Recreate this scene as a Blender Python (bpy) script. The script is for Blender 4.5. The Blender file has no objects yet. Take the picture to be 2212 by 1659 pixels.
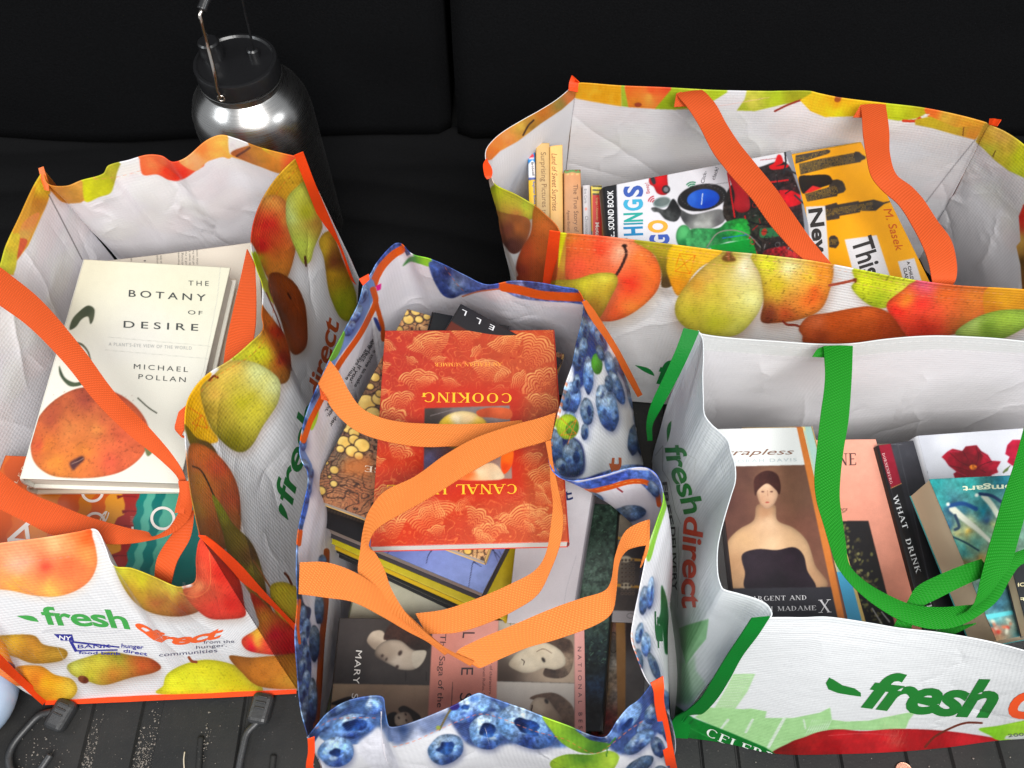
import bpy, bmesh, math, random
import numpy as np
from math import radians, sin, cos, pi
from mathutils import Vector
from mathutils.bvhtree import BVHTree

random.seed(7)
RNG = np.random.default_rng(7)
SC = bpy.context.scene
COL = SC.collection

# ------------------------------------------------------------------ camera
CAM_H, PITCH = 1.0, radians(60)
FPX = 1106 / math.tan(radians(32.5))
cam = bpy.data.cameras.new('camera')
cam.sensor_width = 36
cam.lens = 18 / math.tan(radians(32.5))
cam.clip_start = 0.02
cam.clip_end = 50
cam_o = bpy.data.objects.new('camera', cam)
cam_o.location = (0, 0, CAM_H)
cam_o.rotation_euler = (radians(90) - PITCH, 0, 0)
COL.objects.link(cam_o)
SC.camera = cam_o

# ------------------------------------------------------------------ light
w = bpy.data.worlds.new('World')
SC.world = w
w.use_nodes = True
w.node_tree.nodes['Background'].inputs[0].default_value = (0.92, 0.96, 1.0, 1)
w.node_tree.nodes['Background'].inputs[1].default_value = 0.43


def area(name, loc, target, sx, sy, power, color=(1, 1, 1)):
    l = bpy.data.lights.new(name, 'AREA')
    l.shape = 'RECTANGLE'
    l.size, l.size_y = sx, sy
    l.energy = power
    l.color = color
    o = bpy.data.objects.new(name, l)
    o.location = loc
    d = Vector(target) - Vector(loc)
    o.rotation_euler = d.to_track_quat('-Z', 'Y').to_euler()
    COL.objects.link(o)
    return o


area('tailgate_daylight', (0.2, -0.80, 2.0), (0, 0.3, 0.1), 1.5, 1.0, 77, (1.0, 0.985, 0.96))
area('left_window_daylight', (-1.35, 0.35, 1.15), (0, 0.6, 0.2), 0.5, 0.35, 5, (0.92, 0.97, 1.0))
area('right_window_daylight', (1.45, 0.1, 1.2), (0, 0.6, 0.2), 0.5, 0.35, 6, (0.95, 0.98, 1.0))

SC.view_settings.view_transform = 'Standard'
SC.view_settings.look = 'None'
SC.view_settings.exposure = 0.0
SC.view_settings.gamma = 1.0


# ------------------------------------------------------------------ geometry helpers
def P(x, y, z):
    """point of the cargo space at height z seen in the direction (x, y) of the 2212 px wide photo"""
    a = (x - 1106) / FPX
    b = (829.5 - y) / FPX
    d = np.array([a, cos(PITCH) + b * sin(PITCH), -sin(PITCH) + b * cos(PITCH)])
    t = (z - CAM_H) / d[2]
    return np.array([t * d[0], t * d[1], z])


def Q(pts):
    """directions (x, y) of an array of points"""
    p = np.asarray(pts, float)
    z = p[:, 2] - CAM_H
    dep = p[:, 1] * cos(PITCH) - z * sin(PITCH)
    u = p[:, 1] * sin(PITCH) + z * cos(PITCH)
    dep = np.maximum(dep, 0.05)
    return np.stack([1106 + FPX * p[:, 0] / dep, 829.5 - FPX * u / dep], 1)


CAMP = np.array([0, 0, CAM_H])


def spline(pts, n, ch=None, keep=False):
    """n points evenly spaced along a centripetal-ish Catmull-Rom curve through pts"""
    p = np.asarray(pts, float)
    if len(p) == 2:
        t = np.linspace(0, 1, n)[:, None]
        return p[0] * (1 - t) + p[1] * t
    a = np.vstack([2 * p[0] - p[1], p, 2 * p[-1] - p[-2]])
    out = []
    K = 16
    tt = np.linspace(0, 1, K, endpoint=False)[:, None]
    for i in range(len(p) - 1):
        p0, p1, p2, p3 = a[i], a[i + 1], a[i + 2], a[i + 3]
        d1 = np.linalg.norm(p2 - p1) + 1e-9
        m1 = (p2 - p0) / (np.linalg.norm(p2 - p1) + np.linalg.norm(p1 - p0) + 1e-9) * d1
        m2 = (p3 - p1) / (np.linalg.norm(p3 - p2) + np.linalg.norm(p2 - p1) + 1e-9) * d1
        h = 2 * tt**3 - 3 * tt**2 + 1, tt**3 - 2 * tt**2 + tt, -2 * tt**3 + 3 * tt**2, tt**3 - tt**2
        out.append(h[0] * p1 + h[1] * m1 + h[2] * p2 + h[3] * m2)
    out.append(p[-1:])
    c = np.vstack(out)
    s = np.concatenate([[0], np.cumsum(np.linalg.norm(np.diff(c, axis=0), axis=1))])
    q = np.linspace(0, s[-1], n)
    return np.stack([np.interp(q, s, c[:, k]) for k in range(c.shape[1])], 1)


def vnoise(h, w_, cell, seed=0, octaves=3, gain=.5):
    r = np.random.default_rng(seed)
    out = np.zeros((h, w_))
    amp, tot = 1., 0.
    for o in range(octaves):
        c = max(cell / 2**o, 1.5)
        gh, gw = int(h / c) + 3, int(w_ / c) + 3
        g = r.random((gh, gw))
        yy, xx = np.arange(h) / c, np.arange(w_) / c
        yi, xi = yy.astype(int), xx.astype(int)
        fy, fx = (yy - yi)[:, None], (xx - xi)[None, :]
        fy, fx = fy * fy * (3 - 2 * fy), fx * fx * (3 - 2 * fx)
        A, B = g[yi][:, xi], g[yi][:, xi + 1]
        C_, D = g[yi + 1][:, xi], g[yi + 1][:, xi + 1]
        out += amp * ((A * (1 - fx) + B * fx) * (1 - fy) + (C_ * (1 - fx) + D * fx) * fy)
        tot += amp
        amp *= gain
    return out / tot - .5


def lin(c):
    c = np.clip(np.asarray(c, float), 0, 1)
    return np.where(c <= .04045, c / 12.92, ((c + .055) / 1.055)**2.4)


def C255(*c):
    return tuple(float(v) for v in lin(np.array(c) / 255.))


# ------------------------------------------------------------------ printed artwork (numpy canvases stored as vertex colours)
def crv(pts, n=None):
    p = np.array([q[:2] for q in pts], float)
    p = np.vstack([p, p[:1]])
    a = np.vstack([p[-2], p, p[1]])
    out = []
    tt = np.linspace(0, 1, 7, endpoint=False)[:, None]
    for i in range(1, len(a) - 2):
        p0, p1, p2, p3 = a[i - 1], a[i], a[i + 1], a[i + 2]
        out.append(.5 * (2 * p1 + (p2 - p0) * tt + (2 * p0 - 5 * p1 + 4 * p2 - p3) * tt**2 + (3 * p1 - p0 - 3 * p2 + p3) * tt**3))
    return np.vstack(out)


def blurm(m, r):
    if r <= 0.3:
        return m
    k = int(math.ceil(r * 2.2))
    x = np.arange(-k, k + 1)
    g = np.exp(-x**2 / (2. * r * r))
    g /= g.sum()
    for ax in (0, 1):
        pad = [(0, 0), (0, 0)]
        pad[ax] = (k, k)
        q = np.pad(m, pad, mode='edge')
        o = np.zeros_like(m)
        L = m.shape[ax]
        for i, gv in enumerate(g):
            o += gv * (q[i:i + L] if ax == 0 else q[:, i:i + L])
        m = o
    return m


class Cv:
    """a canvas: a sheet of artwork in sRGB"""

    def __init__(s, x0, y0, x1, y1, col=(240, 240, 242), seed=1):
        s.x0, s.y0 = int(x0), int(y0)
        s.w, s.h = int(x1 - x0), int(y1 - y0)
        s.a = np.ones((s.h, s.w, 3)) * np.array(col) / 255.
        s.seed = seed

    def _box(s, pts, pad):
        p = np.asarray(pts, float)
        a = max(int(p[:, 0].min() - pad) - s.x0, 0)
        b = min(int(p[:, 0].max() + pad) + 2 - s.x0, s.w)
        c = max(int(p[:, 1].min() - pad) - s.y0, 0)
        d = min(int(p[:, 1].max() + pad) + 2 - s.y0, s.h)
        return (a, b, c, d) if b > a and d > c else None

    def mask(s, pts, blur=.6, smooth=False):
        p = crv(pts) if smooth else np.asarray(pts, float)
        bx = s._box(p, blur * 3 + 2)
        if bx is None:
            return None
        a, b, c, d = bx
        xs = np.arange(a, b) + s.x0
        m = np.zeros((d - c, b - a))
        for sub in (0.25, 0.75):
            for r, yv in enumerate(np.arange(c, d) + s.y0 + sub - .5):
                p1, p2 = p, np.roll(p, -1, 0)
                k = (p1[:, 1] > yv) != (p2[:, 1] > yv)
                if not k.any():
                    continue
                xi = np.sort((p2[k, 0] - p1[k, 0]) * (yv - p1[k, 1]) / (p2[k, 1] - p1[k, 1]) + p1[k, 0])
                for u in range(0, len(xi) - 1, 2):
                    m[r] += .5 * np.clip(np.minimum(xs + .5, xi[u + 1]) - np.maximum(xs - .5, xi[u]), 0, 1)
        return blurm(m, blur), bx

    def put(s, m, bx, col, alpha=1.):
        a, b, c, d = bx
        t = s.a[c:d, a:b]
        col = np.asarray(col, float)
        m = (m * alpha)[..., None]
        t *= 1 - m
        t += m * col

    def grid(s, bx):
        a, b, c, d = bx
        return np.meshgrid(np.arange(a, b) + s.x0, np.arange(c, d) + s.y0)

    def poly(s, pts, col, blur=.6, smooth=False, alpha=1., noise=0., cell=12):
        r = s.mask(pts, blur, smooth)
        if r is None:
            return s
        m, bx = r
        c = np.array(col) / 255.
        if noise:
            s.seed += 1
            n = vnoise(*m.shape, cell, s.seed)
            c = np.clip(c + n[..., None] * noise * 2, 0, 1)
        s.put(m, bx, c, alpha)
        return s

    def grad(s, pts, seeds, blur=.7, smooth=True, noise=.05, cell=14, edge=0., er=10, speck=0., alpha=1., shadow=None, pw=2.):
        if shadow:
            dx, dy, br, al, sc_ = shadow
            q = [(p_[0] + dx, p_[1] + dy) for p_ in pts]
            r = s.mask(q, br, smooth)
            if r:
                s.put(r[0], r[1], np.array(sc_) / 255., al)
        r = s.mask(pts, blur, smooth)
        if r is None:
            return s
        m, bx = r
        X, Y = s.grid(bx)
        num, den = np.zeros(m.shape + (3,)), np.zeros(m.shape)
        s.seed += 1
        wx = vnoise(*m.shape, 40, s.seed) * 30
        wy = vnoise(*m.shape, 40, s.seed + 99) * 30
        for sd in seeds:
            x, y, col = sd[:3]
            rr = sd[3] if len(sd) > 3 else 1.
            k = rr / (((X + wx - x)**2 + (Y + wy - y)**2)**(pw / 2) + 20.)
            num += k[..., None] * (np.array(col) / 255.)
            den += k
        c = num / den[..., None]
        if noise:
            c = c * (1 + (vnoise(*m.shape, cell, s.seed + 5, 4, .65) * noise * 3)[..., None])
        if speck:
            n = vnoise(*m.shape, 3.0, s.seed + 8, 2)
            c = c * (1 - np.clip(n - .14, 0, 1)[..., None] * speck * 1.7)
        if edge:
            e = 1 - blurm(m, er)
            c = c * (1 - edge * np.clip(e * 2, 0, 1)[..., None])
        s.put(m, bx, np.clip(c, 0, 1), alpha)
        return s

    def line(s, pts, wd, col, smooth=True, alpha=1., soft=.7, taper=0):
        p = np.asarray(pts, float)
        if smooth and len(p) > 2:
            p = spline(p, max(8, len(p) * 6))
        bx = s._box(p, wd + 2)
        if bx is None:
            return s
        X, Y = s.grid(bx)
        D = np.full(X.shape, 1e9)
        n = len(p) - 1
        for i in range(n):
            a, b = p[i], p[i + 1]
            ab = b - a
            L = (ab**2).sum() + 1e-9
            t = np.clip(((X - a[0]) * ab[0] + (Y - a[1]) * ab[1]) / L, 0, 1)
            d = np.hypot(X - a[0] - t * ab[0], Y - a[1] - t * ab[1])
            if taper:
                d = d + wd / 2 * taper * ((i + t) / n)
            D = np.minimum(D, d)
        m = np.clip((wd / 2 - D) / soft + .5, 0, 1)
        s.put(m, bx, np.array(col) / 255., alpha)
        return s

    def dash(s, pts, wd, col, on=9, off=5, alpha=.9):
        p = np.asarray(pts, float)
        L = np.linalg.norm(np.diff(p, axis=0), axis=1).sum()
        n = max(int(L / (on + off)), 1)
        q = spline(p, n * 4 + 1)
        for i in range(n):
            s.line([q[i * 4], q[i * 4 + 2]], wd, col, False, alpha)
        return s

    def ell(s, cx, cy, rx, ry, ang=0, n=24):
        t = np.linspace(0, 2 * pi, n, endpoint=False)
        c, d = cos(radians(ang)), sin(radians(ang))
        return [(cx + rx * cos(u) * c - ry * sin(u) * d, cy + rx * cos(u) * d + ry * sin(u) * c) for u in t]

    def at(s, xy):
        x = np.clip(xy[:, 0] - s.x0, 0, s.w - 1.001)
        y = np.clip(xy[:, 1] - s.y0, 0, s.h - 1.001)
        xi, yi = x.astype(int), y.astype(int)
        fx, fy = (x - xi)[:, None], (y - yi)[:, None]
        xj, yj = np.minimum(xi + 1, s.w - 1), np.minimum(yi + 1, s.h - 1)
        a = s.a
        v = (a[yi, xi] * (1 - fx) + a[yi, xj] * fx) * (1 - fy) + (a[yj, xi] * (1 - fx) + a[yj, xj] * fx) * fy
        l = v.mean(1, keepdims=True)
        return lin(np.clip(l + (v - l) * 1.14, 0, 1))


def hole(c, cx, cy, rx, ry, ang, seed=0):
    r = random.Random(seed)
    e = radians(ang)
    pts = []
    for k in range(11):
        a, q = 2 * pi * k / 11, r.uniform(.7, 1.15)
        u, v = rx * q * cos(a), ry * q * sin(a)
        pts.append((cx + u * cos(e) - v * sin(e), cy + u * sin(e) + v * cos(e)))
    c.grad(pts, [(cx - rx * .4, cy, (16, 28, 66)), (cx + rx * .3, cy - ry * .3, (40, 74, 150)), (cx + rx * .2, cy + ry * .5, (70, 120, 190)), (cx, cy - ry, (12, 20, 50))], blur=1, noise=.3, cell=6)


def plum(c, cx, cy, rx, ry, ang, seed=0, dark=0.):
    """one bluish plum, pale bloom over dark skin"""
    r = random.Random(seed + int(cx * 3 + cy))
    pts = c.ell(cx, cy, rx, ry, ang, 12)
    pts = [(x + r.uniform(-1, 1) * rx * .05, y + r.uniform(-1, 1) * ry * .05) for x, y in pts]
    k = 1 - dark
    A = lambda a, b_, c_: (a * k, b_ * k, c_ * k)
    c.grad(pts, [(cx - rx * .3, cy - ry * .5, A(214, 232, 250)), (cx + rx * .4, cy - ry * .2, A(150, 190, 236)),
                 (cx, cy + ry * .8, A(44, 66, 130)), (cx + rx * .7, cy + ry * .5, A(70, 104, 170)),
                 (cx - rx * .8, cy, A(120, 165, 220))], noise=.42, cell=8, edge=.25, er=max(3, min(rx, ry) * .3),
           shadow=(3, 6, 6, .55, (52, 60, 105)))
    for _ in range(5):
        u, v = r.uniform(-.6, .5), r.uniform(-.6, .4)
        e = radians(ang)
        X, Y = cx + rx * u * cos(e) - ry * v * sin(e), cy + rx * u * sin(e) + ry * v * cos(e)
        c.grad(c.ell(X, Y, rx * r.uniform(.12, .3), ry * r.uniform(.1, .2), ang + r.uniform(-30, 30), 8), [(X, Y, A(*r.choice([(206, 226, 250), (170, 200, 240), (40, 60, 120), (70, 110, 180)])))], blur=1.8, noise=.3, cell=5, alpha=.7)
    if r.random() < .42:
        a = radians(ang)
        dx, dy = cos(a) * rx * .35, sin(a) * rx * .35
        c.grad(c.ell(cx + dx, cy + dy, rx * .34, ry * r.uniform(.3, .5), ang, 10), [(cx + dx - 3, cy + dy + 3, A(24, 36, 84)), (cx + dx + 6, cy + dy - 6, A(60, 98, 170))],
               blur=1.2, noise=.3, cell=6)


def pear(c, pts, seeds, stem=None, speck=.35, edge=.2, er=9, shadow=(4, 9, 9, .45, (150, 120, 100)), noise=.045, cell=16):
    seeds = [(x[0], x[1], tuple(min(255, v * 1.1 + 6) for v in x[2])) for x in seeds]
    c.grad(pts, seeds, noise=noise, cell=cell, edge=edge, er=er, speck=speck, shadow=shadow)
    if stem:
        c.line(stem, 5, (92, 52, 34), alpha=.95)


def generic_print(kind, n=700, seed=3):
    """all-over artwork for the sides that face away"""
    c = Cv(0, 0, n, n, (238, 238, 240), seed)
    r = random.Random(seed)
    if kind == 'plum':
        for i in range(70):
            plum(c, r.uniform(0, n), r.uniform(0, n * .5) if r.random() < .8 else r.uniform(0, n), r.uniform(30, 46), r.uniform(20, 28), r.uniform(0, 180), i)
    elif kind == 'pear':
        pal = [((205, 205, 60), (225, 120, 50)), ((214, 96, 52), (196, 44, 34)), ((222, 170, 50), (200, 120, 40)), ((150, 82, 30), (120, 60, 24)), ((190, 205, 90), (220, 220, 150))]
        for i in range(40):
            x, y = r.uniform(0, n), (r.uniform(0, n * .45) if r.random() < .75 else r.uniform(n * .7, n))
            a, b = r.choice(pal)
            t = r.uniform(0, 360)
            R = r.uniform(45, 70)
            pts = [(x + cos(radians(t + k * 45)) * R * (1.5 if k == 0 else .9), y + sin(radians(t + k * 45)) * R * (1.5 if k == 0 else .9)) for k in range(8)]
            pear(c, pts, [(x - 20, y - 20, a), (x + 25, y + 25, b)])
    else:
        for i in range(12):
            x = i * n / 12
            h = r.uniform(60, 220)
            c.poly([(x, n), (x, n - h), (x + 45, n - h), (x + 45, n)], (178, 214, 166))
    return c


# ------------------------------------------------------------------ materials
def nt(name):
    m = bpy.data.materials.new(name)
    m.use_nodes = True
    return m, m.node_tree, m.node_tree.nodes, m.node_tree.links, m.node_tree.nodes['Principled BSDF']


def plain(name, col, rough=.6, metal=0, bump=0, bscale=60, coat=0, var=0, spec=.5, aniso=0):
    m, t, N, L, b = nt(name)
    b.inputs['Base Color'].default_value = (*col, 1)
    b.inputs['Roughness'].default_value = rough
    b.inputs['Metallic'].default_value = metal
    b.inputs['Coat Weight'].default_value = coat
    b.inputs['Specular IOR Level'].default_value = spec
    tc = N.new('ShaderNodeTexCoord')
    ns = N.new('ShaderNodeTexNoise')
    ns.inputs['Scale'].default_value = bscale
    ns.inputs['Detail'].default_value = 6
    L.new(tc.outputs['Object'], ns.inputs['Vector'])
    if bump:
        bp = N.new('ShaderNodeBump')
        bp.inputs['Strength'].default_value = bump
        bp.inputs['Distance'].default_value = .002
        L.new(ns.outputs['Fac'], bp.inputs['Height'])
        L.new(bp.outputs['Normal'], b.inputs['Normal'])
    if var:
        mx = N.new('ShaderNodeMixRGB')
        mx.inputs['Color1'].default_value = (*[c * (1 - var) for c in col], 1)
        mx.inputs['Color2'].default_value = (*[min(c * (1 + var), 1) for c in col], 1)
        L.new(ns.outputs['Fac'], mx.inputs['Fac'])
        L.new(mx.outputs['Color'], b.inputs['Base Color'])
    return m


def attr_mat(name, attr, rough=.5, weave=0, coat=0., transl=0., spec=.5, paper=0.):
    """printed material: colours from a vertex attribute, woven or papery relief from the UV map (metres)"""
    m, t, N, L, b = nt(name)
    a = N.new('ShaderNodeAttribute')
    a.attribute_name = attr
    b.inputs['Roughness'].default_value = rough
    b.inputs['Coat Weight'].default_value = coat
    b.inputs['Coat Roughness'].default_value = .25
    b.inputs['Specular IOR Level'].default_value = spec
    uv = N.new('ShaderNodeUVMap')
    ns = N.new('ShaderNodeTexNoise')
    ns.inputs['Scale'].default_value = 900
    ns.inputs['Detail'].default_value = 3
    L.new(uv.outputs['UV'], ns.inputs['Vector'])
    mr = N.new('ShaderNodeMapRange')
    mr.inputs['From Min'].default_value = .3
    mr.inputs['From Max'].default_value = .7
    mr.inputs['To Min'].default_value = .95
    mr.inputs['To Max'].default_value = 1.03
    L.new(ns.outputs['Fac'], mr.inputs['Value'])
    mul = N.new('ShaderNodeVectorMath')
    mul.operation = 'SCALE'
    L.new(a.outputs['Color'], mul.inputs[0])
    L.new(mr.outputs['Result'], mul.inputs['Scale'])
    L.new(mul.outputs['Vector'], b.inputs['Base Color'])
    bp = N.new('ShaderNodeBump')
    bp.inputs['Distance'].default_value = .0006
    if weave:
        # flat PP tapes woven over and under, about 2.2 mm wide
        ch = N.new('ShaderNodeTexWave')
        ch.wave_type = 'BANDS'
        ch.bands_direction = 'X'
        ch.inputs['Scale'].default_value = 72
        ch.inputs['Distortion'].default_value = .6
        ch.inputs['Detail'].default_value = 0
        c2 = N.new('ShaderNodeTexWave')
        c2.wave_type = 'BANDS'
        c2.bands_direction = 'Y'
        c2.inputs['Scale'].default_value = 72
        c2.inputs['Distortion'].default_value = .6
        c2.inputs['Detail'].default_value = 0
        L.new(uv.outputs['UV'], ch.inputs['Vector'])
        L.new(uv.outputs['UV'], c2.inputs['Vector'])
        ad = N.new('ShaderNodeMath')
        ad.operation = 'ADD'
        L.new(ch.outputs['Fac'], ad.inputs[0])
        L.new(c2.outputs['Fac'], ad.inputs[1])
        # crumples in the laminate
        n2 = N.new('ShaderNodeTexNoise')
        n2.inputs['Scale'].default_value = 38
        n2.inputs['Detail'].default_value = 5
        n2.inputs['Roughness'].default_value = .6
        L.new(uv.outputs['UV'], n2.inputs['Vector'])
        m2 = N.new('ShaderNodeMath')
        m2.operation = 'MULTIPLY_ADD'
        L.new(n2.outputs['Fac'], m2.inputs[0])
        m2.inputs[1].default_value = 7.0
        L.new(ad.outputs['Value'], m2.inputs[2])
        L.new(m2.outputs['Value'], bp.inputs['Height'])
        bp.inputs['Strength'].default_value = weave
    else:
        L.new(ns.outputs['Fac'], bp.inputs['Height'])
        bp.inputs['Strength'].default_value = .15 + paper
    L.new(bp.outputs['Normal'], b.inputs['Normal'])
    if transl:
        tr = N.new('ShaderNodeBsdfTranslucent')
        L.new(mul.outputs['Vector'], tr.inputs['Color'])
        mx = N.new('ShaderNodeMixShader')
        mx.inputs[0].default_value = transl
        L.new(b.outputs['BSDF'], mx.inputs[1])
        L.new(tr.outputs['BSDF'], mx.inputs[2])
        L.new(mx.outputs['Shader'], N['Material Output'].inputs['Surface'])
    return m


def strap_mat(name, col, dirs=1):
    """herringbone webbing"""
    m, t, N, L, b = nt(name)
    uv = N.new('ShaderNodeUVMap')
    mp = N.new('ShaderNodeMapping')
    mp.inputs['Rotation'].default_value = (0, 0, radians(32 * dirs))
    L.new(uv.outputs['UV'], mp.inputs['Vector'])
    wv = N.new('ShaderNodeTexWave')
    wv.inputs['Scale'].default_value = 190
    wv.inputs['Distortion'].default_value = .8
    L.new(mp.outputs['Vector'], wv.inputs['Vector'])
    w2 = N.new('ShaderNodeTexWave')
    w2.bands_direction = 'Y'
    w2.inputs['Scale'].default_value = 120
    w2.inputs['Distortion'].default_value = .5
    L.new(mp.outputs['Vector'], w2.inputs['Vector'])
    ad = N.new('ShaderNodeMath')
    ad.operation = 'MULTIPLY'
    L.new(wv.outputs['Fac'], ad.inputs[0])
    L.new(w2.outputs['Fac'], ad.inputs[1])
    mx = N.new('ShaderNodeMixRGB')
    mx.inputs['Color1'].default_value = (*[c * .74 for c in col], 1)
    mx.inputs['Color2'].default_value = (*[min(1, c * 1.12) for c in col], 1)
    L.new(ad.outputs['Value'], mx.inputs['Fac'])
    L.new(mx.outputs['Color'], b.inputs['Base Color'])
    b.inputs['Roughness'].default_value = .6
    b.inputs['Specular IOR Level'].default_value = .18
    bp = N.new('ShaderNodeBump')
    bp.inputs['Distance'].default_value = .0007
    bp.inputs['Strength'].default_value = .7
    L.new(ad.outputs['Value'], bp.inputs['Height'])
    L.new(bp.outputs['Normal'], b.inputs['Normal'])
    return m


M = {}
M['outer'] = attr_mat('woven_print', 'outer', .4, weave=.28, coat=.05, transl=.14, spec=.35)
M['inner'] = attr_mat('woven_lining', 'inner', .5, weave=.17, transl=.2, spec=.35)
M['ink'] = attr_mat('printed_ink', 'outer', .45)
M['gloss'] = attr_mat('glossy_cover', 'outer', .32, coat=.12, spec=.4)
M['matte'] = attr_mat('matte_cover', 'outer', .5)
M['orange_strap'] = strap_mat('orange_webbing', C255(214, 86, 36))
M['peach_strap'] = strap_mat('light_orange_webbing', C255(220, 124, 56))
M['green_strap'] = strap_mat('green_webbing', C255(20, 126, 22))
M['orange_bind'] = plain('orange_binding', C255(226, 66, 16), .55, bump=.3, bscale=500, var=.12, spec=.25)
M['rust_bind'] = plain('rust_binding', C255(206, 96, 30), .5, bump=.3, bscale=500, var=.12)
M['green_bind'] = plain('green_binding', C255(8, 104, 34), .55, bump=.3, bscale=500, var=.12, spec=.15)


def pages_mat():
    m, t, N, L, b = nt('page_edges')
    tc = N.new('ShaderNodeTexCoord')
    mp = N.new('ShaderNodeMapping')
    mp.inputs['Scale'].default_value = (6, 6, 1500)
    L.new(tc.outputs['UV'], mp.inputs['Vector'])
    ns = N.new('ShaderNodeTexNoise')
    ns.inputs['Scale'].default_value = 1
    ns.inputs['Detail'].default_value = 2
    L.new(mp.outputs['Vector'], ns.inputs['Vector'])
    mx = N.new('ShaderNodeMixRGB')
    mx.inputs['Color1'].default_value = (.42, .37, .30, 1)
    mx.inputs['Color2'].default_value = (.74, .69, .60, 1)
    L.new(ns.outputs['Fac'], mx.inputs['Fac'])
    a = N.new('ShaderNodeObjectInfo')
    ml = N.new('ShaderNodeMixRGB')
    ml.blend_type = 'MULTIPLY'
    ml.inputs['Fac'].default_value = 1
    L.new(mx.outputs['Color'], ml.inputs['Color1'])
    L.new(a.outputs['Color'], ml.inputs['Color2'])
    L.new(ml.outputs['Color'], b.inputs['Base Color'])
    b.inputs['Roughness'].default_value = .85
    return m


M['pages'] = pages_mat()


# ------------------------------------------------------------------ object helpers
def tag(o, label=None, cat=None, group=None, kind=None):
    if label:
        o['label'] = label
    if cat:
        o['category'] = cat
    if group:
        o['group'] = group
    if kind:
        o['kind'] = kind
    return o


def thing(name, loc, label, cat, group=None):
    o = bpy.data.objects.new(name, None)
    o.empty_display_size = .05
    o.location = loc
    COL.objects.link(o)
    return tag(o, label, cat, group)


def link(name, me, parent=None, mats=()):
    o = bpy.data.objects.new(name, me)
    for m in mats:
        me.materials.append(m)
    COL.objects.link(o)
    if parent is not None:
        o.parent = parent
        q = parent
        off = Vector((0, 0, 0))
        while q is not None:
            off += q.location
            q = q.parent
        me.transform(__import__('mathutils').Matrix.Translation(-off))
    return o


def grid_mesh(name, V, flip=False):
    """V: (nv, nu, 3) grid of points -> mesh with a UV map in metres"""
    nv, nu = V.shape[:2]
    me = bpy.data.meshes.new(name)
    i = np.arange(nv * nu).reshape(nv, nu)
    f = np.stack([i[:-1, :-1], i[:-1, 1:], i[1:, 1:], i[1:, :-1]], -1).reshape(-1, 4)
    if flip:
        f = f[:, ::-1]
    n = len(f)
    me.vertices.add(nv * nu)
    me.vertices.foreach_set('co', V.reshape(-1).astype(np.float32))
    me.loops.add(n * 4)
    me.loops.foreach_set('vertex_index', f.reshape(-1).astype(np.int32))
    me.polygons.add(n)
    me.polygons.foreach_set('loop_start', np.arange(0, n * 4, 4, dtype=np.int32))
    me.polygons.foreach_set('loop_total', np.full(n, 4, dtype=np.int32))
    me.polygons.foreach_set('use_smooth', np.ones(n, bool))
    U = np.concatenate([np.zeros((nv, 1)), np.cumsum(np.linalg.norm(np.diff(V, axis=1), axis=2), 1)], 1)
    W = np.concatenate([np.zeros((1, nu)), np.cumsum(np.linalg.norm(np.diff(V, axis=0), axis=2), 0)], 0)
    U = np.repeat(U.mean(0)[None], nv, 0)
    W = np.repeat(W.mean(1)[:, None], nu, 1)
    uv = np.stack([U, W], -1).reshape(-1, 2)
    l = me.uv_layers.new(name='UVMap')
    l.data.foreach_set('uv', uv[f.reshape(-1)].reshape(-1).astype(np.float32))
    me.update()
    me.validate()
    return me


def set_attr(me, name, cols):
    a = me.attributes.new(name, 'FLOAT_COLOR', 'POINT')
    c = np.ones((len(cols), 4), np.float32)
    c[:, :3] = cols
    a.data.foreach_set('color', c.reshape(-1))


def box_mesh(name, c, t_vec, bevel=0.):
    """c: four top corners (TL, TR, BR, BL), t_vec: vector to the underside"""
    c = np.asarray(c, float)
    v = np.vstack([c, c + t_vec])
    me = bpy.data.meshes.new(name)
    me.from_pydata([tuple(p) for p in v], [], [(3, 2, 1, 0), (4, 5, 6, 7), (0, 1, 5, 4), (1, 2, 6, 5), (2, 3, 7, 6), (3, 0, 4, 7)])
    bm = bmesh.new()
    bm.from_mesh(me)
    bmesh.ops.recalc_face_normals(bm, faces=bm.faces)
    if bevel:
        bmesh.ops.bevel(bm, geom=bm.edges[:], offset=bevel, segments=2, profile=.6, affect='EDGES')
    L = bm.loops.layers.uv.new('UVMap')
    tl = np.linalg.norm(t_vec)
    tn = t_vec / tl
    for f in bm.faces:
        for l in f.loops:
            p = np.array(l.vert.co) - c[0]
            l[L].uv = (p[0] + p[1], float(p @ tn))
    bm.to_mesh(me)
    bm.free()
    return me


def solid(o, th, off=-1, inner=False):
    m = o.modifiers.new('thickness', 'SOLIDIFY')
    m.thickness = th
    m.offset = off
    if inner:
        m.material_offset = 1
    return o


BVH = {}


def reg(o, V, f=None):
    nv, nu = V.shape[:2]
    i = np.arange(nv * nu).reshape(nv, nu)
    st = 1
    q = np.stack([i[:-1, :-1], i[:-1, 1:], i[1:, 1:], i[1:, :-1]], -1).reshape(-1, 4)
    BVH[o.name] = BVHTree.FromPolygons([tuple(p) for p in V.reshape(-1, 3)], [tuple(int(k) for k in r) for r in q])


# ------------------------------------------------------------------ lettering
INK = {}
_cap = [None]


def _font_mesh(s, space=1., bold=0., shear=0.):
    cu = bpy.data.curves.new('t', 'FONT')
    cu.body = s
    cu.space_character = space
    cu.offset = bold
    cu.shear = shear
    cu.resolution_u = 4
    o = bpy.data.objects.new('t', cu)
    COL.objects.link(o)
    dg = bpy.context.evaluated_depsgraph_get()
    me = bpy.data.meshes.new_from_object(o.evaluated_get(dg))
    bpy.data.objects.remove(o)
    bpy.data.curves.remove(cu)
    return me


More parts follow.
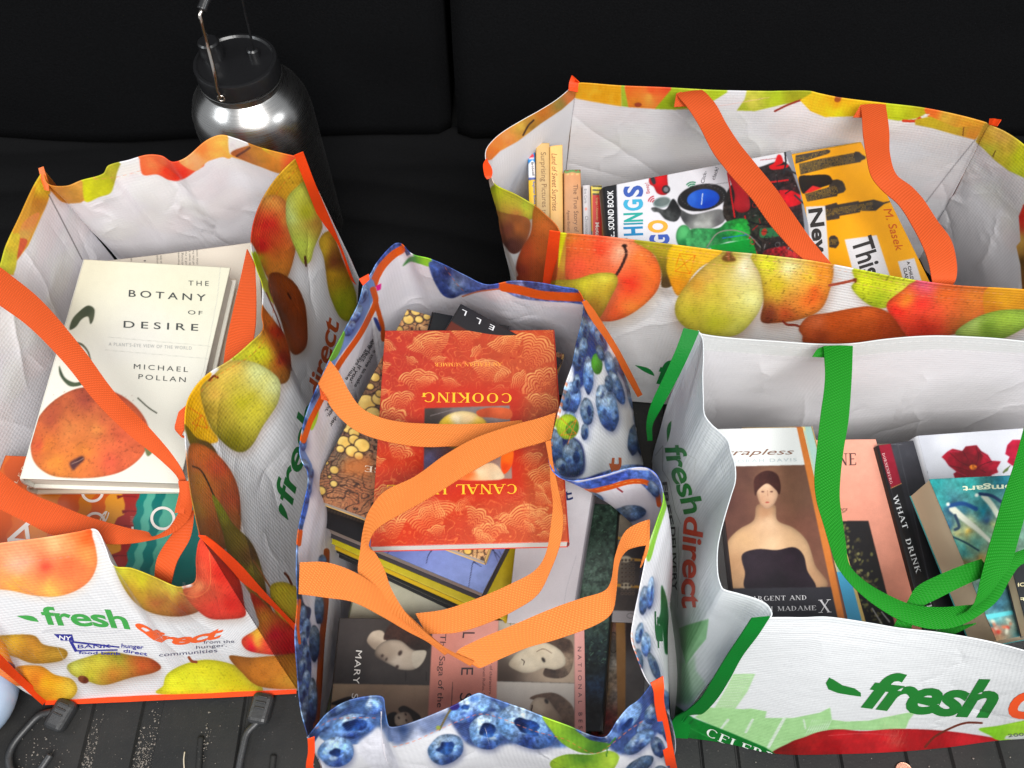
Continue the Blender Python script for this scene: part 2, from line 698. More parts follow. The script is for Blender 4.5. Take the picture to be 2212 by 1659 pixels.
# serif capitals as thick/thin strokes on a 0..1 high cell: (width, [strokes]) stroke = (thickness, points)
TH, TN = .17, .065
SER = {
    'A': (.9, [(TN, [(.08, 0), (.44, 1)]), (TH, [(.44, 1), (.82, 0)]), (TN, [(.22, .36), (.68, .36)])], [(.08, 0), (.82, 0)]),
    'C': (.92, [('c', .5, .5, .42, .5, 40, 320)], []),
    'D': (.95, [(TH, [(.2, 0), (.2, 1)]), ('c', .3, .5, .52, .5, -90, 90)], [(.2, 0), (.2, 1)]),
    'E': (.78, [(TH, [(.2, 0), (.2, 1)]), (TN, [(.2, .97), (.7, .97), (.7, .8)]), (TN, [(.2, .52), (.58, .52)]), (TN, [(.2, .03), (.72, .03), (.72, .22)])], [(.2, 0), (.2, 1)]),
    'G': (1.0, [('c', .5, .5, .42, .5, 40, 320), (TH, [(.86, .05), (.86, .42)])], [(.86, .42)]),
    'H': (1.0, [(TH, [(.2, 0), (.2, 1)]), (TH, [(.8, 0), (.8, 1)]), (TN, [(.2, .5), (.8, .5)])], [(.2, 0), (.2, 1), (.8, 0), (.8, 1)]),
    'I': (.42, [(TH, [(.2, 0), (.2, 1)])], [(.2, 0), (.2, 1)]),
    'K': (.95, [(TH, [(.2, 0), (.2, 1)]), (TN, [(.26, .42), (.76, 1)]), (TH, [(.42, .58), (.82, 0)])], [(.2, 0), (.2, 1), (.76, 1), (.82, 0)]),
    'L': (.78, [(TH, [(.2, 0), (.2, 1)]), (TN, [(.2, .03), (.72, .03), (.72, .24)])], [(.2, 0), (.2, 1)]),
    'M': (1.15, [(TN, [(.15, 0), (.18, 1)]), (TH, [(.18, 1), (.56, .05)]), (TN, [(.56, .05), (.95, 1)]), (TH, [(.95, 1), (.98, 0)])], [(.15, 0), (.18, 1), (.95, 1), (.98, 0)]),
    'N': (1.0, [(TN, [(.18, 0), (.18, 1)]), (TH, [(.18, 1), (.82, 0)]), (TN, [(.82, 0), (.82, 1)])], [(.18, 0), (.18, 1), (.82, 1)]),
    'O': (1.0, [('c', .5, .5, .42, .5, 0, 360)], []),
    'R': (.92, [(TH, [(.2, 0), (.2, 1)]), ('c', .3, .74, .38, .25, -90, 90), (TH, [(.48, .5), (.8, 0)])], [(.2, 0), (.2, 1), (.8, 0)]),
    'S': (.7, [(TN, [(.6, .78), (.58, .93), (.4, 1), (.2, .93), (.13, .76)]), (TH, [(.15, .76), (.3, .56), (.52, .42), (.58, .25)]), (TN, [(.58, .25), (.5, .06), (.32, 0), (.14, .06), (.1, .24)])], []),
    'T': (.85, [(TH, [(.42, 0), (.42, 1)]), (TN, [(.08, .8), (.08, .97), (.76, .97), (.76, .8)])], [(.42, 0)]),
    'U': (.95, [(TH, [(.2, 1), (.2, .3), (.3, .06), (.5, 0)]), (TN, [(.5, 0), (.7, .06), (.78, .3), (.78, 1)])], [(.2, 1), (.78, 1)]),
    'W': (1.3, [(TH, [(.1, 1), (.38, 0)]), (TN, [(.38, 0), (.64, 1)]), (TH, [(.64, 1), (.92, 0)]), (TN, [(.92, 0), (1.2, 1)])], [(.1, 1), (.64, 1), (1.2, 1)]),
    'X': (.95, [(TH, [(.15, 1), (.8, 0)]), (TN, [(.8, 1), (.12, 0)])], [(.15, 1), (.8, 0), (.8, 1), (.12, 0)]),
    'B': (.88, [(TH, [(.2, 0), (.2, 1)]), ('c', .3, .75, .36, .24, -90, 90), ('c', .3, .27, .42, .26, -90, 90)], [(.2, 0), (.2, 1)]),
    "'": (.3, [(TN, [(.15, .8), (.15, 1)])], []), ' ': (.5, [], []), '.': (.3, [(TH, [(.1, .08), (.2, .08)])], []),
}


def serif_polys(s, space=1.):
    polys, x = [], 0.
    for ch in s:
        wd, st, se = SER.get(ch, SER['I'])
        for k in st:
            if k[0] == 'c':
                _, cx, cy, rx, ry, a0, a1 = k
                n = 18
                o, i_ = [], []
                for j in range(n + 1):
                    a = radians(a0 + (a1 - a0) * j / n)
                    tk = TN + (TH - TN) * abs(cos(a))**1.4
                    o.append((x + cx + rx * cos(a), cy + ry * sin(a)))
                    i_.append((x + cx + (rx - tk) * cos(a), cy + (ry - TN * .9) * sin(a)))
                for j in range(n):
                    polys.append([o[j], o[j + 1], i_[j + 1], i_[j]])
            else:
                tk, pts = k
                for a, b in zip(pts[:-1], pts[1:]):
                    dx, dy = b[0] - a[0], b[1] - a[1]
                    if abs(dy) < .05:
                        q = [(a[0], a[1] - tk / 2), (b[0], b[1] - tk / 2), (b[0], b[1] + tk / 2), (a[0], a[1] + tk / 2)]
                    else:
                        q = [(a[0] - tk / 2, a[1]), (a[0] + tk / 2, a[1]), (b[0] + tk / 2, b[1]), (b[0] - tk / 2, b[1])]
                    polys.append([(x + u, v) for u, v in q])
        for (u, v) in se:
            sy = .045
            v0 = v if v < .5 else v - sy
            polys.append([(x + u - .17, v0), (x + u + .17, v0), (x + u + .17, v0 + sy), (x + u - .17, v0 + sy)])
        x += wd + .08 + (space - 1)
    return polys, x


def text(o, s, base, h, col, up=None, space=1., bold=0., shear=0., serif=False, step=7., inner=False, lift=.0004):
    """letters printed on object o; base: baseline points, h: capital height"""
    if serif:
        pl, wd = serif_polys(s, space)
        verts, faces = [], []
        for p in pl:
            faces.append(list(range(len(verts), len(verts) + len(p))))
            verts += [(a + shear * b, b, 0) for a, b in p]
        me = bpy.data.meshes.new('t')
        me.from_pydata(verts, [], faces)
        cap = 1.
    else:
        me = _font_mesh(s, space, bold, shear)
        cap = .72
    bm = bmesh.new()
    bm.from_mesh(me)
    bpy.data.meshes.remove(me)
    if not bm.verts:
        bm.free()
        return
    xs = [v.co.x for v in bm.verts]
    x0, wd = min(xs), max(xs) - min(xs)
    bl = np.asarray(base, float)
    L = np.linalg.norm(np.diff(bl, axis=0), axis=1).sum()
    bmesh.ops.triangulate(bm, faces=bm.faces)
    if step:
        mx = step / (L / wd)
        for _ in range(4):
            e = [e for e in bm.edges if e.calc_length() > mx]
            if not e:
                break
            bmesh.ops.subdivide_edges(bm, edges=e, cuts=1)
            bmesh.ops.triangulate(bm, faces=[f for f in bm.faces if len(f.verts) > 3])
    c = spline(bl, 60)
    tn = np.gradient(c, axis=0)
    tn /= np.linalg.norm(tn, axis=1)[:, None]
    sgn = 1
    nrm = np.stack([tn[:, 1], -tn[:, 0]], 1)
    if up is not None:
        nrm = np.repeat(np.array([up], float) / np.linalg.norm(up), 60, 0)
    tree = BVH[o.name]
    bad = set()
    pos = []
    for v in bm.verts:
        t = (v.co.x - x0) / wd * 59
        i = int(min(max(t, 0), 58.999))
        f = t - i
        b = c[i] * (1 - f) + c[i + 1] * f
        n = nrm[i] * (1 - f) + nrm[i + 1] * f
        p = b + n * (v.co.y / cap * h)
        tgt = P(p[0], p[1], 0.) - CAMP
        d = Vector(tgt).normalized()
        hit = tree.ray_cast(Vector(CAMP), d)
        if hit[0] is None:
            bad.add(v.index)
            pos.append((0, 0, 0))
            continue
        nn = hit[1]
        if nn.dot(d) > 0:
            nn = -nn
        pos.append(tuple(hit[0] + nn * (lift + (.0011 if inner else 0))))
    bm.verts.ensure_lookup_table()
    k = INK.setdefault(len(INK), [o, [], [], []])
    b0 = len(k[1])
    k[1] += pos
    for f in bm.faces:
        ids = [v.index for v in f.verts]
        if any(i in bad for i in ids):
            continue
        q = [np.array(pos[i]) for i in ids]
        if max(np.linalg.norm(q[0] - q[1]), np.linalg.norm(q[1] - q[2])) > .05:
            continue
        k[2].append([i + b0 for i in ids])
    k[3] += [C255(*col)] * len(pos)
    bm.free()


def flat(o, polys, col, **kw):
    """closed printed shapes (list of outlines in photo directions) as ink on object o"""
    tree = BVH[o.name]
    k = INK.setdefault(len(INK), [o, [], [], []])
    for pts in polys:
        bm = bmesh.new()
        vs = [bm.verts.new((p[0], p[1], 0)) for p in pts]
        bm.faces.new(vs)
        bmesh.ops.triangulate(bm, faces=bm.faces)
        for _ in range(5):
            e = [e for e in bm.edges if e.calc_length() > kw.get('step', 8)]
            if not e:
                break
            bmesh.ops.subdivide_edges(bm, edges=e, cuts=1)
            bmesh.ops.triangulate(bm, faces=[f for f in bm.faces if len(f.verts) > 3])
        bm.verts.index_update()
        b0 = len(k[1])
        bad = set()
        for v in bm.verts:
            d = Vector(P(v.co.x, v.co.y, 0.) - CAMP).normalized()
            hit = tree.ray_cast(Vector(CAMP), d)
            if hit[0] is None:
                bad.add(v.index)
                k[1].append((0, 0, 0))
                continue
            nn = hit[1] if hit[1].dot(d) < 0 else -hit[1]
            k[1].append(tuple(hit[0] + nn * (.0004 + (.0011 if kw.get('inner') else 0))))
        for f in bm.faces:
            ids = [v.index for v in f.verts]
            if not any(i in bad for i in ids):
                k[2].append([i + b0 for i in ids])
        k[3] += [C255(*col)] * len(bm.verts)
        bm.free()


def flush_ink():
    for nm, (o, v, f, c) in INK.items():
        if not f:
            continue
        me = bpy.data.meshes.new('lettering')
        me.from_pydata(v, [], f)
        me.update()
        me.uv_layers.new(name='UVMap')
        set_attr(me, 'outer', np.array(c))
        link('lettering', me, o, [M['ink']])


# ------------------------------------------------------------------ bag walls, straps, bindings, books
def wall(bag, name, rim, base, center, outer, inner, gen='pear', rows=(), bulge=.0, wr=.004, seed=1, out_px=True, res=2.0, cell=.3):
    """rim: [(x, y, z)] directions with heights, base: [(X, Y, Z)] on the floor; rows: extra rows between, same form as rim"""
    top = np.array([P(*p) for p in rim])
    bot = np.array([b if len(b) == 3 else (*b, 0.002) for b in base], float)
    px = Q(spline(top, 80))
    L = np.linalg.norm(np.diff(px, axis=0), axis=1).sum()
    nu = int(np.clip(L / res, 30, 520))
    R = [spline(top, nu)]
    for r in rows:
        R.append(spline(np.array([P(*p) for p in r]), nu))
    R.append(spline(bot, nu))
    R = np.array(R)
    ln = np.linalg.norm(R[0] - R[-1], axis=1).mean()
    nv = int(np.clip(ln * 2000 / res * .95, 40, 400))
    V = np.zeros((nv, nu, 3))
    for i in range(nu):
        V[:, i] = spline(R[:, i], nv)
    du = np.gradient(V, axis=1)
    dv = np.gradient(V, axis=0)
    n = np.cross(du, dv)
    n /= np.linalg.norm(n, axis=2)[..., None] + 1e-9
    cen = np.array([center[0], center[1], .17])
    flip = False
    outdir = V.mean((0, 1)) - cen
    outdir[2] = 0
    if (n.mean((0, 1)) @ outdir) < 0:
        n = -n
    else:
        flip = False
    v = np.linspace(0, 1, nv)[:, None]
    # soft dents plus sharp creases, none at the rim or the floor
    n1 = vnoise(nv, nu, max(nv, nu) * cell, seed, 2)
    rg_ = np.random.default_rng(seed)
    n2 = np.zeros((nv, nu))
    uu_, vv_ = np.meshgrid(np.linspace(0, 1, nu), np.linspace(0, 1, nv))
    asp = nu / nv
    wp_ = vnoise(nv, nu, max(nv, nu) * .12, seed + 70, 3) * .16
    for _ in range(16):
        # straight creases where the laminate has been folded
        cx, cy, an, ln_ = rg_.random(), rg_.random() * .8, rg_.normal(pi / 2, .5), rg_.uniform(.12, .4)
        dx, dy = (uu_ - cx) * asp + wp_, vv_ - cy + wp_ * .6
        al_, ac = dx * cos(an) + dy * sin(an), -dx * sin(an) + dy * cos(an)
        n2 += np.exp(-np.abs(ac) / .025) * np.clip(1 - (al_ / ln_)**2, 0, 1) * rg_.choice([-1, 1]) * rg_.uniform(.15, .6)
    prof = np.clip(v * 8, 0, 1) * np.clip((1 - v) * 8, 0, 1)
    disp = (n1 * 2.2 * wr + n2 * wr * .8) * prof + bulge * np.sin(pi * v)
    V = V + n * disp[..., None]
    # orient outwards
    e1 = V[1, 1] - V[0, 0]
    fn = np.cross(V[nv // 2, nu // 2 + 1] - V[nv // 2, nu // 2], V[nv // 2 + 1, nu // 2] - V[nv // 2, nu // 2])
    flip = fn @ n[nv // 2, nu // 2] < 0
    me = grid_mesh(name, V, flip)
    xy = Q(V.reshape(-1, 3))
    K_ = 3
    xk = xy.reshape(nv, nu, 2).copy()
    xk[:K_] = xk[K_]
    xk = xk.reshape(-1, 2)
    if out_px:
        co = outer.at(xk)
    else:
        g = GEN[gen]
        uu, vv = np.meshgrid(np.linspace(0, 699, nu), np.linspace(0, 699, nv))
        co = g.at(np.stack([uu.reshape(-1), vv.reshape(-1)], 1))
        if inner is not None:
            co[:nu * 8] = inner.at(xk[:nu * 8])
    set_attr(me, 'outer', co * .92)
    set_attr(me, 'inner', np.minimum(inner.at(xk) * 1.14, .9) if inner is not None else np.full((len(xy), 3), .80))
    o = link(name, me, bag, [M['outer'], M['inner']])
    solid(o, .0008, -1, True)
    reg(o, V)
    return o


def ribbon(bag, name, rows, mat, th=.0012, lift=0., wave=.0, n=None, cols=6, label=None):
    """rows: (xl, yl, xr, yr, z[, zr]) the two edges of a strap"""
    A = np.array([P(r[0], r[1], r[4]) for r in rows])
    B = np.array([P(r[2], r[3], r[5] if len(r) > 5 else r[4]) for r in rows])
    n = n or max(20, int(np.linalg.norm(np.diff(A, axis=0), axis=1).sum() / .004))
    # same parameter on both edges
    AB = spline(np.hstack([A, B]), n)
    A, B = AB[:, :3], AB[:, 3:]
    t = np.linspace(0, 1, cols)[None, :, None]
    V = A[:, None] * (1 - t) + B[:, None] * t
    V[:, :, 2] += vnoise(n, cols, 14, int(abs(rows[0][0])) + 3, 3) * .0035
    if wave:
        V[:, :, 2] += wave * np.sin(np.linspace(0, 1, cols) * pi)[None]
    if lift:
        d = CAMP - V
        V = V + d / np.linalg.norm(d, axis=2)[..., None] * lift
    me = grid_mesh(name, V)
    o = link(name, me, bag, [mat])
    solid(o, th, 0)
    es = o.modifiers.new('edges', 'EDGE_SPLIT')
    es.split_angle = radians(50)
    if label:
        o['label'] = label
    return o


def book(name, label, quad, z, thick, canvas, spine='L', spine_col=(200, 200, 200), back_col=None, hard=False, page=(1, 1, 1), loc=None,
         mat='gloss', cat='book', group=None, res=1.7, warp=.0018, spine_canvas=None, inset=None):
    """quad: TL TR BR BL of the upper cover; z: height or four heights; thick: metres"""
    zs = z if isinstance(z, (list, tuple)) else [z] * 4
    c = np.array([P(x, y, h) for (x, y), h in zip(quad, zs)])
    n = np.cross(c[1] - c[0], c[3] - c[0])
    n /= np.linalg.norm(n)
    if n[2] < 0:
        n = -n
    base = c.mean(0) - n * thick
    t = thing(name, tuple(base), label, cat, group)
    ct = .0026 if hard else .0006
    px = Q(c)
    nu = int(np.clip(max(np.linalg.norm(px[1] - px[0]), np.linalg.norm(px[2] - px[3])) / res, 12, 330))
    nv = int(np.clip(max(np.linalg.norm(px[3] - px[0]), np.linalg.norm(px[2] - px[1])) / res, 12, 330))
    a, b = np.linspace(0, 1, nu)[None, :, None], np.linspace(0, 1, nv)[:, None, None]
    V = (c[0] * (1 - a) + c[1] * a) * (1 - b) + (c[3] * (1 - a) + c[2] * a) * b
    wv = vnoise(nv, nu, max(nu, nv) * .7, int(quad[0][0]), 2) * warp
    V = V + n * wv[..., None]
    fn = np.cross(V[0, 1] - V[0, 0], V[1, 0] - V[0, 0])
    me = grid_mesh('front_cover', V, fn @ n < 0)
    set_attr(me, 'outer', canvas.at(Q(V.reshape(-1, 3))) * .80)
    fc = link('front_cover', me, t, [M[mat]])
    solid(fc, ct, -1)
    reg(fc, V)
    ins = inset if inset is not None else (.0035 if hard else .0006)
    e = {'T': (0, 1), 'R': (1, 2), 'B': (2, 3), 'L': (3, 0)}

    def shrink(cc, d):
        o = cc.copy()
        m = cc.mean(0)
        for k, (i, j) in e.items():
            if k == spine:
                dd = .0005
            else:
                dd = d
            mid = (cc[i] + cc[j]) / 2
            v = m - mid
            ed = (cc[j] - cc[i]) / np.linalg.norm(cc[j] - cc[i])
            v = v - ed * (v @ ed)
            v = v / np.linalg.norm(v) * dd
            o[i] += v
            o[j] += v
        return o

    pb = shrink(c, ins) - n * (ct + .0008)
    pg = link('page_block', box_mesh('page_block', pb, -n * (thick - 2 * ct - .0016)), t, [M['pages']])
    pg.color = (*page, 1)
    bc = C255(*(back_col or spine_col))
    bm_ = plain(name + '_back', bc, .4, bump=.1)
    link('back_cover', box_mesh('back_cover', c - n * (thick - ct), -n * ct, 0), t, [bm_])
    # spine strip
    i, j = e[spine]
    m = c.mean(0)
    mid = (c[i] + c[j]) / 2
    v = mid - m
    ed = (c[j] - c[i]) / np.linalg.norm(c[j] - c[i])
    v = v - ed * (v @ ed)
    v /= np.linalg.norm(v)
    K = 9
    rows = []
    for k in range(K):
        s_ = k / (K - 1)
        bul = sin(pi * s_) * (.004 if hard else .0012) + .0008
        rows.append([c[i] - n * (thick * s_) + v * bul, c[j] - n * (thick * s_) + v * bul])
    R = np.array(rows)
    ns = int(np.clip(np.linalg.norm(px[i] - px[j]) / res, 10, 300))
    aa = np.linspace(0, 1, ns)[None, :, None]
    VS = R[:, :1] * (1 - aa) + R[:, 1:] * aa
    fn = np.cross(VS[0, 1] - VS[0, 0], VS[1, 0] - VS[0, 0])
    me = grid_mesh('spine', VS, fn @ v < 0)
    sc = spine_canvas.at(Q(VS.reshape(-1, 3))) if spine_canvas is not None else np.tile(C255(*spine_col), (VS.shape[0] * VS.shape[1], 1))
    set_attr(me, 'outer', sc * .80)
    sp = link('spine', me, t, [M[mat]])
    solid(sp, ct, -1)
    reg(sp, VS)
    return t, fc, sp

# ------------------------------------------------------------------ the setting: cargo floor, seat backs
def floor_x(px, py=1640):
    return P(px, py, 0)[0]


rub, t_, N_, L_, b_ = nt('ribbed_rubber')
b_.inputs['Roughness'].default_value = .7
b_.inputs['Specular IOR Level'].default_value = .22
tc = N_.new('ShaderNodeTexCoord')
n1 = N_.new('ShaderNodeTexNoise'); n1.inputs['Scale'].default_value = 7; n1.inputs['Detail'].default_value = 8; n1.inputs['Roughness'].default_value = .7
n2 = N_.new('ShaderNodeTexNoise'); n2.inputs['Scale'].default_value = 420; n2.inputs['Detail'].default_value = 3
L_.new(tc.outputs['Object'], n1.inputs['Vector'])
L_.new(tc.outputs['Object'], n2.inputs['Vector'])
cr = N_.new('ShaderNodeValToRGB')
cr.color_ramp.elements[0].position = .35; cr.color_ramp.elements[0].color = (.013, .014, .015, 1)
cr.color_ramp.elements[1].position = .68; cr.color_ramp.elements[1].color = (.026, .025, .024, 1)
L_.new(n1.outputs['Fac'], cr.inputs['Fac'])
# fine dust specks
c2 = N_.new('ShaderNodeValToRGB')
c2.color_ramp.elements[0].position = .66; c2.color_ramp.elements[1].position = .74
L_.new(n2.outputs['Fac'], c2.inputs['Fac'])
mx = N_.new('ShaderNodeMixRGB'); mx.inputs['Color2'].default_value = (.09, .085, .08, 1)
mm = N_.new('ShaderNodeMath'); mm.operation = 'MULTIPLY'; mm.inputs[1].default_value = .5
L_.new(c2.outputs['Color'], mm.inputs[0])
L_.new(mm.outputs['Value'], mx.inputs['Fac'])
L_.new(cr.outputs['Color'], mx.inputs['Color1'])
L_.new(mx.outputs['Color'], b_.inputs['Base Color'])
bp = N_.new('ShaderNodeBump'); bp.inputs['Distance'].default_value = .0008; bp.inputs['Strength'].default_value = .5
L_.new(n2.outputs['Fac'], bp.inputs['Height'])
L_.new(bp.outputs['Normal'], b_.inputs['Normal'])
M['rubber'] = rub

CH = [(174, 200), (284, 328), (508, 516), (1514, 1519), (1591, 1597), (1716, 1722), (1812, 1818), (1955, 1961), (2051, 2059), (2158, 2166)]
edges = []
prof = [(-1.4, 0.)]
for a, b in CH:
    xa, xb = floor_x(a), floor_x(b)
    prof += [(xa - .0012, 0), (xa + .0008, -.0045), (xb - .0008, -.0045), (xb + .0012, 0)]
prof += [(1.5, 0.)]
# break the long flats so the sheet can undulate
pr = []
for a, b in zip(prof[:-1], prof[1:]):
    pr.append(a)
    if b[0] - a[0] > .05:
        for k in range(1, 6):
            pr.append((a[0] + (b[0] - a[0]) * k / 6, 0.))
pr.append(prof[-1])
ys = np.linspace(-.5, 1.35, 60)
V = np.array([[(x, y, z + .0007 * sin(x * 23) * sin(y * 17)) for x, z in pr] for y in ys])
me = grid_mesh('floor', V)
for p in me.polygons:
    p.use_smooth = False
fl = link('floor', me, None, [rub])
tag(fl, kind='structure')

# raised slot bars moulded into the mat
bmx = bmesh.new()
bmx.free()


def tube(name, pts, r, mat, parent=None, sides=14, flatz=1.):
    pts = spline(np.asarray(pts, float), max(12, len(pts) * 8))
    bm = bmesh.new()
    rings = []
    tang = np.gradient(pts, axis=0)
    up = np.array([0, 0, 1.])
    for p, t in zip(pts, tang):
        t = t / (np.linalg.norm(t) + 1e-9)
        s = np.cross(t, up)
        if np.linalg.norm(s) < .05:
            s = np.cross(t, [0, 1, 0])
        s /= np.linalg.norm(s)
        u = np.cross(s, t)
        rings.append([bm.verts.new(tuple(p + r * (cos(a) * s + sin(a) * u * flatz))) for a in np.linspace(0, 2 * pi, sides, endpoint=False)])
    for a, b in zip(rings[:-1], rings[1:]):
        for i in range(sides):
            bm.faces.new((a[i], a[(i + 1) % sides], b[(i + 1) % sides], b[i]))
    bm.faces.new(rings[0][::-1])
    bm.faces.new(rings[-1])
    bmesh.ops.recalc_face_normals(bm, faces=bm.faces)
    me = bpy.data.meshes.new(name)
    bm.to_mesh(me)
    bm.free()
    for p in me.polygons:
        p.use_smooth = True
    return link(name, me, parent, [mat])


M['black_plastic'] = plain('black_plastic', (.028, .029, .031), .42, bump=.15, bscale=300, var=.2)


def rounded_block(name, c, size, ang, mat, parent=None, bev=.003):
    me = bpy.data.meshes.new(name)
    bm = bmesh.new()
    bmesh.ops.create_cube(bm, size=1)
    bmesh.ops.scale(bm, vec=size, verts=bm.verts)
    bmesh.ops.bevel(bm, geom=bm.edges[:], offset=bev, segments=3, affect='EDGES', profile=.5)
    bmesh.ops.rotate(bm, cent=(0, 0, 0), matrix=__import__('mathutils').Matrix.Rotation(ang, 3, 'Z'), verts=bm.verts)
    bmesh.ops.translate(bm, vec=tuple(c), verts=bm.verts)
    bm.to_mesh(me)
    bm.free()
    return link(name, me, parent, [mat])


def hook(label, block, ang, pts, extra=None):
    c = P(*block, .009)
    t = thing('cargo_hook', (c[0], c[1], 0), label, 'hook', 'black plastic hooks on the cargo mat')
    rounded_block('clip_block', c, (.025, .034, .016), ang, M['black_plastic'], t, .006)
    for k in range(3):
        s = np.array([-.004 * 0, .0 + k * .006, .0083])
        q = c + np.array([-sin(ang) * s[1], cos(ang) * s[1], s[2]])
        rounded_block('slot_rib', q, (.012, .0022, .0024), ang, M['black_plastic'], t, .001)
    tube('hook_arm', [P(x, y, .010) for x, y in pts], .0042, M['black_plastic'], t, flatz=.9)
    return t


hook('black plastic hook curling open on the mat beside the pale blue container', (132, 1545), -.35,
     [(112, 1538), (84, 1546), (56, 1574), (30, 1606), (19, 1634), (24, 1664), (44, 1684), (72, 1680), (92, 1655), (109, 1630)])
hook('black plastic hook bending down the mat below the middle of the orange bottom edge', (564, 1531), -.16,
     [(572, 1546), (552, 1564), (534, 1584), (526, 1612), (518, 1650), (512, 1700)])

for (px, py0, py1) in ((429, 1592, 1700), (586, 1632, 1700)):
    a, b = P(px + 5, py0, .003), P(px - 3, py1, .003)
    bar = tube('mat_rib', [a, (a + b) / 2, b], .0035, rub, None, flatz=.9)
    tag(bar, kind='structure')

# grit lying in the channels
gm = bmesh.new()
rg = random.Random(5)
for i in range(800):
    u = rg.random()
    if u < .20:
        px = rg.uniform(176, 200)
    elif u < .62:
        px = rg.uniform(288, 328) + (rg.gauss(0, 5))
    elif u < .72:
        px = rg.gauss(436, 6)
    elif u < .84:
        px = rg.gauss(95, 25)
    else:
        px = rg.uniform(0, 2212)
    py = 1680 - abs(rg.gauss(0, 60))
    if u >= .84:
        py = rg.uniform(1500, 1690)
    x = floor_x(px)
    y = P(px, py, 0)[1]
    s = rg.uniform(.0003, .0008) if rg.random() < .93 else rg.uniform(.0008, .0014)
    z = -.0036 if .2 <= u < .62 or u < .2 else .0006
    m_ = bmesh.ops.create_icosphere(gm, subdivisions=1, radius=s)
    for v in m_['verts']:
        v.co = Vector((v.co.x * rg.uniform(.6, 1.4), v.co.y * rg.uniform(.6, 1.4), v.co.z * rg.uniform(.5, 1))) + Vector((x, y, z + s * .4))
me = bpy.data.meshes.new('grit')
gm.to_mesh(me)
gm.free()
gr = link('grit', me, None, [plain('sand_grit', (.19, .17, .15), .8, bscale=900, var=.6)])
tag(gr, 'scattered pale sand grit in the channels of the black cargo mat', 'grit', kind='stuff')

# dry stem lying on the mat
st = tube('dry_stem', [P(398, 1662, .002), P(397, 1640, .003), P(399, 1624, .002)], .0007, plain('straw', (.5, .44, .34), .8))
tag(st, 'short pale dry straw stem lying on the mat at the bottom edge', 'straw')

# coin
cm = bpy.data.meshes.new('coin')
bm = bmesh.new()
bmesh.ops.create_cone(bm, cap_ends=True, segments=48, radius1=.0095, radius2=.0095, depth=.0015)
rim_f = [f for f in bm.faces if len(f.verts) > 4]
bmesh.ops.inset_region(bm, faces=rim_f, thickness=.0009, depth=-.0002)
bm.to_mesh(cm)
bm.free()
coin = link('coin', cm, None, [plain('worn_copper', (.50, .26, .18), .38, metal=.8, bump=.3, bscale=500, var=.3)])
coin.location = tuple(P(1953, 1667, .0015))
tag(coin, 'small worn copper coin on the black mat at the bottom edge', 'coin')

# pale blue rounded container at the left edge
me = bpy.data.meshes.new('plastic_container')
bm = bmesh.new()
bmesh.ops.create_uvsphere(bm, u_segments=64, v_segments=32, radius=1)
for v in bm.verts:
    x, y, z = v.co
    f = lambda q, e: math.copysign(abs(q)**e, q)
    v.co = Vector((f(x, .85) * .165, f(y, .85) * .075, f(z, .75) * .045))
bm.to_mesh(me)
bm.free()
for p in me.polygons:
    p.use_smooth = True
pc = link('plastic_container', me, None, [plain('pale_blue_plastic', C255(166, 188, 214), .28, coat=.3, bump=.05, bscale=20)])
pc.location = (-.722, .146, .047)
tag(pc, 'smooth pale blue rounded plastic container at the left edge beside the bag corner', 'container')
sm = tube('moulded_seam', [(pc.location[0] + .160 * cos(a) , pc.location[1] + .072 * sin(a), .040) for a in np.linspace(-1.7, .6, 14)], .0012, M['black_plastic'], None)
sm.parent = pc
sm.data.transform(__import__('mathutils').Matrix.Translation(-pc.location))

# seat backs
M['seat'] = plain('black_seat_fabric', (.0042, .0043, .0048), .95, bump=.6, bscale=350, var=.5, spec=.06)


def seat(x0, x1, label):
    nu, nv = 70, 50
    U, W = np.meshgrid(np.linspace(0, 1, nu), np.linspace(0, 1, nv))
    r = .022
    X = x0 + (x1 - x0) * U
    dx = np.minimum(X - x0, x1 - X)
    back = np.where(dx < r, r - np.sqrt(np.maximum(r * r - (r - dx)**2, 0)), 0) * .5
    Z = .03 + .95 * W
    Y = 1.045 + .16 * W + back + vnoise(nv, nu, 18, int(x1 * 10) + 9, 4) * .05
    V = np.stack([X, Y, Z], -1)
    # wrap the side edges backwards
    first, last = V[:, :1].copy(), V[:, -1:].copy()
    first[..., 1] += .12
    last[..., 1] += .12
    V = np.concatenate([first, V, last], 1)
    t = thing('seat_back', ((x0 + x1) / 2, 1.1, 0), label, 'car seat')
    me = grid_mesh('seat_cushion', V)
    o = link('seat_cushion', me, t, [M['seat']])
    solid(o, .01, 0)
    tube('seam', [(x0 + (x1 - x0) * a, 1.045 + .16 * .62 - .004, .03 + .95 * .62) for a in (.05, .3, .6, .95)], .003, M['seat'], t)
    return t


seat(-1.35, -.108, 'black fabric seat back behind the steel bottle, left of the gap')
seat(-.088, 1.5, 'wide black fabric seat back behind the white lined pear bag, right of the gap')

bw = link('gap_light_blocker', box_mesh('gap_light_blocker', [(-1.6, 1.35, 1.2), (1.8, 1.35, 1.2), (1.8, 1.33, 1.2), (-1.6, 1.33, 1.2)], np.array([0, 0, -1.25])), None, [M['seat']])  # added dark panel, keeps world light from showing through the seat gap
tag(bw, kind='structure')

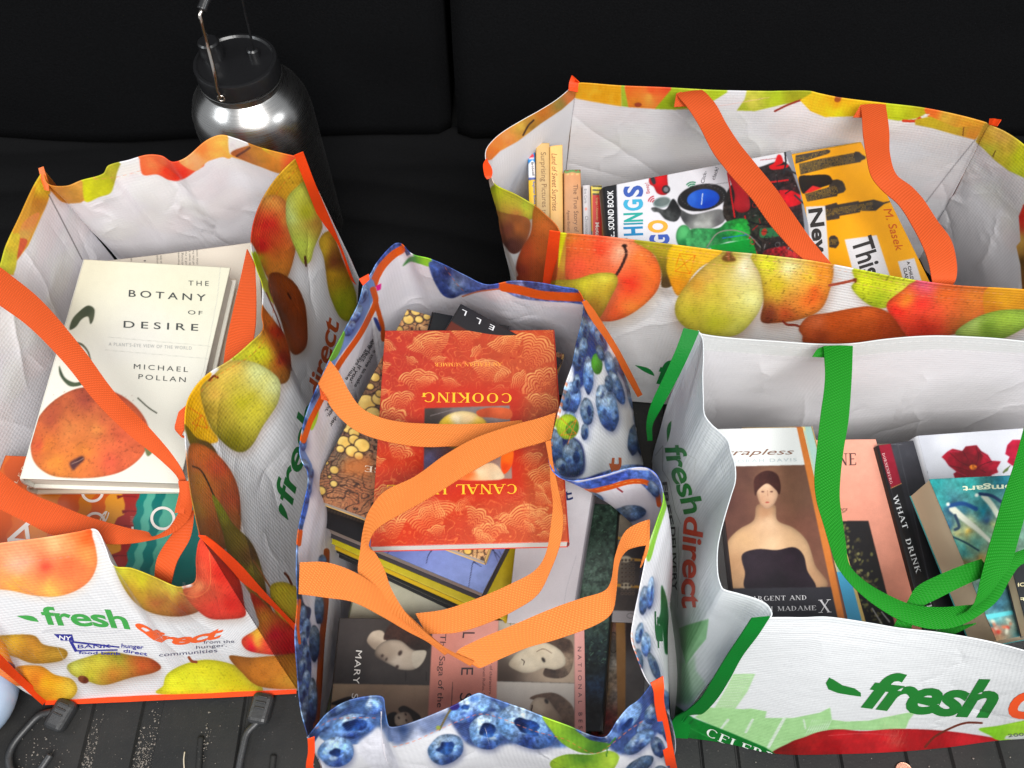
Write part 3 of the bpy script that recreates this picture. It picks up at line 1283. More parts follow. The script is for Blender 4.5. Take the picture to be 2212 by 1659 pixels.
# black cloth spread on the floor in front of the seats
nu, nv = 150, 60
X, Y = np.meshgrid(np.linspace(-.9, .95, nu), np.linspace(.66, 1.07, nv))
Z = .006 + .018 * np.abs(np.sin(Y * 38 + np.sin(X * 5) * 1.5 + X * 3)) * (.3 + vnoise(nv, nu, 30, 4, 3)) + .01 * vnoise(nv, nu, 14, 8, 3)
Z = np.maximum(Z, .003) + np.clip((Y - 1.0) * .3, 0, 1)
me = grid_mesh('black_cloth', np.stack([X, Y, Z], -1))
bc = link('black_cloth', me, None, [plain('black_cloth', (.005, .005, .0055), .9, bump=.5, bscale=500, var=.5, spec=.12)])
solid(bc, .002, 0)
tag(bc, 'rumpled black cloth lying flat in front of the seat backs', 'cloth')


# ------------------------------------------------------------------ bottle
def lathe(name, prof, mat, parent, n=72, c=(0, 0, 0), axis=None):
    bm = bmesh.new()
    rings = []
    for r, z in prof:
        rings.append([bm.verts.new((c[0] + r * cos(a), c[1] + r * sin(a), c[2] + z)) for a in np.linspace(0, 2 * pi, n, endpoint=False)])
    for a, b in zip(rings[:-1], rings[1:]):
        for i in range(n):
            bm.faces.new((a[i], a[(i + 1) % n], b[(i + 1) % n], b[i]))
    bm.faces.new(rings[-1])
    bm.faces.new(rings[0][::-1])
    bmesh.ops.recalc_face_normals(bm, faces=bm.faces)
    me = bpy.data.meshes.new(name)
    bm.to_mesh(me)
    bm.free()
    for p in me.polygons:
        p.use_smooth = len(p.vertices) == 4
    o = link(name, me, parent, [mat])
    m = o.modifiers.new('edges', 'EDGE_SPLIT')
    m.split_angle = radians(35)
    return o


LT = P(507, 129, .33)
bot = thing('steel_bottle', (LT[0], LT[1], 0), 'wide stainless steel bottle with black lid and wire handle standing behind the left bag', 'bottle')
steel, t_, N_, L_, b_ = nt('brushed_steel')
b_.inputs['Metallic'].default_value = 1
b_.inputs['Base Color'].default_value = (.50, .49, .48, 1)
tc = N_.new('ShaderNodeTexCoord'); mp = N_.new('ShaderNodeMapping'); mp.inputs['Scale'].default_value = (3, 3, 400)
ns = N_.new('ShaderNodeTexNoise'); ns.inputs['Scale'].default_value = 3; ns.inputs['Detail'].default_value = 4
L_.new(tc.outputs['Object'], mp.inputs['Vector']); L_.new(mp.outputs['Vector'], ns.inputs['Vector'])
mr = N_.new('ShaderNodeMapRange'); mr.inputs['To Min'].default_value = .2; mr.inputs['To Max'].default_value = .34
L_.new(ns.outputs['Fac'], mr.inputs['Value']); L_.new(mr.outputs['Result'], b_.inputs['Roughness'])
lathe('bottle_body', [(.074, .003), (.0785, .012), (.0790, .22), (.0790, .240), (.0770, .259), (.071, .275), (.062, .286), (.0530, .293), (.0505, .296), (.0505, .300), (.0530, .302), (.0530, .3055), (.049, .307)], steel, bot, c=(LT[0], LT[1], 0))
M['lid'] = plain('black_lid', (.010, .010, .011), .32, bump=.1, bscale=250, coat=.2)
lid = lathe('lid', [(.049, .307), (.0525, .3085), (.0525, .327), (.0515, .3295), (.048, .330), (.046, .3275), (.0, .3275)][:6] + [(.002, .3275)], M['lid'], bot, c=(LT[0], LT[1], 0))
cp = P(453, 92, .345)
lathe('pour_spout', [(.0145, .325), (.0145, .338), (.0135, .340), (.0135, .349), (.0115, .351), (.002, .351)], M['lid'], bot, 40, c=(cp[0] - .0, cp[1] - .004, 0))
kp = P(547, 113, .332)
lathe('pivot_knob', [(.008, .3275), (.008, .336), (.006, .338), (.001, .338)], M['lid'], bot, 24, c=(kp[0], kp[1], 0))
M['wire'] = plain('polished_wire', (.68, .62, .56), .18, metal=1)
tc_ = lambda p: p + (CAMP - p) / np.linalg.norm(CAMP - p) * .012
p1 = tc_(P(478, 211, .312))
hd = tube('wire_handle', [p1, p1 + np.array([-.001, .0, .010]), tc_(P(464, 160, .345)), P(448, 95, .385), P(435, 44, .415), P(432, 34, .42), P(436, 22, .424)], .0023, M['wire'], bot)
tube('wire_loop', [p1 + np.array([.004 * cos(a), -.001, .004 * sin(a)]) for a in np.linspace(0, 2 * pi, 9)], .0011, M['wire'], hd)
tube('wire_handle', [kp, P(540, 70, .37), P(530, 30, .40), P(520, -8, .425), P(505, -22, .43)], .0015, M['lid'], bot)
tube('handle_grip', [P(436, 22, .424), P(450, -8, .432), P(480, -24, .434), P(505, -22, .43)], .006, M['lid'], bot)

GEN = {'pear': generic_print('pear'), 'plum': generic_print('plum'), 'green': generic_print('green')}

# ================================================================== BAG A: pear print, orange handles, left
LEAF = (28, 128, 52)


def leaf(o, a, b, wdt, col=LEAF):
    a, b = np.array(a, float), np.array(b, float)
    t = b - a
    n = np.array([-t[1], t[0]]) / np.linalg.norm(t)
    ks = np.linspace(0, 1, 9)
    up_ = [a + t * k + n * wdt * .25 * sin(pi * k) for k in ks]
    dn = [a + t * k - n * wdt * sin(pi * min(1, k * .9 + .05)) * (.4 + .9 * k) for k in ks[::-1]]
    flat(o, [[tuple(p) for p in up_ + dn[1:-1]]], col)


GY = lambda *a: a
A_out = Cv(-420, 280, 900, 1560, (238, 238, 240), 11)
c = A_out
# -- side facing the middle bag
c.grad([(655, 330), (600, 385), (570, 440), (600, 470), (640, 430), (675, 400), (672, 345)], [(640, 370, (214, 170, 52)), (590, 430, (196, 140, 44)), (660, 350, (226, 186, 70))], noise=.08, speck=.5)
pear(c, [(580, 422), (612, 429), (636, 473), (640, 525), (628, 582), (609, 612), (583, 606), (566, 575), (551, 538), (536, 509), (545, 487), (562, 444)],
     [(585, 432, (196, 140, 70)), (576, 491, (178, 38, 34)), (566, 525, (172, 30, 32)), (556, 560, (170, 170, 40)), (618, 480, (196, 130, 60)), (610, 580, (190, 120, 50)), (545, 500, (190, 60, 40))])
c.grad([(553, 545), (575, 600), (592, 640), (590, 655), (570, 625), (548, 560)], [(555, 560, (160, 176, 36)), (585, 640, (190, 190, 50))])
pear(c, [(656, 393), (641, 404), (620, 429), (618, 473), (627, 509), (642, 546), (656, 570), (671, 564), (678, 538), (693, 502), (696, 484), (684, 444), (667, 411)],
     [(650, 410, (200, 206, 90)), (630, 460, (196, 210, 130)), (665, 450, (160, 160, 44)), (650, 540, (190, 206, 90)), (685, 480, (170, 130, 60))], stem=[(659, 555), (661, 574)])
pear(c, [(689, 520), (700, 560), (708, 618), (717, 650), (736, 687), (760, 690), (770, 640), (740, 560), (715, 500)],
     [(690, 540, (216, 180, 60)), (715, 600, (206, 160, 50)), (740, 660, (150, 160, 40)), (725, 560, (120, 66, 40)), (755, 660, (180, 180, 50))])
pear(c, [(583, 592), (606, 590), (638, 613), (658, 655), (664, 705), (662, 747), (643, 766), (628, 760), (618, 734), (606, 690), (590, 650), (580, 620)],
     [(600, 610, (128, 62, 22)), (640, 660, (120, 54, 22)), (650, 740, (140, 66, 30)), (610, 680, (108, 52, 20))])
c.line([(622, 634), (628, 645)], 4, (60, 24, 14))
c.line([(575, 632), (600, 690), (622, 760), (630, 800)], 2.6, (120, 60, 50))
pear(c, [(560, 650), (574, 669), (592, 692), (615, 724), (627, 766), (627, 808), (615, 828), (588, 826), (560, 808), (523, 780), (500, 778), (537, 743), (565, 722), (562, 690)],
     [(565, 680, (190, 100, 40)), (600, 720, (160, 44, 24)), (615, 770, (140, 40, 24)), (545, 755, (196, 196, 56)), (560, 770, (180, 180, 40)), (605, 815, (130, 80, 30)), (515, 778, (200, 206, 60))], speck=.8)
c.poly([(405, 863), (430, 826), (460, 800), (440, 850), (445, 890), (453, 919), (472, 951), (449, 958), (421, 944), (402, 919)], (228, 176, 36), smooth=True, noise=.05)
c.line([(408, 880), (440, 900), (448, 925), (415, 915), (436, 896), (420, 930)], 1.3, (214, 90, 30), smooth=False)
pear(c, [(463, 808), (490, 784), (523, 778), (560, 787), (597, 812), (606, 835), (599, 873), (569, 919), (546, 960), (523, 977), (495, 967), (458, 928), (437, 872), (435, 835)],
     [(560, 800, (216, 220, 150)), (595, 835, (220, 224, 160)), (522, 865, (172, 164, 44)), (555, 890, (190, 180, 60)), (500, 950, (120, 112, 26)), (463, 845, (180, 146, 66)), (500, 800, (206, 176, 84)), (450, 890, (140, 116, 40))], speck=.5)
c.line([(452, 822), (462, 812), (470, 816)], 5, (120, 60, 30))
c.grad([(402, 920), (425, 945), (455, 958), (470, 985), (440, 965), (412, 962)], [(410, 930, (120, 100, 30)), (460, 970, (96, 72, 40))])
pear(c, [(412, 960), (435, 960), (467, 979), (495, 1011), (514, 1053), (520, 1104), (516, 1155), (477, 1190), (439, 1172), (424, 1127), (410, 1058), (406, 985)],
     [(430, 975, (204, 110, 50)), (470, 1010, (196, 84, 52)), (500, 1080, (176, 84, 54)), (425, 1040, (176, 116, 48)), (460, 1130, (150, 84, 44)), (500, 1150, (140, 90, 50)), (415, 1100, (168, 128, 50))])
c.line([(416, 1007), (432, 1014), (446, 1036), (463, 1073)], 3.4, (62, 44, 30))
pear(c, [(458, 1068), (478, 1090), (504, 1132), (537, 1164), (555, 1196), (569, 1243), (578, 1289), (590, 1330), (560, 1310), (520, 1250), (495, 1206), (481, 1150), (467, 1104)],
     [(470, 1090, (160, 160, 50)), (500, 1150, (122, 104, 44)), (540, 1200, (100, 70, 40)), (530, 1240, (150, 140, 50)), (570, 1290, (130, 96, 50))])
c.line([(546, 1210), (558, 1226), (572, 1250), (585, 1270)], 4, (170, 116, 70))
pear(c, [(583, 1272), (606, 1257), (636, 1266), (660, 1290), (660, 1400), (630, 1400), (600, 1340)], [(600, 1280, (236, 206, 60)), (640, 1300, (240, 200, 70)), (640, 1380, (214, 70, 50))])
c.line([(615, 1238), (622, 1246), (630, 1262)], 5, (116, 62, 36))
c.dash([(655, 350), (610, 400), (580, 450), (560, 500), (562, 550), (580, 600), (590, 660), (582, 715), (545, 765), (470, 812), (430, 850)], 1.1, (214, 110, 50))
# -- front
pear(c, [(-120, 1210), (-60, 1188), (0, 1170), (94, 1152), (188, 1138), (200, 1160), (208, 1190), (209, 1222), (193, 1255), (160, 1278), (118, 1289), (71, 1286), (24, 1276), (-60, 1262)],
     [(94, 1226, (246, 84, 62)), (150, 1230, (248, 110, 70)), (40, 1215, (250, 170, 140)), (120, 1180, (250, 168, 120)), (185, 1190, (246, 140, 80)), (30, 1262, (248, 160, 80)), (110, 1280, (250, 176, 90)), (190, 1150, (240, 90, 40)), (-60, 1220, (246, 110, 80))],
     shadow=(2, 6, 8, .3, (250, 200, 150)), edge=.08, speck=.15)
c.grad([(205, 1140), (222, 1165), (243, 1218), (252, 1222), (236, 1170), (214, 1142)], [(215, 1150, (232, 110, 60)), (245, 1215, (230, 180, 110))])
pear(c, [(247, 1216), (283, 1222), (330, 1240), (384, 1264), (400, 1276), (418, 1297), (431, 1319), (386, 1332), (330, 1325), (292, 1302), (264, 1264)],
     [(260, 1225, (196, 190, 60)), (310, 1245, (190, 180, 46)), (370, 1270, (204, 190, 70)), (340, 1300, (150, 90, 50)), (400, 1315, (130, 64, 40)), (290, 1285, (170, 130, 50)), (420, 1300, (150, 84, 54))], speck=.3)
pear(c, [(420, 1150), (452, 1170), (495, 1217), (518, 1255), (527, 1302), (529, 1331), (490, 1338), (452, 1336), (424, 1316), (402, 1290), (396, 1272), (418, 1262), (424, 1210)],
     [(440, 1190, (206, 70, 50)), (480, 1240, (186, 44, 34)), (500, 1300, (176, 40, 34)), (440, 1290, (170, 70, 50)), (420, 1275, (196, 120, 80)), (460, 1320, (190, 60, 50)), (430, 1240, (196, 80, 56))])
c.line([(452, 1190), (455, 1250), (448, 1275), (420, 1290), (385, 1280)], 1., (230, 140, 90))
c.dash([(150, 1203), (100, 1208), (40, 1218), (0, 1222)], 1., (250, 160, 150))
pear(c, [(542, 1280), (553, 1325), (558, 1354), (523, 1380), (532, 1403), (565, 1412), (612, 1415), (650, 1408), (650, 1370), (625, 1350), (589, 1320)],
     [(550, 1300, (196, 60, 40)), (570, 1340, (240, 150, 60)), (600, 1370, (214, 36, 56)), (545, 1390, (206, 30, 50)), (630, 1400, (190, 30, 40)), (560, 1370, (246, 180, 70))])
pear(c, [(-60, 1380), (9, 1372), (71, 1372), (94, 1392), (137, 1401), (146, 1415), (127, 1429), (71, 1433), (24, 1417), (-40, 1410)],
     [(30, 1385, (206, 160, 50)), (75, 1390, (176, 122, 46)), (120, 1412, (170, 130, 50)), (60, 1420, (160, 112, 40))])
pear(c, [(-80, 1370), (0, 1380), (24, 1425), (48, 1470), (30, 1480), (-60, 1440)], [(0, 1400, (226, 150, 40)), (30, 1450, (216, 110, 30))])
pear(c, [(33, 1443), (85, 1438), (118, 1457), (155, 1467), (167, 1490), (150, 1512), (108, 1520), (60, 1480)],
     [(60, 1450, (222, 150, 50)), (110, 1475, (238, 160, 40)), (150, 1490, (240, 190, 70)), (80, 1470, (206, 120, 40))])
c.line([(18, 1432), (30, 1440), (26, 1455), (44, 1466)], 6, (104, 40, 26))
pear(c, [(146, 1436), (188, 1419), (235, 1408), (283, 1415), (325, 1422), (348, 1441), (330, 1454), (283, 1464), (226, 1480), (188, 1471), (155, 1457)],
     [(165, 1440, (206, 206, 96)), (215, 1430, (190, 184, 70)), (250, 1425, (150, 140, 50)), (300, 1440, (176, 84, 44)), (240, 1465, (180, 120, 50)), (335, 1440, (160, 70, 40)), (190, 1460, (190, 180, 60))])
c.grad(c.ell(180, 1468, 12, 8, 20), [(180, 1465, (150, 90, 60)), (186, 1472, (90, 44, 30))])
pear(c, [(350, 1500), (353, 1480), (362, 1455), (400, 1434), (447, 1425), (499, 1434), (540, 1455), (558, 1472), (550, 1500)],
     [(380, 1450, (206, 206, 50)), (440, 1440, (214, 206, 50)), (370, 1480, (244, 240, 60)), (500, 1460, (200, 190, 40)), (440, 1475, (220, 220, 60))])
c.line([(408, 1420), (414, 1428), (424, 1430)], 6, (150, 80, 50))
pear(c, [(495, 1417), (542, 1420), (600, 1416), (660, 1416), (660, 1482), (565, 1484), (520, 1450)],
     [(520, 1425, (150, 92, 40)), (600, 1440, (196, 124, 50)), (630, 1470, (206, 150, 60)), (560, 1460, (180, 110, 40))])
c.dash([(205, 1172), (228, 1176), (245, 1190)], .9, (190, 170, 160))
c.line([(115, 1380), (150, 1450)], 1, (205, 205, 212), False, .7)
c.line([(90, 1366), (120, 1360), (240, 1368), (262, 1362)], 1, (190, 190, 198), True, .8)

A_in = Cv(-420, 260, 900, 1300, (226, 224, 228), 12)
c = A_in
# turned-over hem of the back and left walls
hemA = [(85, 370), (105, 397), (143, 401), (175, 389), (222, 375), (234, 357), (278, 345), (317, 334), (349, 336), (373, 349), (401, 340), (444, 304), (476, 291), (508, 298), (563, 318), (650, 340)]
hemL = [(108, 412), (134, 436), (165, 437), (215, 424), (238, 412), (250, 382), (282, 374), (330, 372), (380, 384), (420, 366), (450, 346), (478, 338), (500, 338), (545, 350), (612, 370), (640, 355)]
top = [(x, y - 30) for x, y in hemA]
c.poly(top + hemL[::-1], (226, 160, 80), smooth=False, blur=.8)
G = lambda pts, sd, **k: c.grad(pts, sd, noise=.08, **k)
G([(80, 360), (110, 412), (134, 436), (165, 437), (180, 430), (186, 380), (140, 370)], [(110, 400, (206, 130, 50)), (150, 420, (190, 140, 66)), (175, 400, (214, 160, 80))])
G([(184, 360), (182, 432), (215, 424), (240, 414), (252, 380), (282, 372), (286, 330), (230, 330)], [(190, 400, (206, 206, 40)), (230, 390, (190, 190, 40)), (265, 350, (150, 150, 40)), (250, 370, (170, 160, 60))])
G([(280, 320), (250, 385), (290, 374), (308, 374), (316, 320)], [(290, 350, (238, 234, 240))])
G([(312, 300), (305, 372), (340, 376), (366, 388), (392, 388), (425, 366), (440, 350), (400, 300)], [(330, 350, (240, 130, 80)), (370, 365, (228, 62, 40)), (400, 370, (220, 50, 36)), (350, 345, (236, 110, 70)), (420, 350, (240, 120, 80))])
G([(395, 300), (380, 340), (420, 368), (448, 348), (478, 338), (500, 338), (520, 280), (440, 270)], [(440, 320, (238, 134, 70)), (480, 310, (244, 180, 90)), (500, 320, (240, 170, 80)), (430, 350, (242, 170, 120))])
G([(500, 280), (496, 330), (515, 325), (545, 312), (550, 280)], [(515, 305, (236, 232, 236))])
G([(498, 330), (520, 318), (560, 310), (600, 320), (612, 372), (560, 358), (520, 342)], [(520, 330, (160, 90, 50)), (560, 335, (190, 130, 50)), (590, 350, (200, 130, 50))])
G([(545, 305), (600, 318), (660, 330), (650, 365), (610, 372), (600, 345)], [(560, 318, (196, 200, 50)), (600, 330, (214, 150, 60)), (630, 350, (220, 90, 50))])
c.line([(512, 336), (530, 325), (540, 318)], 5, (90, 50, 40))
c.dash([(205, 386), (250, 382), (310, 366)], .9, (236, 150, 120))
# left wall hem
c.poly([(85, 360), (108, 412), (96, 450), (60, 530), (30, 570), (28, 595), (0, 590), (-60, 640), (-200, 800), (-400, 1000), (-420, 700), (0, 440), (60, 380)], (214, 160, 60))
G([(88, 370), (106, 410), (98, 445), (80, 470), (60, 480), (72, 420)], [(90, 400, (214, 190, 60)), (84, 440, (190, 130, 50))])
G([(60, 470), (84, 460), (70, 500), (50, 530), (38, 520), (44, 490)], [(60, 480, (226, 140, 80)), (52, 510, (214, 170, 90))])
G([(40, 515), (58, 520), (44, 550), (30, 560), (30, 530)], [(44, 530, (190, 90, 60))])
G([(10, 520), (40, 505), (36, 550), (28, 590), (0, 590), (-30, 590)], [(10, 560, (190, 190, 60)), (25, 530, (206, 180, 60))])
# yarn of the seam in the corner
c.line([(104, 420), (140, 490), (176, 560)], 2.2, (120, 116, 118))

bagA = thing('shopping_bag', (-.40, .42, 0), 'pear and peach printed bag with orange straps, leftmost, holding the white botany book', 'bag', 'reusable shopping bags full of books')
cA = (-.39, .43)
bBL, bBR, bFR, bFL = (-.535, .700), (-.232, .755), (-.252, .160), (-.545, .147)
o = wall(bagA, 'back_panel', [(93, 366, .342), (105, 397, .34), (143, 401, .338), (175, 389, .338), (222, 375, .339), (234, 357, .342), (278, 345, .342), (317, 334, .343), (349, 336, .342), (373, 349, .34), (401, 340, .341), (444, 304, .346), (476, 291, .347), (508, 298, .346), (563, 318, .344), (640, 337, .342), (652, 337, .342)],
         [bBL, bBR], cA, A_out, A_in, out_px=False, wr=.006, seed=21)
aL = wall(bagA, 'side_panel', [(93, 366, .342), (70, 405, .34), (40, 470, .34), (12, 530, .338), (-8, 590, .335), (-80, 700, .33), (-200, 880, .32), (-360, 1228, .30)],
          [bBL, bFL], cA, A_out, A_in, out_px=False, wr=.005, seed=22)
aR = wall(bagA, 'side_panel', [(652, 337, .342), (640, 342, .342), (608, 372, .34), (582, 405, .338), (560, 445, .336), (546, 490, .334), (543, 535, .333), (555, 580, .333), (567, 615, .333), (568, 650, .332), (566, 680, .332), (568, 712, .332), (540, 742, .331), (500, 776, .33), (452, 806, .329), (425, 832, .328), (405, 868, .328), (400, 920, .327), (404, 990, .327), (412, 1060, .327), (424, 1120, .328), (433, 1160, .329)],
          [bBR, (-.236, .60), (-.245, .35), bFR], cA, A_out, A_in, wr=.0045, seed=23)
aF = wall(bagA, 'front_panel', [(-360, 1228, .30), (-120, 1190, .297), (0, 1174, .296), (100, 1161, .296), (170, 1149, .297), (200, 1143, .297), (212, 1150, .296), (226, 1182, .29), (244, 1222, .282), (283, 1228, .28), (330, 1246, .276), (381, 1268, .274), (402, 1266, .275), (420, 1258, .279), (425, 1240, .288), (424, 1205, .305), (428, 1175, .322), (434, 1162, .329)],
          [bFL, bFR], cA, A_out, None, wr=.003, seed=24,
          rows=())
wall(bagA, 'base_panel', [Q([(bBL[0], bBL[1], .004)])[0].tolist() + [.004], Q([(bBR[0], bBR[1], .004)])[0].tolist() + [.004]], [(bFL[0], bFL[1], .004), (bFR[0], bFR[1], .004)], cA, A_out, None, out_px=False, wr=0.0001, res=8)
# piping
ribbon(bagA, 'binding', [(636, 338, 655, 329, .342), (660, 400, 680, 394, .29), (686, 466, 708, 460, .21), (716, 535, 736, 528, .12), (744, 606, 763, 602, .03), (750, 622, 770, 616, .005)], M['orange_bind'], lift=.022, cols=4)
ribbon(bagA, 'binding', [(428, 1156, 444, 1158, .33), (450, 1178, 466, 1172, .315), (500, 1232, 518, 1218, .24), (548, 1290, 566, 1272, .16), (600, 1352, 622, 1332, .07), (640, 1398, 662, 1372, .01)], M['orange_bind'], lift=.004, cols=4)
ribbon(bagA, 'binding', [(640, 1474, 640, 1498, .003), (520, 1480, 520, 1505, .003), (400, 1486, 400, 1510, .003), (280, 1492, 280, 1516, .003), (160, 1498, 160, 1521, .003), (106, 1499, 98, 1523, .003)], M['orange_bind'], lift=.004, cols=4)
ribbon(bagA, 'binding', [(108, 1506, 90, 1522, .004), (60, 1472, 44, 1480, .06), (0, 1413, -14, 1432, .15), (-60, 1362, -80, 1384, .21), (-360, 1220, -378, 1236, .30)], M['orange_bind'], lift=.004, cols=4)
ribbon(bagA, 'binding', [(82, 362, 93, 358, .345), (90, 392, 104, 394, .335), (96, 410, 106, 412, .33)], M['rust_bind'], lift=.002, cols=3)
# handles
SM = M['orange_strap']
ribbon(bagA, 'handle', [(-6, 574, -30, 640, .338), (14, 588, -8, 655, .336), (90, 650, 62, 706, .333), (180, 755, 140, 785, .331), (250, 850, 210, 872, .330), (330, 932, 280, 940, .328), (385, 1000, 352, 998, .322), (402, 1042, 388, 1040, .312), (398, 1110, 378, 1108, .300)], SM, wave=.001)
ribbon(bagA, 'handle', [(412, 1040, 386, 1040, .318), (416, 1080, 392, 1090, .305), (408, 1120, 372, 1132, .29), (372, 1152, 352, 1150, .283), (335, 1165, 330, 1160, .28), (300, 1172, 320, 1150, .276), (262, 1176, 280, 1142, .272), (205, 1172, 190, 1116, .270), (120, 1158, 130, 1092, .270), (60, 1130, 60, 1062, .270), (-40, 1080, -10, 1010, .272)], SM, wave=.001)
ribbon(bagA, 'handle', [(420, 1098, 392, 1128, .285), (412, 1160, 352, 1182, .272), (384, 1212, 338, 1212, .262), (370, 1262, 333, 1262, .25)], SM)
ribbon(bagA, 'handle', [(534, 538, 550, 570, .325), (520, 600, 553, 640, .31), (506, 660, 552, 700, .30), (490, 730, 545, 745, .295), (482, 790, 530, 790, .29)], SM)
ribbon(bagA, 'handle', [(385, 888, 406, 872, .322), (380, 910, 406, 912, .318), (378, 926, 392, 942, .314), (388, 938, 404, 946, .312)], SM)

# logo and charity print
text(aR, 'fresh', [(630, 1092), (645, 1030), (668, 960), (690, 880)], 44, (24, 112, 50), bold=.018, shear=.3, space=.95)
text(aR, 'direct', [(694, 868), (708, 800), (724, 735), (734, 690)], 36, (186, 84, 36), bold=.018, shear=.3, space=.95)
leaf(aR, (622, 1124), (606, 1086), 12, (24, 112, 50))
text(aF, 'fresh', [(86, 1346), (140, 1350), (210, 1352), (282, 1358)], 38, (66, 158, 74), bold=.022, shear=-.25, space=.95)
leaf(aF, (36, 1330), (84, 1343), 9, (66, 158, 74))
text(aF, 'direct', [(290, 1352), (312, 1366), (335, 1382), (380, 1391), (430, 1386), (486, 1374)], 22, (232, 96, 44), bold=.035, shear=.3, space=.9)
flat(aF, [[(116, 1369), (156, 1370), (160, 1384), (132, 1383)]], (48, 50, 140))
text(aF, 'NY', [(128, 1380), (154, 1382)], 9, (240, 240, 240), bold=.02, lift=.0008)
flat(aF, [[(149, 1384), (156, 1385), (168, 1406), (162, 1408)], [(156, 1384), (258, 1396), (258, 1399), (157, 1388)], [(163, 1404), (254, 1402), (254, 1405), (164, 1407)]], (48, 50, 140))
text(aF, 'BANK', [(168, 1400), (240, 1399)], 8, (54, 56, 146), bold=.01)
text(aF, 'hunger', [(262, 1398), (310, 1402)], 9, (54, 56, 146), bold=.02)
text(aF, 'food bank', [(170, 1412), (262, 1414)], 6, (54, 56, 146), bold=.02)
text(aF, 'direct', [(266, 1408), (318, 1416)], 7, (54, 56, 146), bold=.02)
text(aF, 'from the', [(440, 1390), (506, 1388)], 7, (90, 90, 110))
text(aF, 'hunger.', [(424, 1401), (490, 1396)], 7, (90, 90, 110))
text(aF, 'communities', [(344, 1418), (470, 1408)], 8, (80, 80, 110))

# ------------------------------------------------------------------ books of bag A
c = Cv(0, 500, 600, 1100, (232, 230, 218), 31)
c.grad([(150, 500), (520, 500), (520, 780), (120, 780)], [(200, 560, (234, 230, 208)), (400, 600, (232, 230, 208)), (300, 760, (230, 228, 220))], smooth=False, blur=12, noise=.01)
c.line([(476, 578), (470, 640), (440, 800), (400, 900)], .9, (196, 196, 186), False)
c.line([(233, 728), (455, 748)], .9, (196, 196, 186), False)
c.line([(228, 756), (450, 775)], .9, (196, 196, 186), False)
c.grad([(70, 930), (100, 880), (150, 845), (200, 836), (255, 850), (300, 885), (322, 930), (310, 980), (270, 1015), (220, 1030), (160, 1033), (105, 1025), (70, 990)],
       [(180, 860, (150, 72, 56)), (240, 870, (176, 84, 64)), (110, 900, (166, 80, 54)), (100, 960, (206, 120, 52)), (130, 1000, (212, 134, 58)), (180, 980, (214, 128, 60)), (260, 940, (204, 96, 66)), (300, 930, (206, 100, 70)), (240, 1000, (204, 92, 66)), (150, 930, (206, 126, 70)), (210, 930, (216, 136, 74)), (80, 960, (190, 84, 52))],
       noise=.09, cell=22, speck=.6, edge=.1, er=5)
rr = random.Random(3)
for i in range(160):
    x, y = rr.gauss(200, 45), rr.gauss(870, 16)
    if 90 < x < 300 and y > 845:
        c.poly(c.ell(x, y, .9, .9, n=6), (104, 48, 40), alpha=.6)
c.grad([(150, 1000), (165, 990), (178, 985), (182, 993), (168, 1006), (158, 1016)], [(165, 998, (84, 50, 54)), (176, 988, (60, 34, 38))], blur=2)
c.line([(155, 1002), (170, 996), (180, 990)], 2, (140, 110, 100))
c.grad([(312, 960), (324, 944), (338, 954), (330, 976), (318, 985)], [(325, 960, (140, 140, 100)), (328, 975, (106, 116, 80))])
c.grad([(150, 712), (156, 690), (172, 672), (190, 660), (204, 668), (202, 690), (195, 700), (190, 684), (176, 690), (164, 706)], [(165, 690, (70, 78, 60)), (190, 668, (60, 68, 52)), (200, 690, (84, 88, 70))])
c.line([(158, 740), (176, 744), (190, 760), (196, 780)], 6, (92, 92, 74), taper=.5)
c.grad([(128, 790), (140, 815), (160, 826), (178, 824), (176, 832), (150, 834), (130, 812)], [(140, 805, (60, 74, 56)), (165, 828, (74, 86, 66))])
c.line([(298, 860), (320, 880), (338, 892)], 3, (70, 74, 60))
spc = Cv(0, 500, 400, 1200, (226, 224, 212), 2)
bt, fc, sp = book('hardcover_book', 'white hardcover with a large peach and black spaced capitals, on top in the left bag', [(182, 560), (497, 578), (388, 1044), (45, 1033)], [.268, .265, .262, .265], .027, c, 'L', (228, 226, 214), hard=True, group='books in the left pear bag')
ik = (62, 66, 66)
text(fc, 'THE', [(407, 617), (451, 618)], 11, ik, space=1.5, step=0)
text(fc, 'BOTANY', [(278, 641), (444, 651)], 15, ik, space=1.5, step=0, bold=.006)
text(fc, 'OF', [(406, 679), (437, 681)], 9, ik, space=1.4, step=0)
text(fc, 'DESIRE', [(267, 708), (428, 715)], 15, ik, space=1.55, step=0, bold=.006)
text(fc, "A PLANT'S-EYE VIEW OF THE WORLD", [(235, 747), (414, 756)], 7.5, (156, 158, 156), space=1.2, step=0)
text(fc, 'MICHAEL', [(289, 797), (406, 804)], 11, ik, space=1.4, step=0)
text(fc, 'POLLAN', [(299, 819), (401, 826)], 11, ik, space=1.4, step=0)

c = Cv(150, 480, 620, 1150, (226, 214, 196), 33)
book('hardcover_book', 'cream hardcover directly under the white book with the peach', [(196, 580), (509, 602), (404, 1050), (60, 1052)], [.236, .235, .233, .235], .02, c, 'L', (222, 206, 186), hard=True, group='books in the left pear bag', page=(.8, .66, .55))
c = Cv(150, 480, 640, 1150, (222, 214, 200), 34)
bt, fc, sp = book('open_book', 'open cream pages with small grey text peeking out behind the white book', [(215, 566), (556, 522), (575, 800), (230, 850)], [.215, .222, .215, .205], .02, c, 'L', (214, 206, 190), mat='matte', group='books in the left pear bag')
for i, (x, s, L) in enumerate([(286, 'the', 14), (316, 'il', 10), (342, 'empire', 26), (350, 'to be', 20), (388, 'honesty', 34), (396, 'driving my', 40), (404, 'of a rude', 38), (412, 'is men that', 42), (420, 'of the living', 40), (428, 'they contain', 42)]):
    text(fc, s, [(x, 572), (x - 1, 572 - L)], 4.5, (110, 106, 100), step=0)
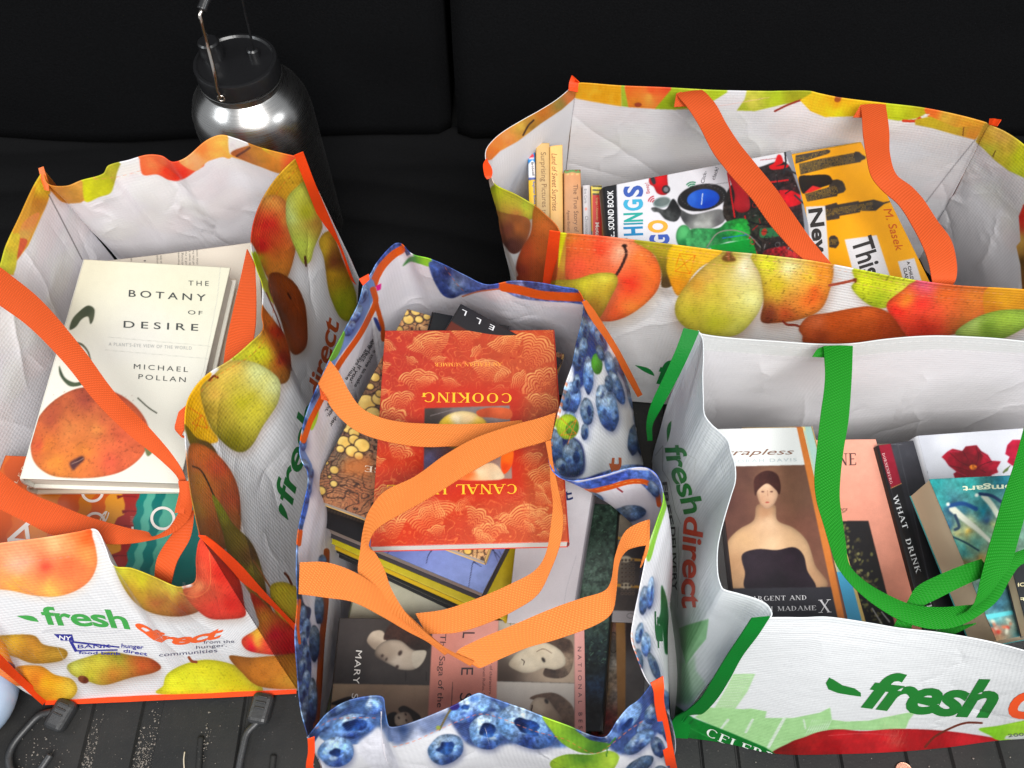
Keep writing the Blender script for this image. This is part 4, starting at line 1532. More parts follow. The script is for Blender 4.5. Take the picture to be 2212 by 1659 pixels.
c = Cv(300, 600, 620, 1150, (150, 24, 28), 35)
bt, fc, sp = book('paperback', 'dark red paperback, only a sliver showing right of the white book', [(380, 770), (520, 756), (520, 900), (400, 960)], .185, .02, c, 'L', (150, 24, 28), group='books in the left pear bag')
text(fc, 'LE', [(484, 802), (496, 800)], 6, (200, 150, 150), step=0)

# orange and teal cover
c = Cv(-120, 960, 520, 1340, (206, 104, 42), 36)


def wavy(pts_top, pts_bot, col, amp=2.5, per=15):
    """a vertical scalloped band between two slanted edges"""
    (x0, y0), (x1, y1) = pts_top
    (u0, v0), (u1, v1) = pts_bot
    n = 40
    L, R = [], []
    for i in range(n + 1):
        t = i / n
        w_ = amp * math.sin(t * n * 1.5)
        L.append((x0 + (u0 - x0) * t + w_, y0 + (v0 - y0) * t))
        R.append((x1 + (u1 - x1) * t + w_, y1 + (v1 - y1) * t))
    c.poly(L + R[::-1], col)


for i, (a, col) in enumerate([(20, (196, 88, 36)), (72, (206, 104, 44)), (110, (214, 128, 42)), (160, (206, 96, 42)), (205, (214, 134, 46)), (232, (206, 100, 44)), (262, (224, 156, 60))]):
    wavy(((a, 980), (a + 60, 980)), ((a - 110, 1330), (a - 40, 1330)), col, 4)
c.poly([(262, 1060), (316, 1060), (276, 1340), (214, 1340), (236, 1200), (262, 1190), (258, 1140), (245, 1136), (254, 1118), (268, 1112), (270, 1090)], (160, 52, 48))
for k in range(7):
    x, y = 266 - k * 3 + (k % 2) * 14, 1070 + k * 32
    c.poly([(x - 14, y), (x + 30, y + 2), (x + 30, y + 4), (x, y + 3), (x - 12, y + 8)], (120, 34, 40))
for k in range(6):
    c.line([(282, 1116 + k * 3.2), (306, 1118 + k * 3.2)], 1.1, (196, 150, 140), False)
for a, b, col in ((314, 332, (26, 130, 124)), (330, 350, (98, 178, 160)), (348, 372, (20, 116, 112)), (370, 420, (92, 170, 150)), (412, 470, (30, 116, 110))):
    wavy(((a, 990), (b, 990)), ((a - 62, 1330), (b - 62, 1330)), col, 3)
bt, fc, sp = book('paperback', 'orange and teal striped paperback with thin white capitals, lowest in the left bag', [(13, 984), (470, 1004), (424, 1272), (-85, 1240)], [.215, .212, .200, .204], .022, c, 'L', (196, 88, 36), group='books in the left pear bag')
wh = (226, 218, 212)
text(fc, 'LLER', [(30, 1058), (56, 1008)], 7, (226, 190, 160), step=0, space=1.6)
for (x, y, r) in ((200, 1062, 25), (206, 1128, 23), (352, 1120, 27)):
    c2 = [(x + r * cos(a), y + r * .95 * sin(a)) for a in np.linspace(0, 2 * pi, 40)]
    ci = [(x + (r - 6) * cos(a), y + (r - 6) * .95 * sin(a)) for a in np.linspace(2 * pi, 0, 40)]
    flat(fc, [c2[i:i + 2] + ci[38 - i:40 - i] for i in range(39)], wh, step=50)
text(fc, 'A', [(88, 1178), (78, 1110)], 74, wh, step=0, up=(-1, .35))
text(fc, 'e', [(222, 1142), (238, 1108)], 22, wh, step=0, up=(-.8, -.5), bold=0)
text(fc, 'T', [(322, 1166), (322, 1138)], 40, wh, step=0, up=(-1, 0))
text(fc, 'FE', [(402, 1290), (404, 1258)], 9, (190, 210, 200), step=0)

# ================================================================== BAG B: plum print, middle
B_out = Cv(560, 480, 1520, 1720, (240, 240, 244), 41)
c = B_out
f4 = lambda x, y: (x / 2.688 + 631, y / 2.688 + 494)
f5 = lambda x, y: (x / 2.52 + 603.5, y / 2.52 + 1042.4)
F_ = lambda f, *p: [f(p[i], p[i + 1]) for i in range(0, len(p), 2)]
# soft mottling of the print ground
c.poly([(1180, 640), (1270, 640), (1330, 760), (1400, 900), (1420, 1040), (1200, 1060)], (236, 238, 242), blur=4)
c.grad(F_(f4, 1660, 420, 1740, 430, 1790, 560, 1830, 700, 1760, 740, 1700, 900, 1640, 900, 1640, 620), [(1270, 700, (26, 36, 80)), (1260, 780, (40, 60, 120))], noise=.3, cell=8, blur=2)
c.grad(F_(f4, 1490, 1190, 1560, 1180, 1680, 1250, 1690, 1420, 1560, 1440, 1490, 1340), [(1220, 980, (26, 34, 76))], noise=.3, cell=8, blur=2)
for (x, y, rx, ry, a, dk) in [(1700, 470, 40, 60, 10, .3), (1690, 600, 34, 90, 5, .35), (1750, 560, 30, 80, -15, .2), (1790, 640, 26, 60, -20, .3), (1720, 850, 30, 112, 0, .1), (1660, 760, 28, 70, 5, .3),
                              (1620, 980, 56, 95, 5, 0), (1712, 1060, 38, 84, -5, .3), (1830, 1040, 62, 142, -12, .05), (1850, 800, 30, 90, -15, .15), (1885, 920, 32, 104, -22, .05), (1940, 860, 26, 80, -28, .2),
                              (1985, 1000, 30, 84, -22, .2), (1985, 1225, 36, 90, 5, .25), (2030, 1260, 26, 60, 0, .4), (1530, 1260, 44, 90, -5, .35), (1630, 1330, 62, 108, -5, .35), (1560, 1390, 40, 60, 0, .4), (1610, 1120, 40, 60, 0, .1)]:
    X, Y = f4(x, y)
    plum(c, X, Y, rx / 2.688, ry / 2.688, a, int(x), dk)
for (x, y, rx, ry, a, col) in [(1770, 785, 32, 62, -5, (92, 170, 52)), (1600, 1150, 66, 74, 0, (176, 204, 52)), (1625, 1160, 36, 44, 20, (96, 150, 44))]:
    X, Y = f4(x, y)
    c.grad(c.ell(X, Y, rx / 2.688, ry / 2.688, a, 10), [(X - 5, Y - 5, col), (X + 8, Y + 12, tuple(v * .7 for v in col))], edge=.2, er=4)
for i, (x, y, rx, ry, a) in enumerate([(1740, 480, 26, 50, -10), (1690, 690, 26, 60, 5), (1790, 720, 22, 50, -20), (1900, 800, 22, 60, -25), (1840, 900, 24, 50, -10), (1650, 900, 22, 60, 5), (2010, 1120, 22, 60, -20), (1960, 920, 20, 50, -28), (1590, 1000, 26, 60, 8), (1700, 1180, 22, 50, 0), (2040, 1180, 24, 60, -10)]):
    plum(c, *f4(x, y), rx / 2.688, ry / 2.688, a, i + 50, .3)
c.line([f4(1560, 1100), f4(1650, 1190), f4(1560, 1200), f4(1650, 1110), f4(1600, 1250)], 1.1, (226, 120, 50), False)
c.dash([f4(1680, 480), f4(1640, 700), f4(1600, 900), f4(1560, 1060), f4(1520, 1200), f4(1510, 1340), f4(1560, 1420)], 1, (226, 124, 70))
c.grad([f4(1480, 1300), f4(1560, 1430), f4(1680, 1450), f4(1800, 1415), f4(1950, 1370), f4(2100, 1390), f4(2140, 1470), f4(2160, 1560), f4(2100, 1500), f4(1950, 1420), f4(1700, 1490), f4(1560, 1480)],
       [(1230, 1030, (90, 120, 190)), (1290, 1025, (50, 62, 130)), (1350, 1010, (150, 180, 226)), (1400, 1010, (60, 80, 150))], noise=.4, cell=8)
# right hand strip below the fold
for (x, y, rx, ry, a, dk) in [(2060, 120, 24, 60, 20, .1), (1985, 640, 26, 80, 8, .2), (2020, 600, 20, 90, 5, 0), (1960, 820, 22, 60, 10, .1), (1995, 880, 26, 66, 0, -.05), (1960, 960, 18, 60, -10, .2), (2040, 1000, 24, 80, -20, .3),
                              (2100, 1180, 36, 60, -30, .2), (2060, 1300, 40, 80, -30, .1), (2110, 1330, 34, 90, -10, .3), (2060, 1440, 36, 60, -20, .35), (2130, 1500, 26, 60, 0, .4)]:
    X, Y = f5(x, y)
    plum(c, X, Y, rx / 2.52, ry / 2.52, a, int(y), dk)
c.poly([f5(2095, 60), f5(2110, 120), f5(2060, 280), f5(2020, 420), f5(2000, 400), f5(2050, 240)], (140, 196, 60), smooth=True)
c.grad([f5(2080, 560), f5(2110, 640), f5(2120, 760), f5(2130, 900), f5(2100, 930), f5(2085, 800), f5(2060, 760), f5(2075, 700)], [(1435, 1300, (24, 100, 50)), (1440, 1380, (20, 84, 44))])
NV_ = [(760, 1560, (60, 84, 140)), (1000, 1540, (44, 60, 110)), (1150, 1560, (110, 146, 200)), (1350, 1560, (60, 80, 130)), (900, 1600, (150, 170, 210))]
# front
c.grad(F_(f5, 200, 1300, 420, 1150, 570, 1150, 600, 1330, 480, 1400, 330, 1380), NV_, noise=.3, cell=8, blur=2)
c.grad(F_(f5, 920, 1230, 1080, 1130, 1300, 1200, 1640, 1340, 1560, 1440, 1300, 1420, 1100, 1440, 1000, 1400), NV_, noise=.3, cell=8, blur=3)
c.grad(F_(f5, 1780, 1400, 1900, 1210, 2040, 1100, 2110, 1200, 2080, 1330, 1980, 1440, 1860, 1480), NV_, noise=.3, cell=8, blur=3)
c.grad([(700, 1545), (760, 1515), (830, 1520), (850, 1600), (700, 1600)], [(760, 1550, (60, 84, 130)), (720, 1560, (130, 170, 220))], noise=.3, cell=9)
c.grad([f5(590, 1320), f5(700, 1310), f5(880, 1250), f5(960, 1260), f5(900, 1330), f5(760, 1390), f5(640, 1430), f5(590, 1380)], [(870, 1578, (40, 58, 96)), (940, 1570, (120, 134, 170)), (850, 1595, (110, 124, 160)), (900, 1595, (190, 196, 216))], blur=4, noise=.15)  # soft blue-grey shade below the rim, painted into the print
P5 = [(230, 1310, 50, 46, -30, .0), (300, 1230, 90, 40, -25, .25), (515, 1215, 50, 46, 0, -.1), (400, 1325, 118, 68, -8, -.05), (310, 1465, 100, 82, -10, -.12), (905, 1450, 104, 80, -25, 0), (1230, 1300, 120, 60, 20, .5),
      (1150, 1240, 60, 50, 0, .0), (1040, 1230, 125, 72, -20, -.08), (1130, 1360, 100, 92, 20, -.1), (1350, 1330, 176, 112, 22, -.06), (1560, 1330, 90, 30, 20, .1), (1700, 1390, 90, 22, 10, .3),
      (1880, 1300, 130, 46, -48, -.02), (1990, 1330, 70, 30, -50, .1), (1960, 1410, 100, 44, -40, .15), (2030, 1260, 40, 60, 20, .3), (1960, 1540, 90, 40, -30, .35), (1470, 1640, 80, 60, 0, 0), (700, 1640, 80, 60, 0, 0), (2080, 1600, 50, 60, 0, .2)]
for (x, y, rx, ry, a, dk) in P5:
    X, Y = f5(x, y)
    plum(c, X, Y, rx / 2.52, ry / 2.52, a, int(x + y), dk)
c.grad([f5(160, 1260), f5(260, 1280), f5(200, 1400), f5(170, 1420)], [(690, 1560, (110, 150, 210)), (680, 1590, (40, 60, 110))], noise=.3, cell=8)
for x, y, rx, ry, a in ((400, 1322, 22, 12, -8), (905, 1448, 20, 15, -20), (1130, 1350, 18, 16, 20), (1345, 1325, 34, 17, 22), (305, 1470, 13, 10, 0), (1900, 1310, 20, 8, -48), (1015, 1222, 10, 6, 0)):
    hole(c, *f5(x, y), rx, ry, a, int(x))
# pale folds of the ground
c.grad([f5(545, 1330), f5(590, 1400), f5(650, 1560), f5(520, 1560), f5(420, 1440), f5(500, 1360)], [(820, 1610, (236, 236, 244))], blur=3)
c.grad([f5(1430, 1270), f5(1520, 1290), f5(1600, 1340), f5(1690, 1400), f5(1800, 1425), f5(1740, 1470), f5(1640, 1470), f5(1540, 1420), f5(1480, 1350)],
       [(1185, 1555, (176, 214, 60)), (1240, 1590, (110, 160, 50)), (1290, 1610, (70, 120, 40)), (1230, 1605, (150, 196, 60))], noise=.1, edge=.1)
c.grad([f5(1475, 1520), f5(1560, 1480), f5(1700, 1480), f5(1800, 1460), f5(1850, 1500), f5(1780, 1590), f5(1600, 1600), f5(1500, 1570)],
       [(1200, 1645, (170, 206, 60)), (1260, 1640, (96, 150, 44)), (1310, 1640, (190, 220, 80)), (1270, 1665, (160, 200, 60))], noise=.1, edge=.1)
c.line([f5(1780, 1490), f5(1790, 1440), f5(1830, 1390)], 3, (60, 120, 40))
c.line([f5(960, 1215), f5(930, 1240), f5(900, 1290), f5(872, 1345)], 4.5, (110, 100, 70))
c.grad(c.ell(*f5(955, 1222), 11, 7, -20), [(983, 1527, (50, 40, 110))])
c.grad(c.ell(*f5(865, 1335), 5, 5), [(947, 1572, (150, 160, 80))])
st_ = (240, 130, 90)
c.dash([f5(200, 1340), f5(290, 1290), f5(420, 1280), f5(540, 1282)], 1.2, st_)
c.dash([f5(620, 1440), f5(740, 1405), f5(880, 1340), f5(1080, 1262), f5(1180, 1275), f5(1380, 1350), f5(1560, 1400), f5(1640, 1445), f5(1720, 1475), f5(1800, 1430), f5(1900, 1350), f5(1990, 1290)], 1.2, st_)
c.dash([(1410, 1110), (1395, 1200), (1378, 1290), (1366, 1370), (1385, 1440), (1404, 1490)], 1, st_)
# left strip
for k in range(14):
    plum(c, 646 + (k % 3) * 8, 1110 + k * 38, 11, 24, 5, k, .1)

B_in = Cv(560, 480, 1520, 1720, (224, 221, 226), 42)
c = B_in
OB = (206, 92, 30)
# back wall hem
c.grad([(842, 515), (872, 515), (895, 545), (880, 552), (872, 535), (855, 545), (812, 590), (810, 620), (790, 605), (815, 560)], [(850, 530, (70, 90, 150)), (805, 590, (130, 160, 210)), (870, 530, (40, 54, 110)), (830, 560, (50, 66, 130))], noise=.4, cell=8, smooth=False)
c.line([(868, 538), (850, 548), (826, 572), (812, 596), (806, 612)], 17, OB)
c.grad([f4(640, 215), f4(690, 160), f4(770, 160), f4(815, 175), f4(800, 215), f4(740, 200), f4(690, 190)], [(878, 565, (60, 120, 60)), (925, 560, (150, 206, 60))])
c.grad([f4(800, 190), f4(880, 190), f4(1000, 260), f4(1160, 315), f4(1100, 360), f4(1010, 370), f4(935, 400), f4(880, 385), f4(840, 330), f4(805, 250)],
       [f4(850, 230) + ((80, 110, 180),), f4(900, 260) + ((26, 36, 84),), f4(960, 330) + ((170, 196, 236),), f4(1080, 330) + ((80, 104, 170),), f4(940, 390) + ((36, 44, 90),), f4(870, 360) + ((50, 66, 130),)], noise=.3, cell=8)
c.dash([f4(890, 220), f4(960, 320), f4(1010, 370)], 1.2, (220, 120, 70))
c.grad([f4(980, 380), f4(1100, 345), f4(1200, 310), f4(1330, 280), f4(1500, 300), f4(1700, 330), f4(1720, 430), f4(1600, 425), f4(1440, 415), f4(1320, 400), f4(1200, 350), f4(1080, 365)],
       [(1080, 610, (60, 80, 150)), (1150, 605, (44, 56, 110)), (1215, 622, (70, 96, 170)), (1130, 625, (170, 180, 220))], noise=.4, cell=8)
c.line([f4(1225, 335), f4(1320, 352), f4(1440, 380), f4(1560, 390), f4(1700, 395)], 19, OB)
c.line([f4(990, 390), f4(1080, 362), f4(1200, 345)], 3, (190, 110, 70))
# left wall hem
hem = [f4(x, y) for x, y in [(430, 270), (470, 300), (490, 370), (440, 470), (400, 560), (340, 650), (270, 740), (210, 850), (160, 960), (110, 1070), (80, 1180), (70, 1290), (110, 1370), (120, 1440), (100, 1560), (0, 1600), (-40, 1200), (60, 800), (300, 400)]]
c.poly(hem, (120, 150, 200))
for k, (x, y, rx, ry, a) in enumerate([(410, 380, 26, 60, 20), (360, 500, 34, 70, 30), (330, 580, 26, 50, 30), (180, 860, 26, 60, 25), (120, 960, 24, 60, 25), (70, 1120, 20, 70, 10), (60, 1230, 22, 60, 0), (70, 1400, 30, 60, -10), (90, 1500, 20, 50, 0), (110, 1420, 12, 30, 0)]):
    X, Y = f4(x, y)
    plum(c, X, Y, rx / 2.688, ry / 2.688, a, k + 7, .1)
c.poly([f4(300, 600), f4(285, 680), f4(250, 750), f4(205, 770), f4(225, 700)], (104, 160, 66), smooth=True, noise=.05)
c.poly([f4(150, 1040), f4(140, 1110), f4(110, 1170), f4(95, 1130), f4(115, 1060)], (168, 204, 60), smooth=True, noise=.05)
c.poly([f4(482, 330), f4(515, 315), f4(512, 350), f4(490, 360)], (226, 40, 140))
c.line([f4(468, 350), f4(482, 420), f4(440, 520), f4(385, 620), f4(300, 740), f4(255, 810), f4(190, 940), f4(140, 1040), f4(100, 1120), f4(62, 1230)], 12, OB)
c.line([f4(462, 350), f4(490, 450), f4(520, 560), f4(528, 640)], 10, (196, 88, 34))
c.grad([f4(470, 520), f4(500, 590), f4(515, 580), f4(490, 520)], [(812, 700, (60, 70, 130))])
# lower left
fb = lambda x, y: (x / 2.817 + 631, y / 2.817 + 1069.8)
c.grad([fb(60, -60), fb(100, 20), fb(60, 200), fb(30, 360), fb(60, 640), fb(110, 700), fb(80, 850), fb(110, 1000), fb(110, 1200), fb(140, 1460), fb(90, 1480), fb(40, 1300), fb(0, 1000), fb(0, 400)],
       [(660, 1080, (60, 90, 160)), (645, 1190, (110, 140, 190)), (665, 1310, (30, 40, 80)), (655, 1380, (120, 150, 200)), (662, 1450, (50, 66, 110)), (655, 1520, (130, 160, 210)), (670, 1560, (40, 52, 90)), (650, 1420, (70, 90, 140))], noise=.5, cell=9, pw=3)
for k in range(9):
    plum(c, 652 + (k % 2) * 8, 1330 + k * 28, 9, 22, 4, k + 3, .25)
c.line([fb(48, 220), fb(38, 300)], 8, OB)
c.line([fb(42, 640), fb(30, 800), fb(40, 900)], 6, OB)
c.line([fb(205, 340), fb(200, 640), fb(175, 900), fb(160, 1150), fb(140, 1420)], 13, (150, 70, 30))  # orange band in shade, the shade painted in as brown
plum(c, *fb(180, 400), 9, 14, 0, 3, .3)
plum(c, *fb(160, 690), 10, 34, 0, 4, .4)
plum(c, *fb(130, 900), 12, 40, 0, 5, .45)
plum(c, *fb(120, 1250), 10, 50, 0, 6, .3)
# right fold: turned-over hem with plums
c.grad([f4(1540, 1440), f4(1660, 1470), f4(1800, 1440), f4(1950, 1395), f4(2080, 1400), f4(2150, 1470), f4(2150, 1640), f4(2110, 1560), f4(2020, 1470), f4(1900, 1460), f4(1780, 1520), f4(1660, 1520)],
       [(1250, 1040, (70, 100, 180)), (1330, 1020, (60, 76, 150)), (1400, 1030, (90, 120, 190)), (1420, 1080, (150, 180, 220))], noise=.4, cell=8, smooth=False)
c.line([f4(1580, 1470), f4(1700, 1520), f4(1830, 1500), f4(1960, 1465), f4(2060, 1470), f4(2120, 1530), f4(2135, 1600)], 11, OB)
c.dash([f4(1640, 1495), f4(1750, 1510), f4(1880, 1482), f4(2000, 1462), f4(2080, 1490)], 1, (250, 190, 130))
for x, y, rx, ry, a in ((1710, 85, 58, 34, 20), (1740, 160, 62, 42, 10), (1905, 165, 92, 46, -8), (2040, 30, 26, 50, -30)):
    plum(c, *f5(x, y), rx / 2.52, ry / 2.52, a, int(x), .25)
c.line([f5(1840, 28), f5(1866, 46)], 3.5, (150, 40, 50))
c.grad([f5(1940, 900), f5(1960, 1000), f5(2010, 1100), f5(1990, 1180), f5(1960, 1240), f5(1950, 1150)], [(1385, 1450, (210, 100, 40)), (1385, 1510, (200, 90, 36))])

bagB = thing('shopping_bag', (0, .30, 0), 'blue plum printed bag with light orange straps, in the middle, holding the red marbled book', 'bag', 'reusable shopping bags full of books')
cB = (0.0, .30)
QB = lambda b, o: (Q([(b[0], b[1], .006)])[0][0] + o, Q([(b[0], b[1], .006)])[0][1])
dBL, dBR, dFR, dFL = (-.180, .545), (.172, .505), (.178, .078), (-.205, .062)
wall(bagB, 'back_panel', [(787, 603, .342), (798, 594, .342), (815, 565, .343), (850, 527, .345), (866, 525, .345), (891, 548, .343), (925, 557, .342), (958, 570, .342), (1005, 594, .34), (1051, 614, .339), (1107, 606, .34), (1159, 609, .341), (1215, 619, .342), (1248, 626, .342), (1263, 650, .341)],
     [dBL, (-.02, .60), dBR], cB, B_out, B_in, out_px=False, gen='plum', wr=.003, seed=31, bulge=.008)
bL = wall(bagB, 'side_panel', [(787, 603, .342), (772, 658, .34), (743, 713, .34), (709, 780, .338), (687, 829, .337), (668, 873, .336), (653, 922, .335), (646, 970, .334), (651, 996, .333), (662, 1015, .33), (664, 1045, .33), (657, 1080, .332), (648, 1120, .332), (641, 1160, .332), (639, 1230, .332), (641, 1300, .33), (636, 1371, .33), (640, 1440, .329), (648, 1530, .328), (664, 1592, .328)],
          [dBL, dFL], cB, B_out, B_in, out_px=False, gen='plum', wr=.003, seed=32)
bR = wall(bagB, 'side_panel', [(1263, 650, .341), (1258, 690, .34), (1246, 740, .338), (1236, 790, .336), (1222, 830, .334), (1212, 870, .333), (1203, 905, .331), (1192, 950, .33), (1186, 985, .33), (1193, 1014, .33), (1215, 1033, .33), (1245, 1037, .331), (1301, 1026, .332), (1356, 1011, .334), (1395, 1009, .336), (1418, 1024, .336), (1430, 1050, .336), (1434, 1080, .336), (1421, 1122, .335), (1401, 1181, .334), (1393, 1221, .333), (1381, 1280, .331), (1369, 1340, .33), (1365, 1380, .33), (1377, 1419, .33), (1393, 1459, .33), (1406, 1480, .33)],
          [dBR, (.182, .4), (.178, .2), dFR], cB, B_out, B_in, gen='plum', wr=.002, seed=33, bulge=.012)
bF = wall(bagB, 'front_panel', [(664, 1594, .328), (683, 1570, .326), (707, 1542, .324), (742, 1519, .322), (782, 1507, .321), (824, 1506, .32), (830, 1530, .312), (838, 1568, .302), (850, 1572, .30), (889, 1562, .302), (941, 1542, .305), (984, 1523, .308), (1032, 1499, .312), (1052, 1505, .312), (1092, 1519, .31), (1135, 1534, .307), (1175, 1550, .304), (1230, 1570, .300), (1278, 1590, .297), (1310, 1592, .297), (1334, 1558, .303), (1357, 1530, .31), (1381, 1512, .318), (1406, 1480, .33)],
          [dFL, dFR], cB, B_out, B_in, gen='plum', wr=.004, seed=34, bulge=.01)
wall(bagB, 'base_panel', [Q([(dBL[0], dBL[1], .004)])[0].tolist() + [.004], Q([(dBR[0], dBR[1], .004)])[0].tolist() + [.004]], [(dFL[0], dFL[1], .004), (dFR[0], dFR[1], .004)], cB, B_out, None, out_px=False, gen='plum', wr=.0001, res=8)
ribbon(bagB, 'binding', [f4(1683, 428) + f4(1712, 418) + (.343,), f4(1720, 500) + f4(1760, 480) + (.32,), f4(1842, 690) + f4(1884, 678) + (.24,), f4(1952, 880) + f4(1988, 868) + (.15,), f4(2006, 975) + f4(2034, 960) + (.10,)], M['rust_bind'], lift=.012, cols=4)
ribbon(bagB, 'binding', [(1405, 1475, 1432, 1460, .334), (1411, 1490, 1434, 1482, .33), (1414, 1519, 1434, 1511, .30), (1424, 1580, 1446, 1572, .2), (1436, 1640, 1458, 1636, .11), QB(dFR, -9) + QB(dFR, 13) + (.006,)], M['orange_bind'], lift=.014, cols=4)
ribbon(bagB, 'binding', [(664, 1597, 679, 1592, .332), (665, 1625, 680, 1622, .30), (662, 1660, 678, 1660, .25), QB(dFL, -6) + QB(dFL, 10) + (.006,)], M['orange_bind'], lift=.012, cols=4)
ribbon(bagB, 'binding', [f4(388, 292) + f4(444, 262) + (.345,), f4(412, 330) + f4(448, 296) + (.34,)], M['orange_bind'], lift=.003, cols=3)
# handles
SP = M['peach_strap']
g2 = lambda x, y: (x / 3.024 + 631, y / 3.024 + 685.8)
R_ = lambda f, l, r, z: f(*l) + f(*r) + (z,)
ribbon(bagB, 'handle', [R_(g2, (248, 286), (172, 432), .345), R_(g2, (300, 352), (202, 492), .338), R_(g2, (370, 480), (262, 598), .33), R_(g2, (450, 590), (350, 692), .322), R_(g2, (560, 650), (455, 760), .315), R_(g2, (700, 682), (620, 812), .308), R_(g2, (860, 692), (830, 842), .304), R_(g2, (1080, 698), (1070, 840), .302), R_(g2, (1280, 690), (1300, 836), .302), R_(g2, (1500, 672), (1560, 800), .304)], SP)
ribbon(bagB, 'handle', [R_(g2, (1722, 620), (1690, 790), .338), R_(g2, (1620, 655), (1640, 812), .332), R_(g2, (1480, 696), (1430, 876), .326), R_(g2, (1200, 790), (1180, 1004), .322), R_(g2, (1000, 900), (930, 1160), .32), R_(g2, (800, 1040), (720, 1275), .319), R_(g2, (600, 1140), (590, 1352), .318), R_(g2, (500, 1270), (530, 1410), .317), R_(g2, (462, 1400), (500, 1500), .316),
                        R_(f5, (440, 380), (520, 380), .315), R_(f5, (428, 490), (570, 470), .314), R_(f5, (480, 610), (610, 580), .313), R_(f5, (600, 700), (690, 710), .312), R_(f5, (740, 800), (790, 810), .311), R_(f5, (880, 905), (915, 905), .31), R_(f5, (1040, 1000), (1060, 975), .31)], SP)
ribbon(bagB, 'handle', [R_(f5, (110, 434), (104, 606), .335), R_(f5, (250, 434), (250, 626), .328), R_(f5, (390, 480), (400, 650), .320), R_(f5, (520, 560), (560, 730), .314), R_(f5, (680, 700), (700, 812), .309), R_(f5, (820, 830), (810, 870), .306), R_(f5, (930, 920), (900, 940), .305)], SP)
ribbon(bagB, 'handle', [R_(f5, (1040, 985), (1085, 1008), .307), R_(f5, (960, 930), (1110, 1003), .308), R_(f5, (1060, 866), (1200, 962), .310), R_(f5, (1250, 786), (1350, 900), .313), R_(f5, (1500, 680), (1520, 850), .317), R_(f5, (1650, 628), (1720, 776), .32), R_(f5, (1770, 590), (1812, 706), .323), R_(f5, (1808, 530), (1832, 600), .327), R_(f5, (1828, 400), (1850, 440), .333), R_(f5, (1880, 270), (1890, 370), .338), R_(f5, (1950, 222), (1950, 348), .341), R_(f5, (2014, 200), (2000, 340), .342)], SP)
ribbon(bagB, 'handle', [R_(f5, (2012, 200), (2018, 204), .343), R_(f5, (1996, 340), (2014, 330), .342), R_(f5, (1966, 462), (1996, 400), .338)], SP, cols=3)
ribbon(bagB, 'handle', [R_(f5, (740, 712), (800, 822), .300), R_(f5, (900, 690), (960, 816), .300), R_(f5, (1060, 636), (1130, 766), .301), R_(f5, (1250, 556), (1290, 690), .303), R_(f5, (1390, 480), (1410, 606), .306), R_(f5, (1450, 390), (1476, 480), .310), R_(f5, (1476, 250), (1530, 330), .315), R_(f5, (1490, 120), (1545, 200), .32), R_(f5, (1478, 10), (1530, 90), .325), R_(g2, (1680, 950), (1705, 950), .33), R_(g2, (1655, 810), (1690, 800), .334)], SP)
ribbon(bagB, 'handle', [f4(158, 905) + f4(200, 990) + (.34,), f4(170, 990) + f4(212, 1000) + (.336,)], M['orange_strap'], cols=3)

tx = (60, 56, 62)
text(bL, "We strive to make", [f4(486, 668), f4(352, 912)], 8, tx, inner=True, bold=.008)
text(bL, "perfect. If you'", [f4(462, 650), f4(322, 884)], 8, tx, inner=True, bold=.008)
text(bL, "we'll always make", [f4(470, 622), f4(300, 870)], 8, tx, inner=True, bold=.008)
text(bL, "order", [f4(262, 1048), f4(208, 1140)], 8, tx, inner=True, bold=.008)
text(bL, "happy,", [f4(238, 1020), f4(196, 1086)], 8, tx, inner=True, bold=.008)
text(bL, "right.", [f4(220, 990), f4(182, 1056)], 8, tx, inner=True, bold=.008)
text(bR, "t", [f4(1900, 1425), f4(1910, 1330)], 30, (186, 90, 40), bold=.03)
text(bR, "f", [f5(2085, 900), f5(2080, 700)], 16, (20, 92, 46), bold=.03)


# ------------------------------------------------------------------ books of bag B
def contours(c, poly, k, thr, col, cell, seed, blur=.6, alpha=1.):
    r = c.mask(poly, blur)
    if r is None:
        return
    m, bx = r
    n = vnoise(*m.shape, cell, seed, 3, .55)
    f = (n * k) % 1.
    ln = np.clip((thr - np.abs(f - .5)) / .05, 0, 1)
    c.put(m * ln, bx, np.array(col) / 255., alpha)


def fan(c, cx, cy, R, d, spread, per, n, pal, seed=0):
    t = np.linspace(0, 2 * pi, 30)
    bx = c._box([(cx - R, cy - R), (cx + R, cy + R)], 2)
    if bx is None:
        return
    X, Y = c.grid(bx)
    wob = vnoise(*X.shape, 34, seed, 3) * 1.6
    r = np.hypot(X - cx, (Y - cy) * 1.1)
    th = (np.arctan2(Y - cy, X - cx) - radians(d) + pi) % (2 * pi) - pi + wob * .3
    u = th / radians(spread)
    inside = np.clip((1 - np.abs(u)) * 12, 0, 1) * np.clip((R * (.92 + .08 * np.abs(np.cos(th * n))) - r) / 2, 0, 1) * np.clip((r - R * .12) / 8, 0, 1)
    sc_ = np.abs(np.cos(th * n * (1. + .0 * r)))
    f = (r / per - sc_ * 1.1 + wob * 1.2) % 1.
    a = np.clip((.34 - np.abs(f - .3)) / .12, 0, 1)
    k = np.clip(r / R, 0, 1)[..., None]
    col = np.array(pal[0]) / 255. * (1 - k) + np.array(pal[1]) / 255. * k
    c.put(inside * a * (.25 + .75 * k[..., 0]), bx, col, .95)
    b = np.clip((.1 - np.abs(f - .72)) / .05, 0, 1)
    c.put(inside * b, bx, np.array(pal[2]) / 255., .7)


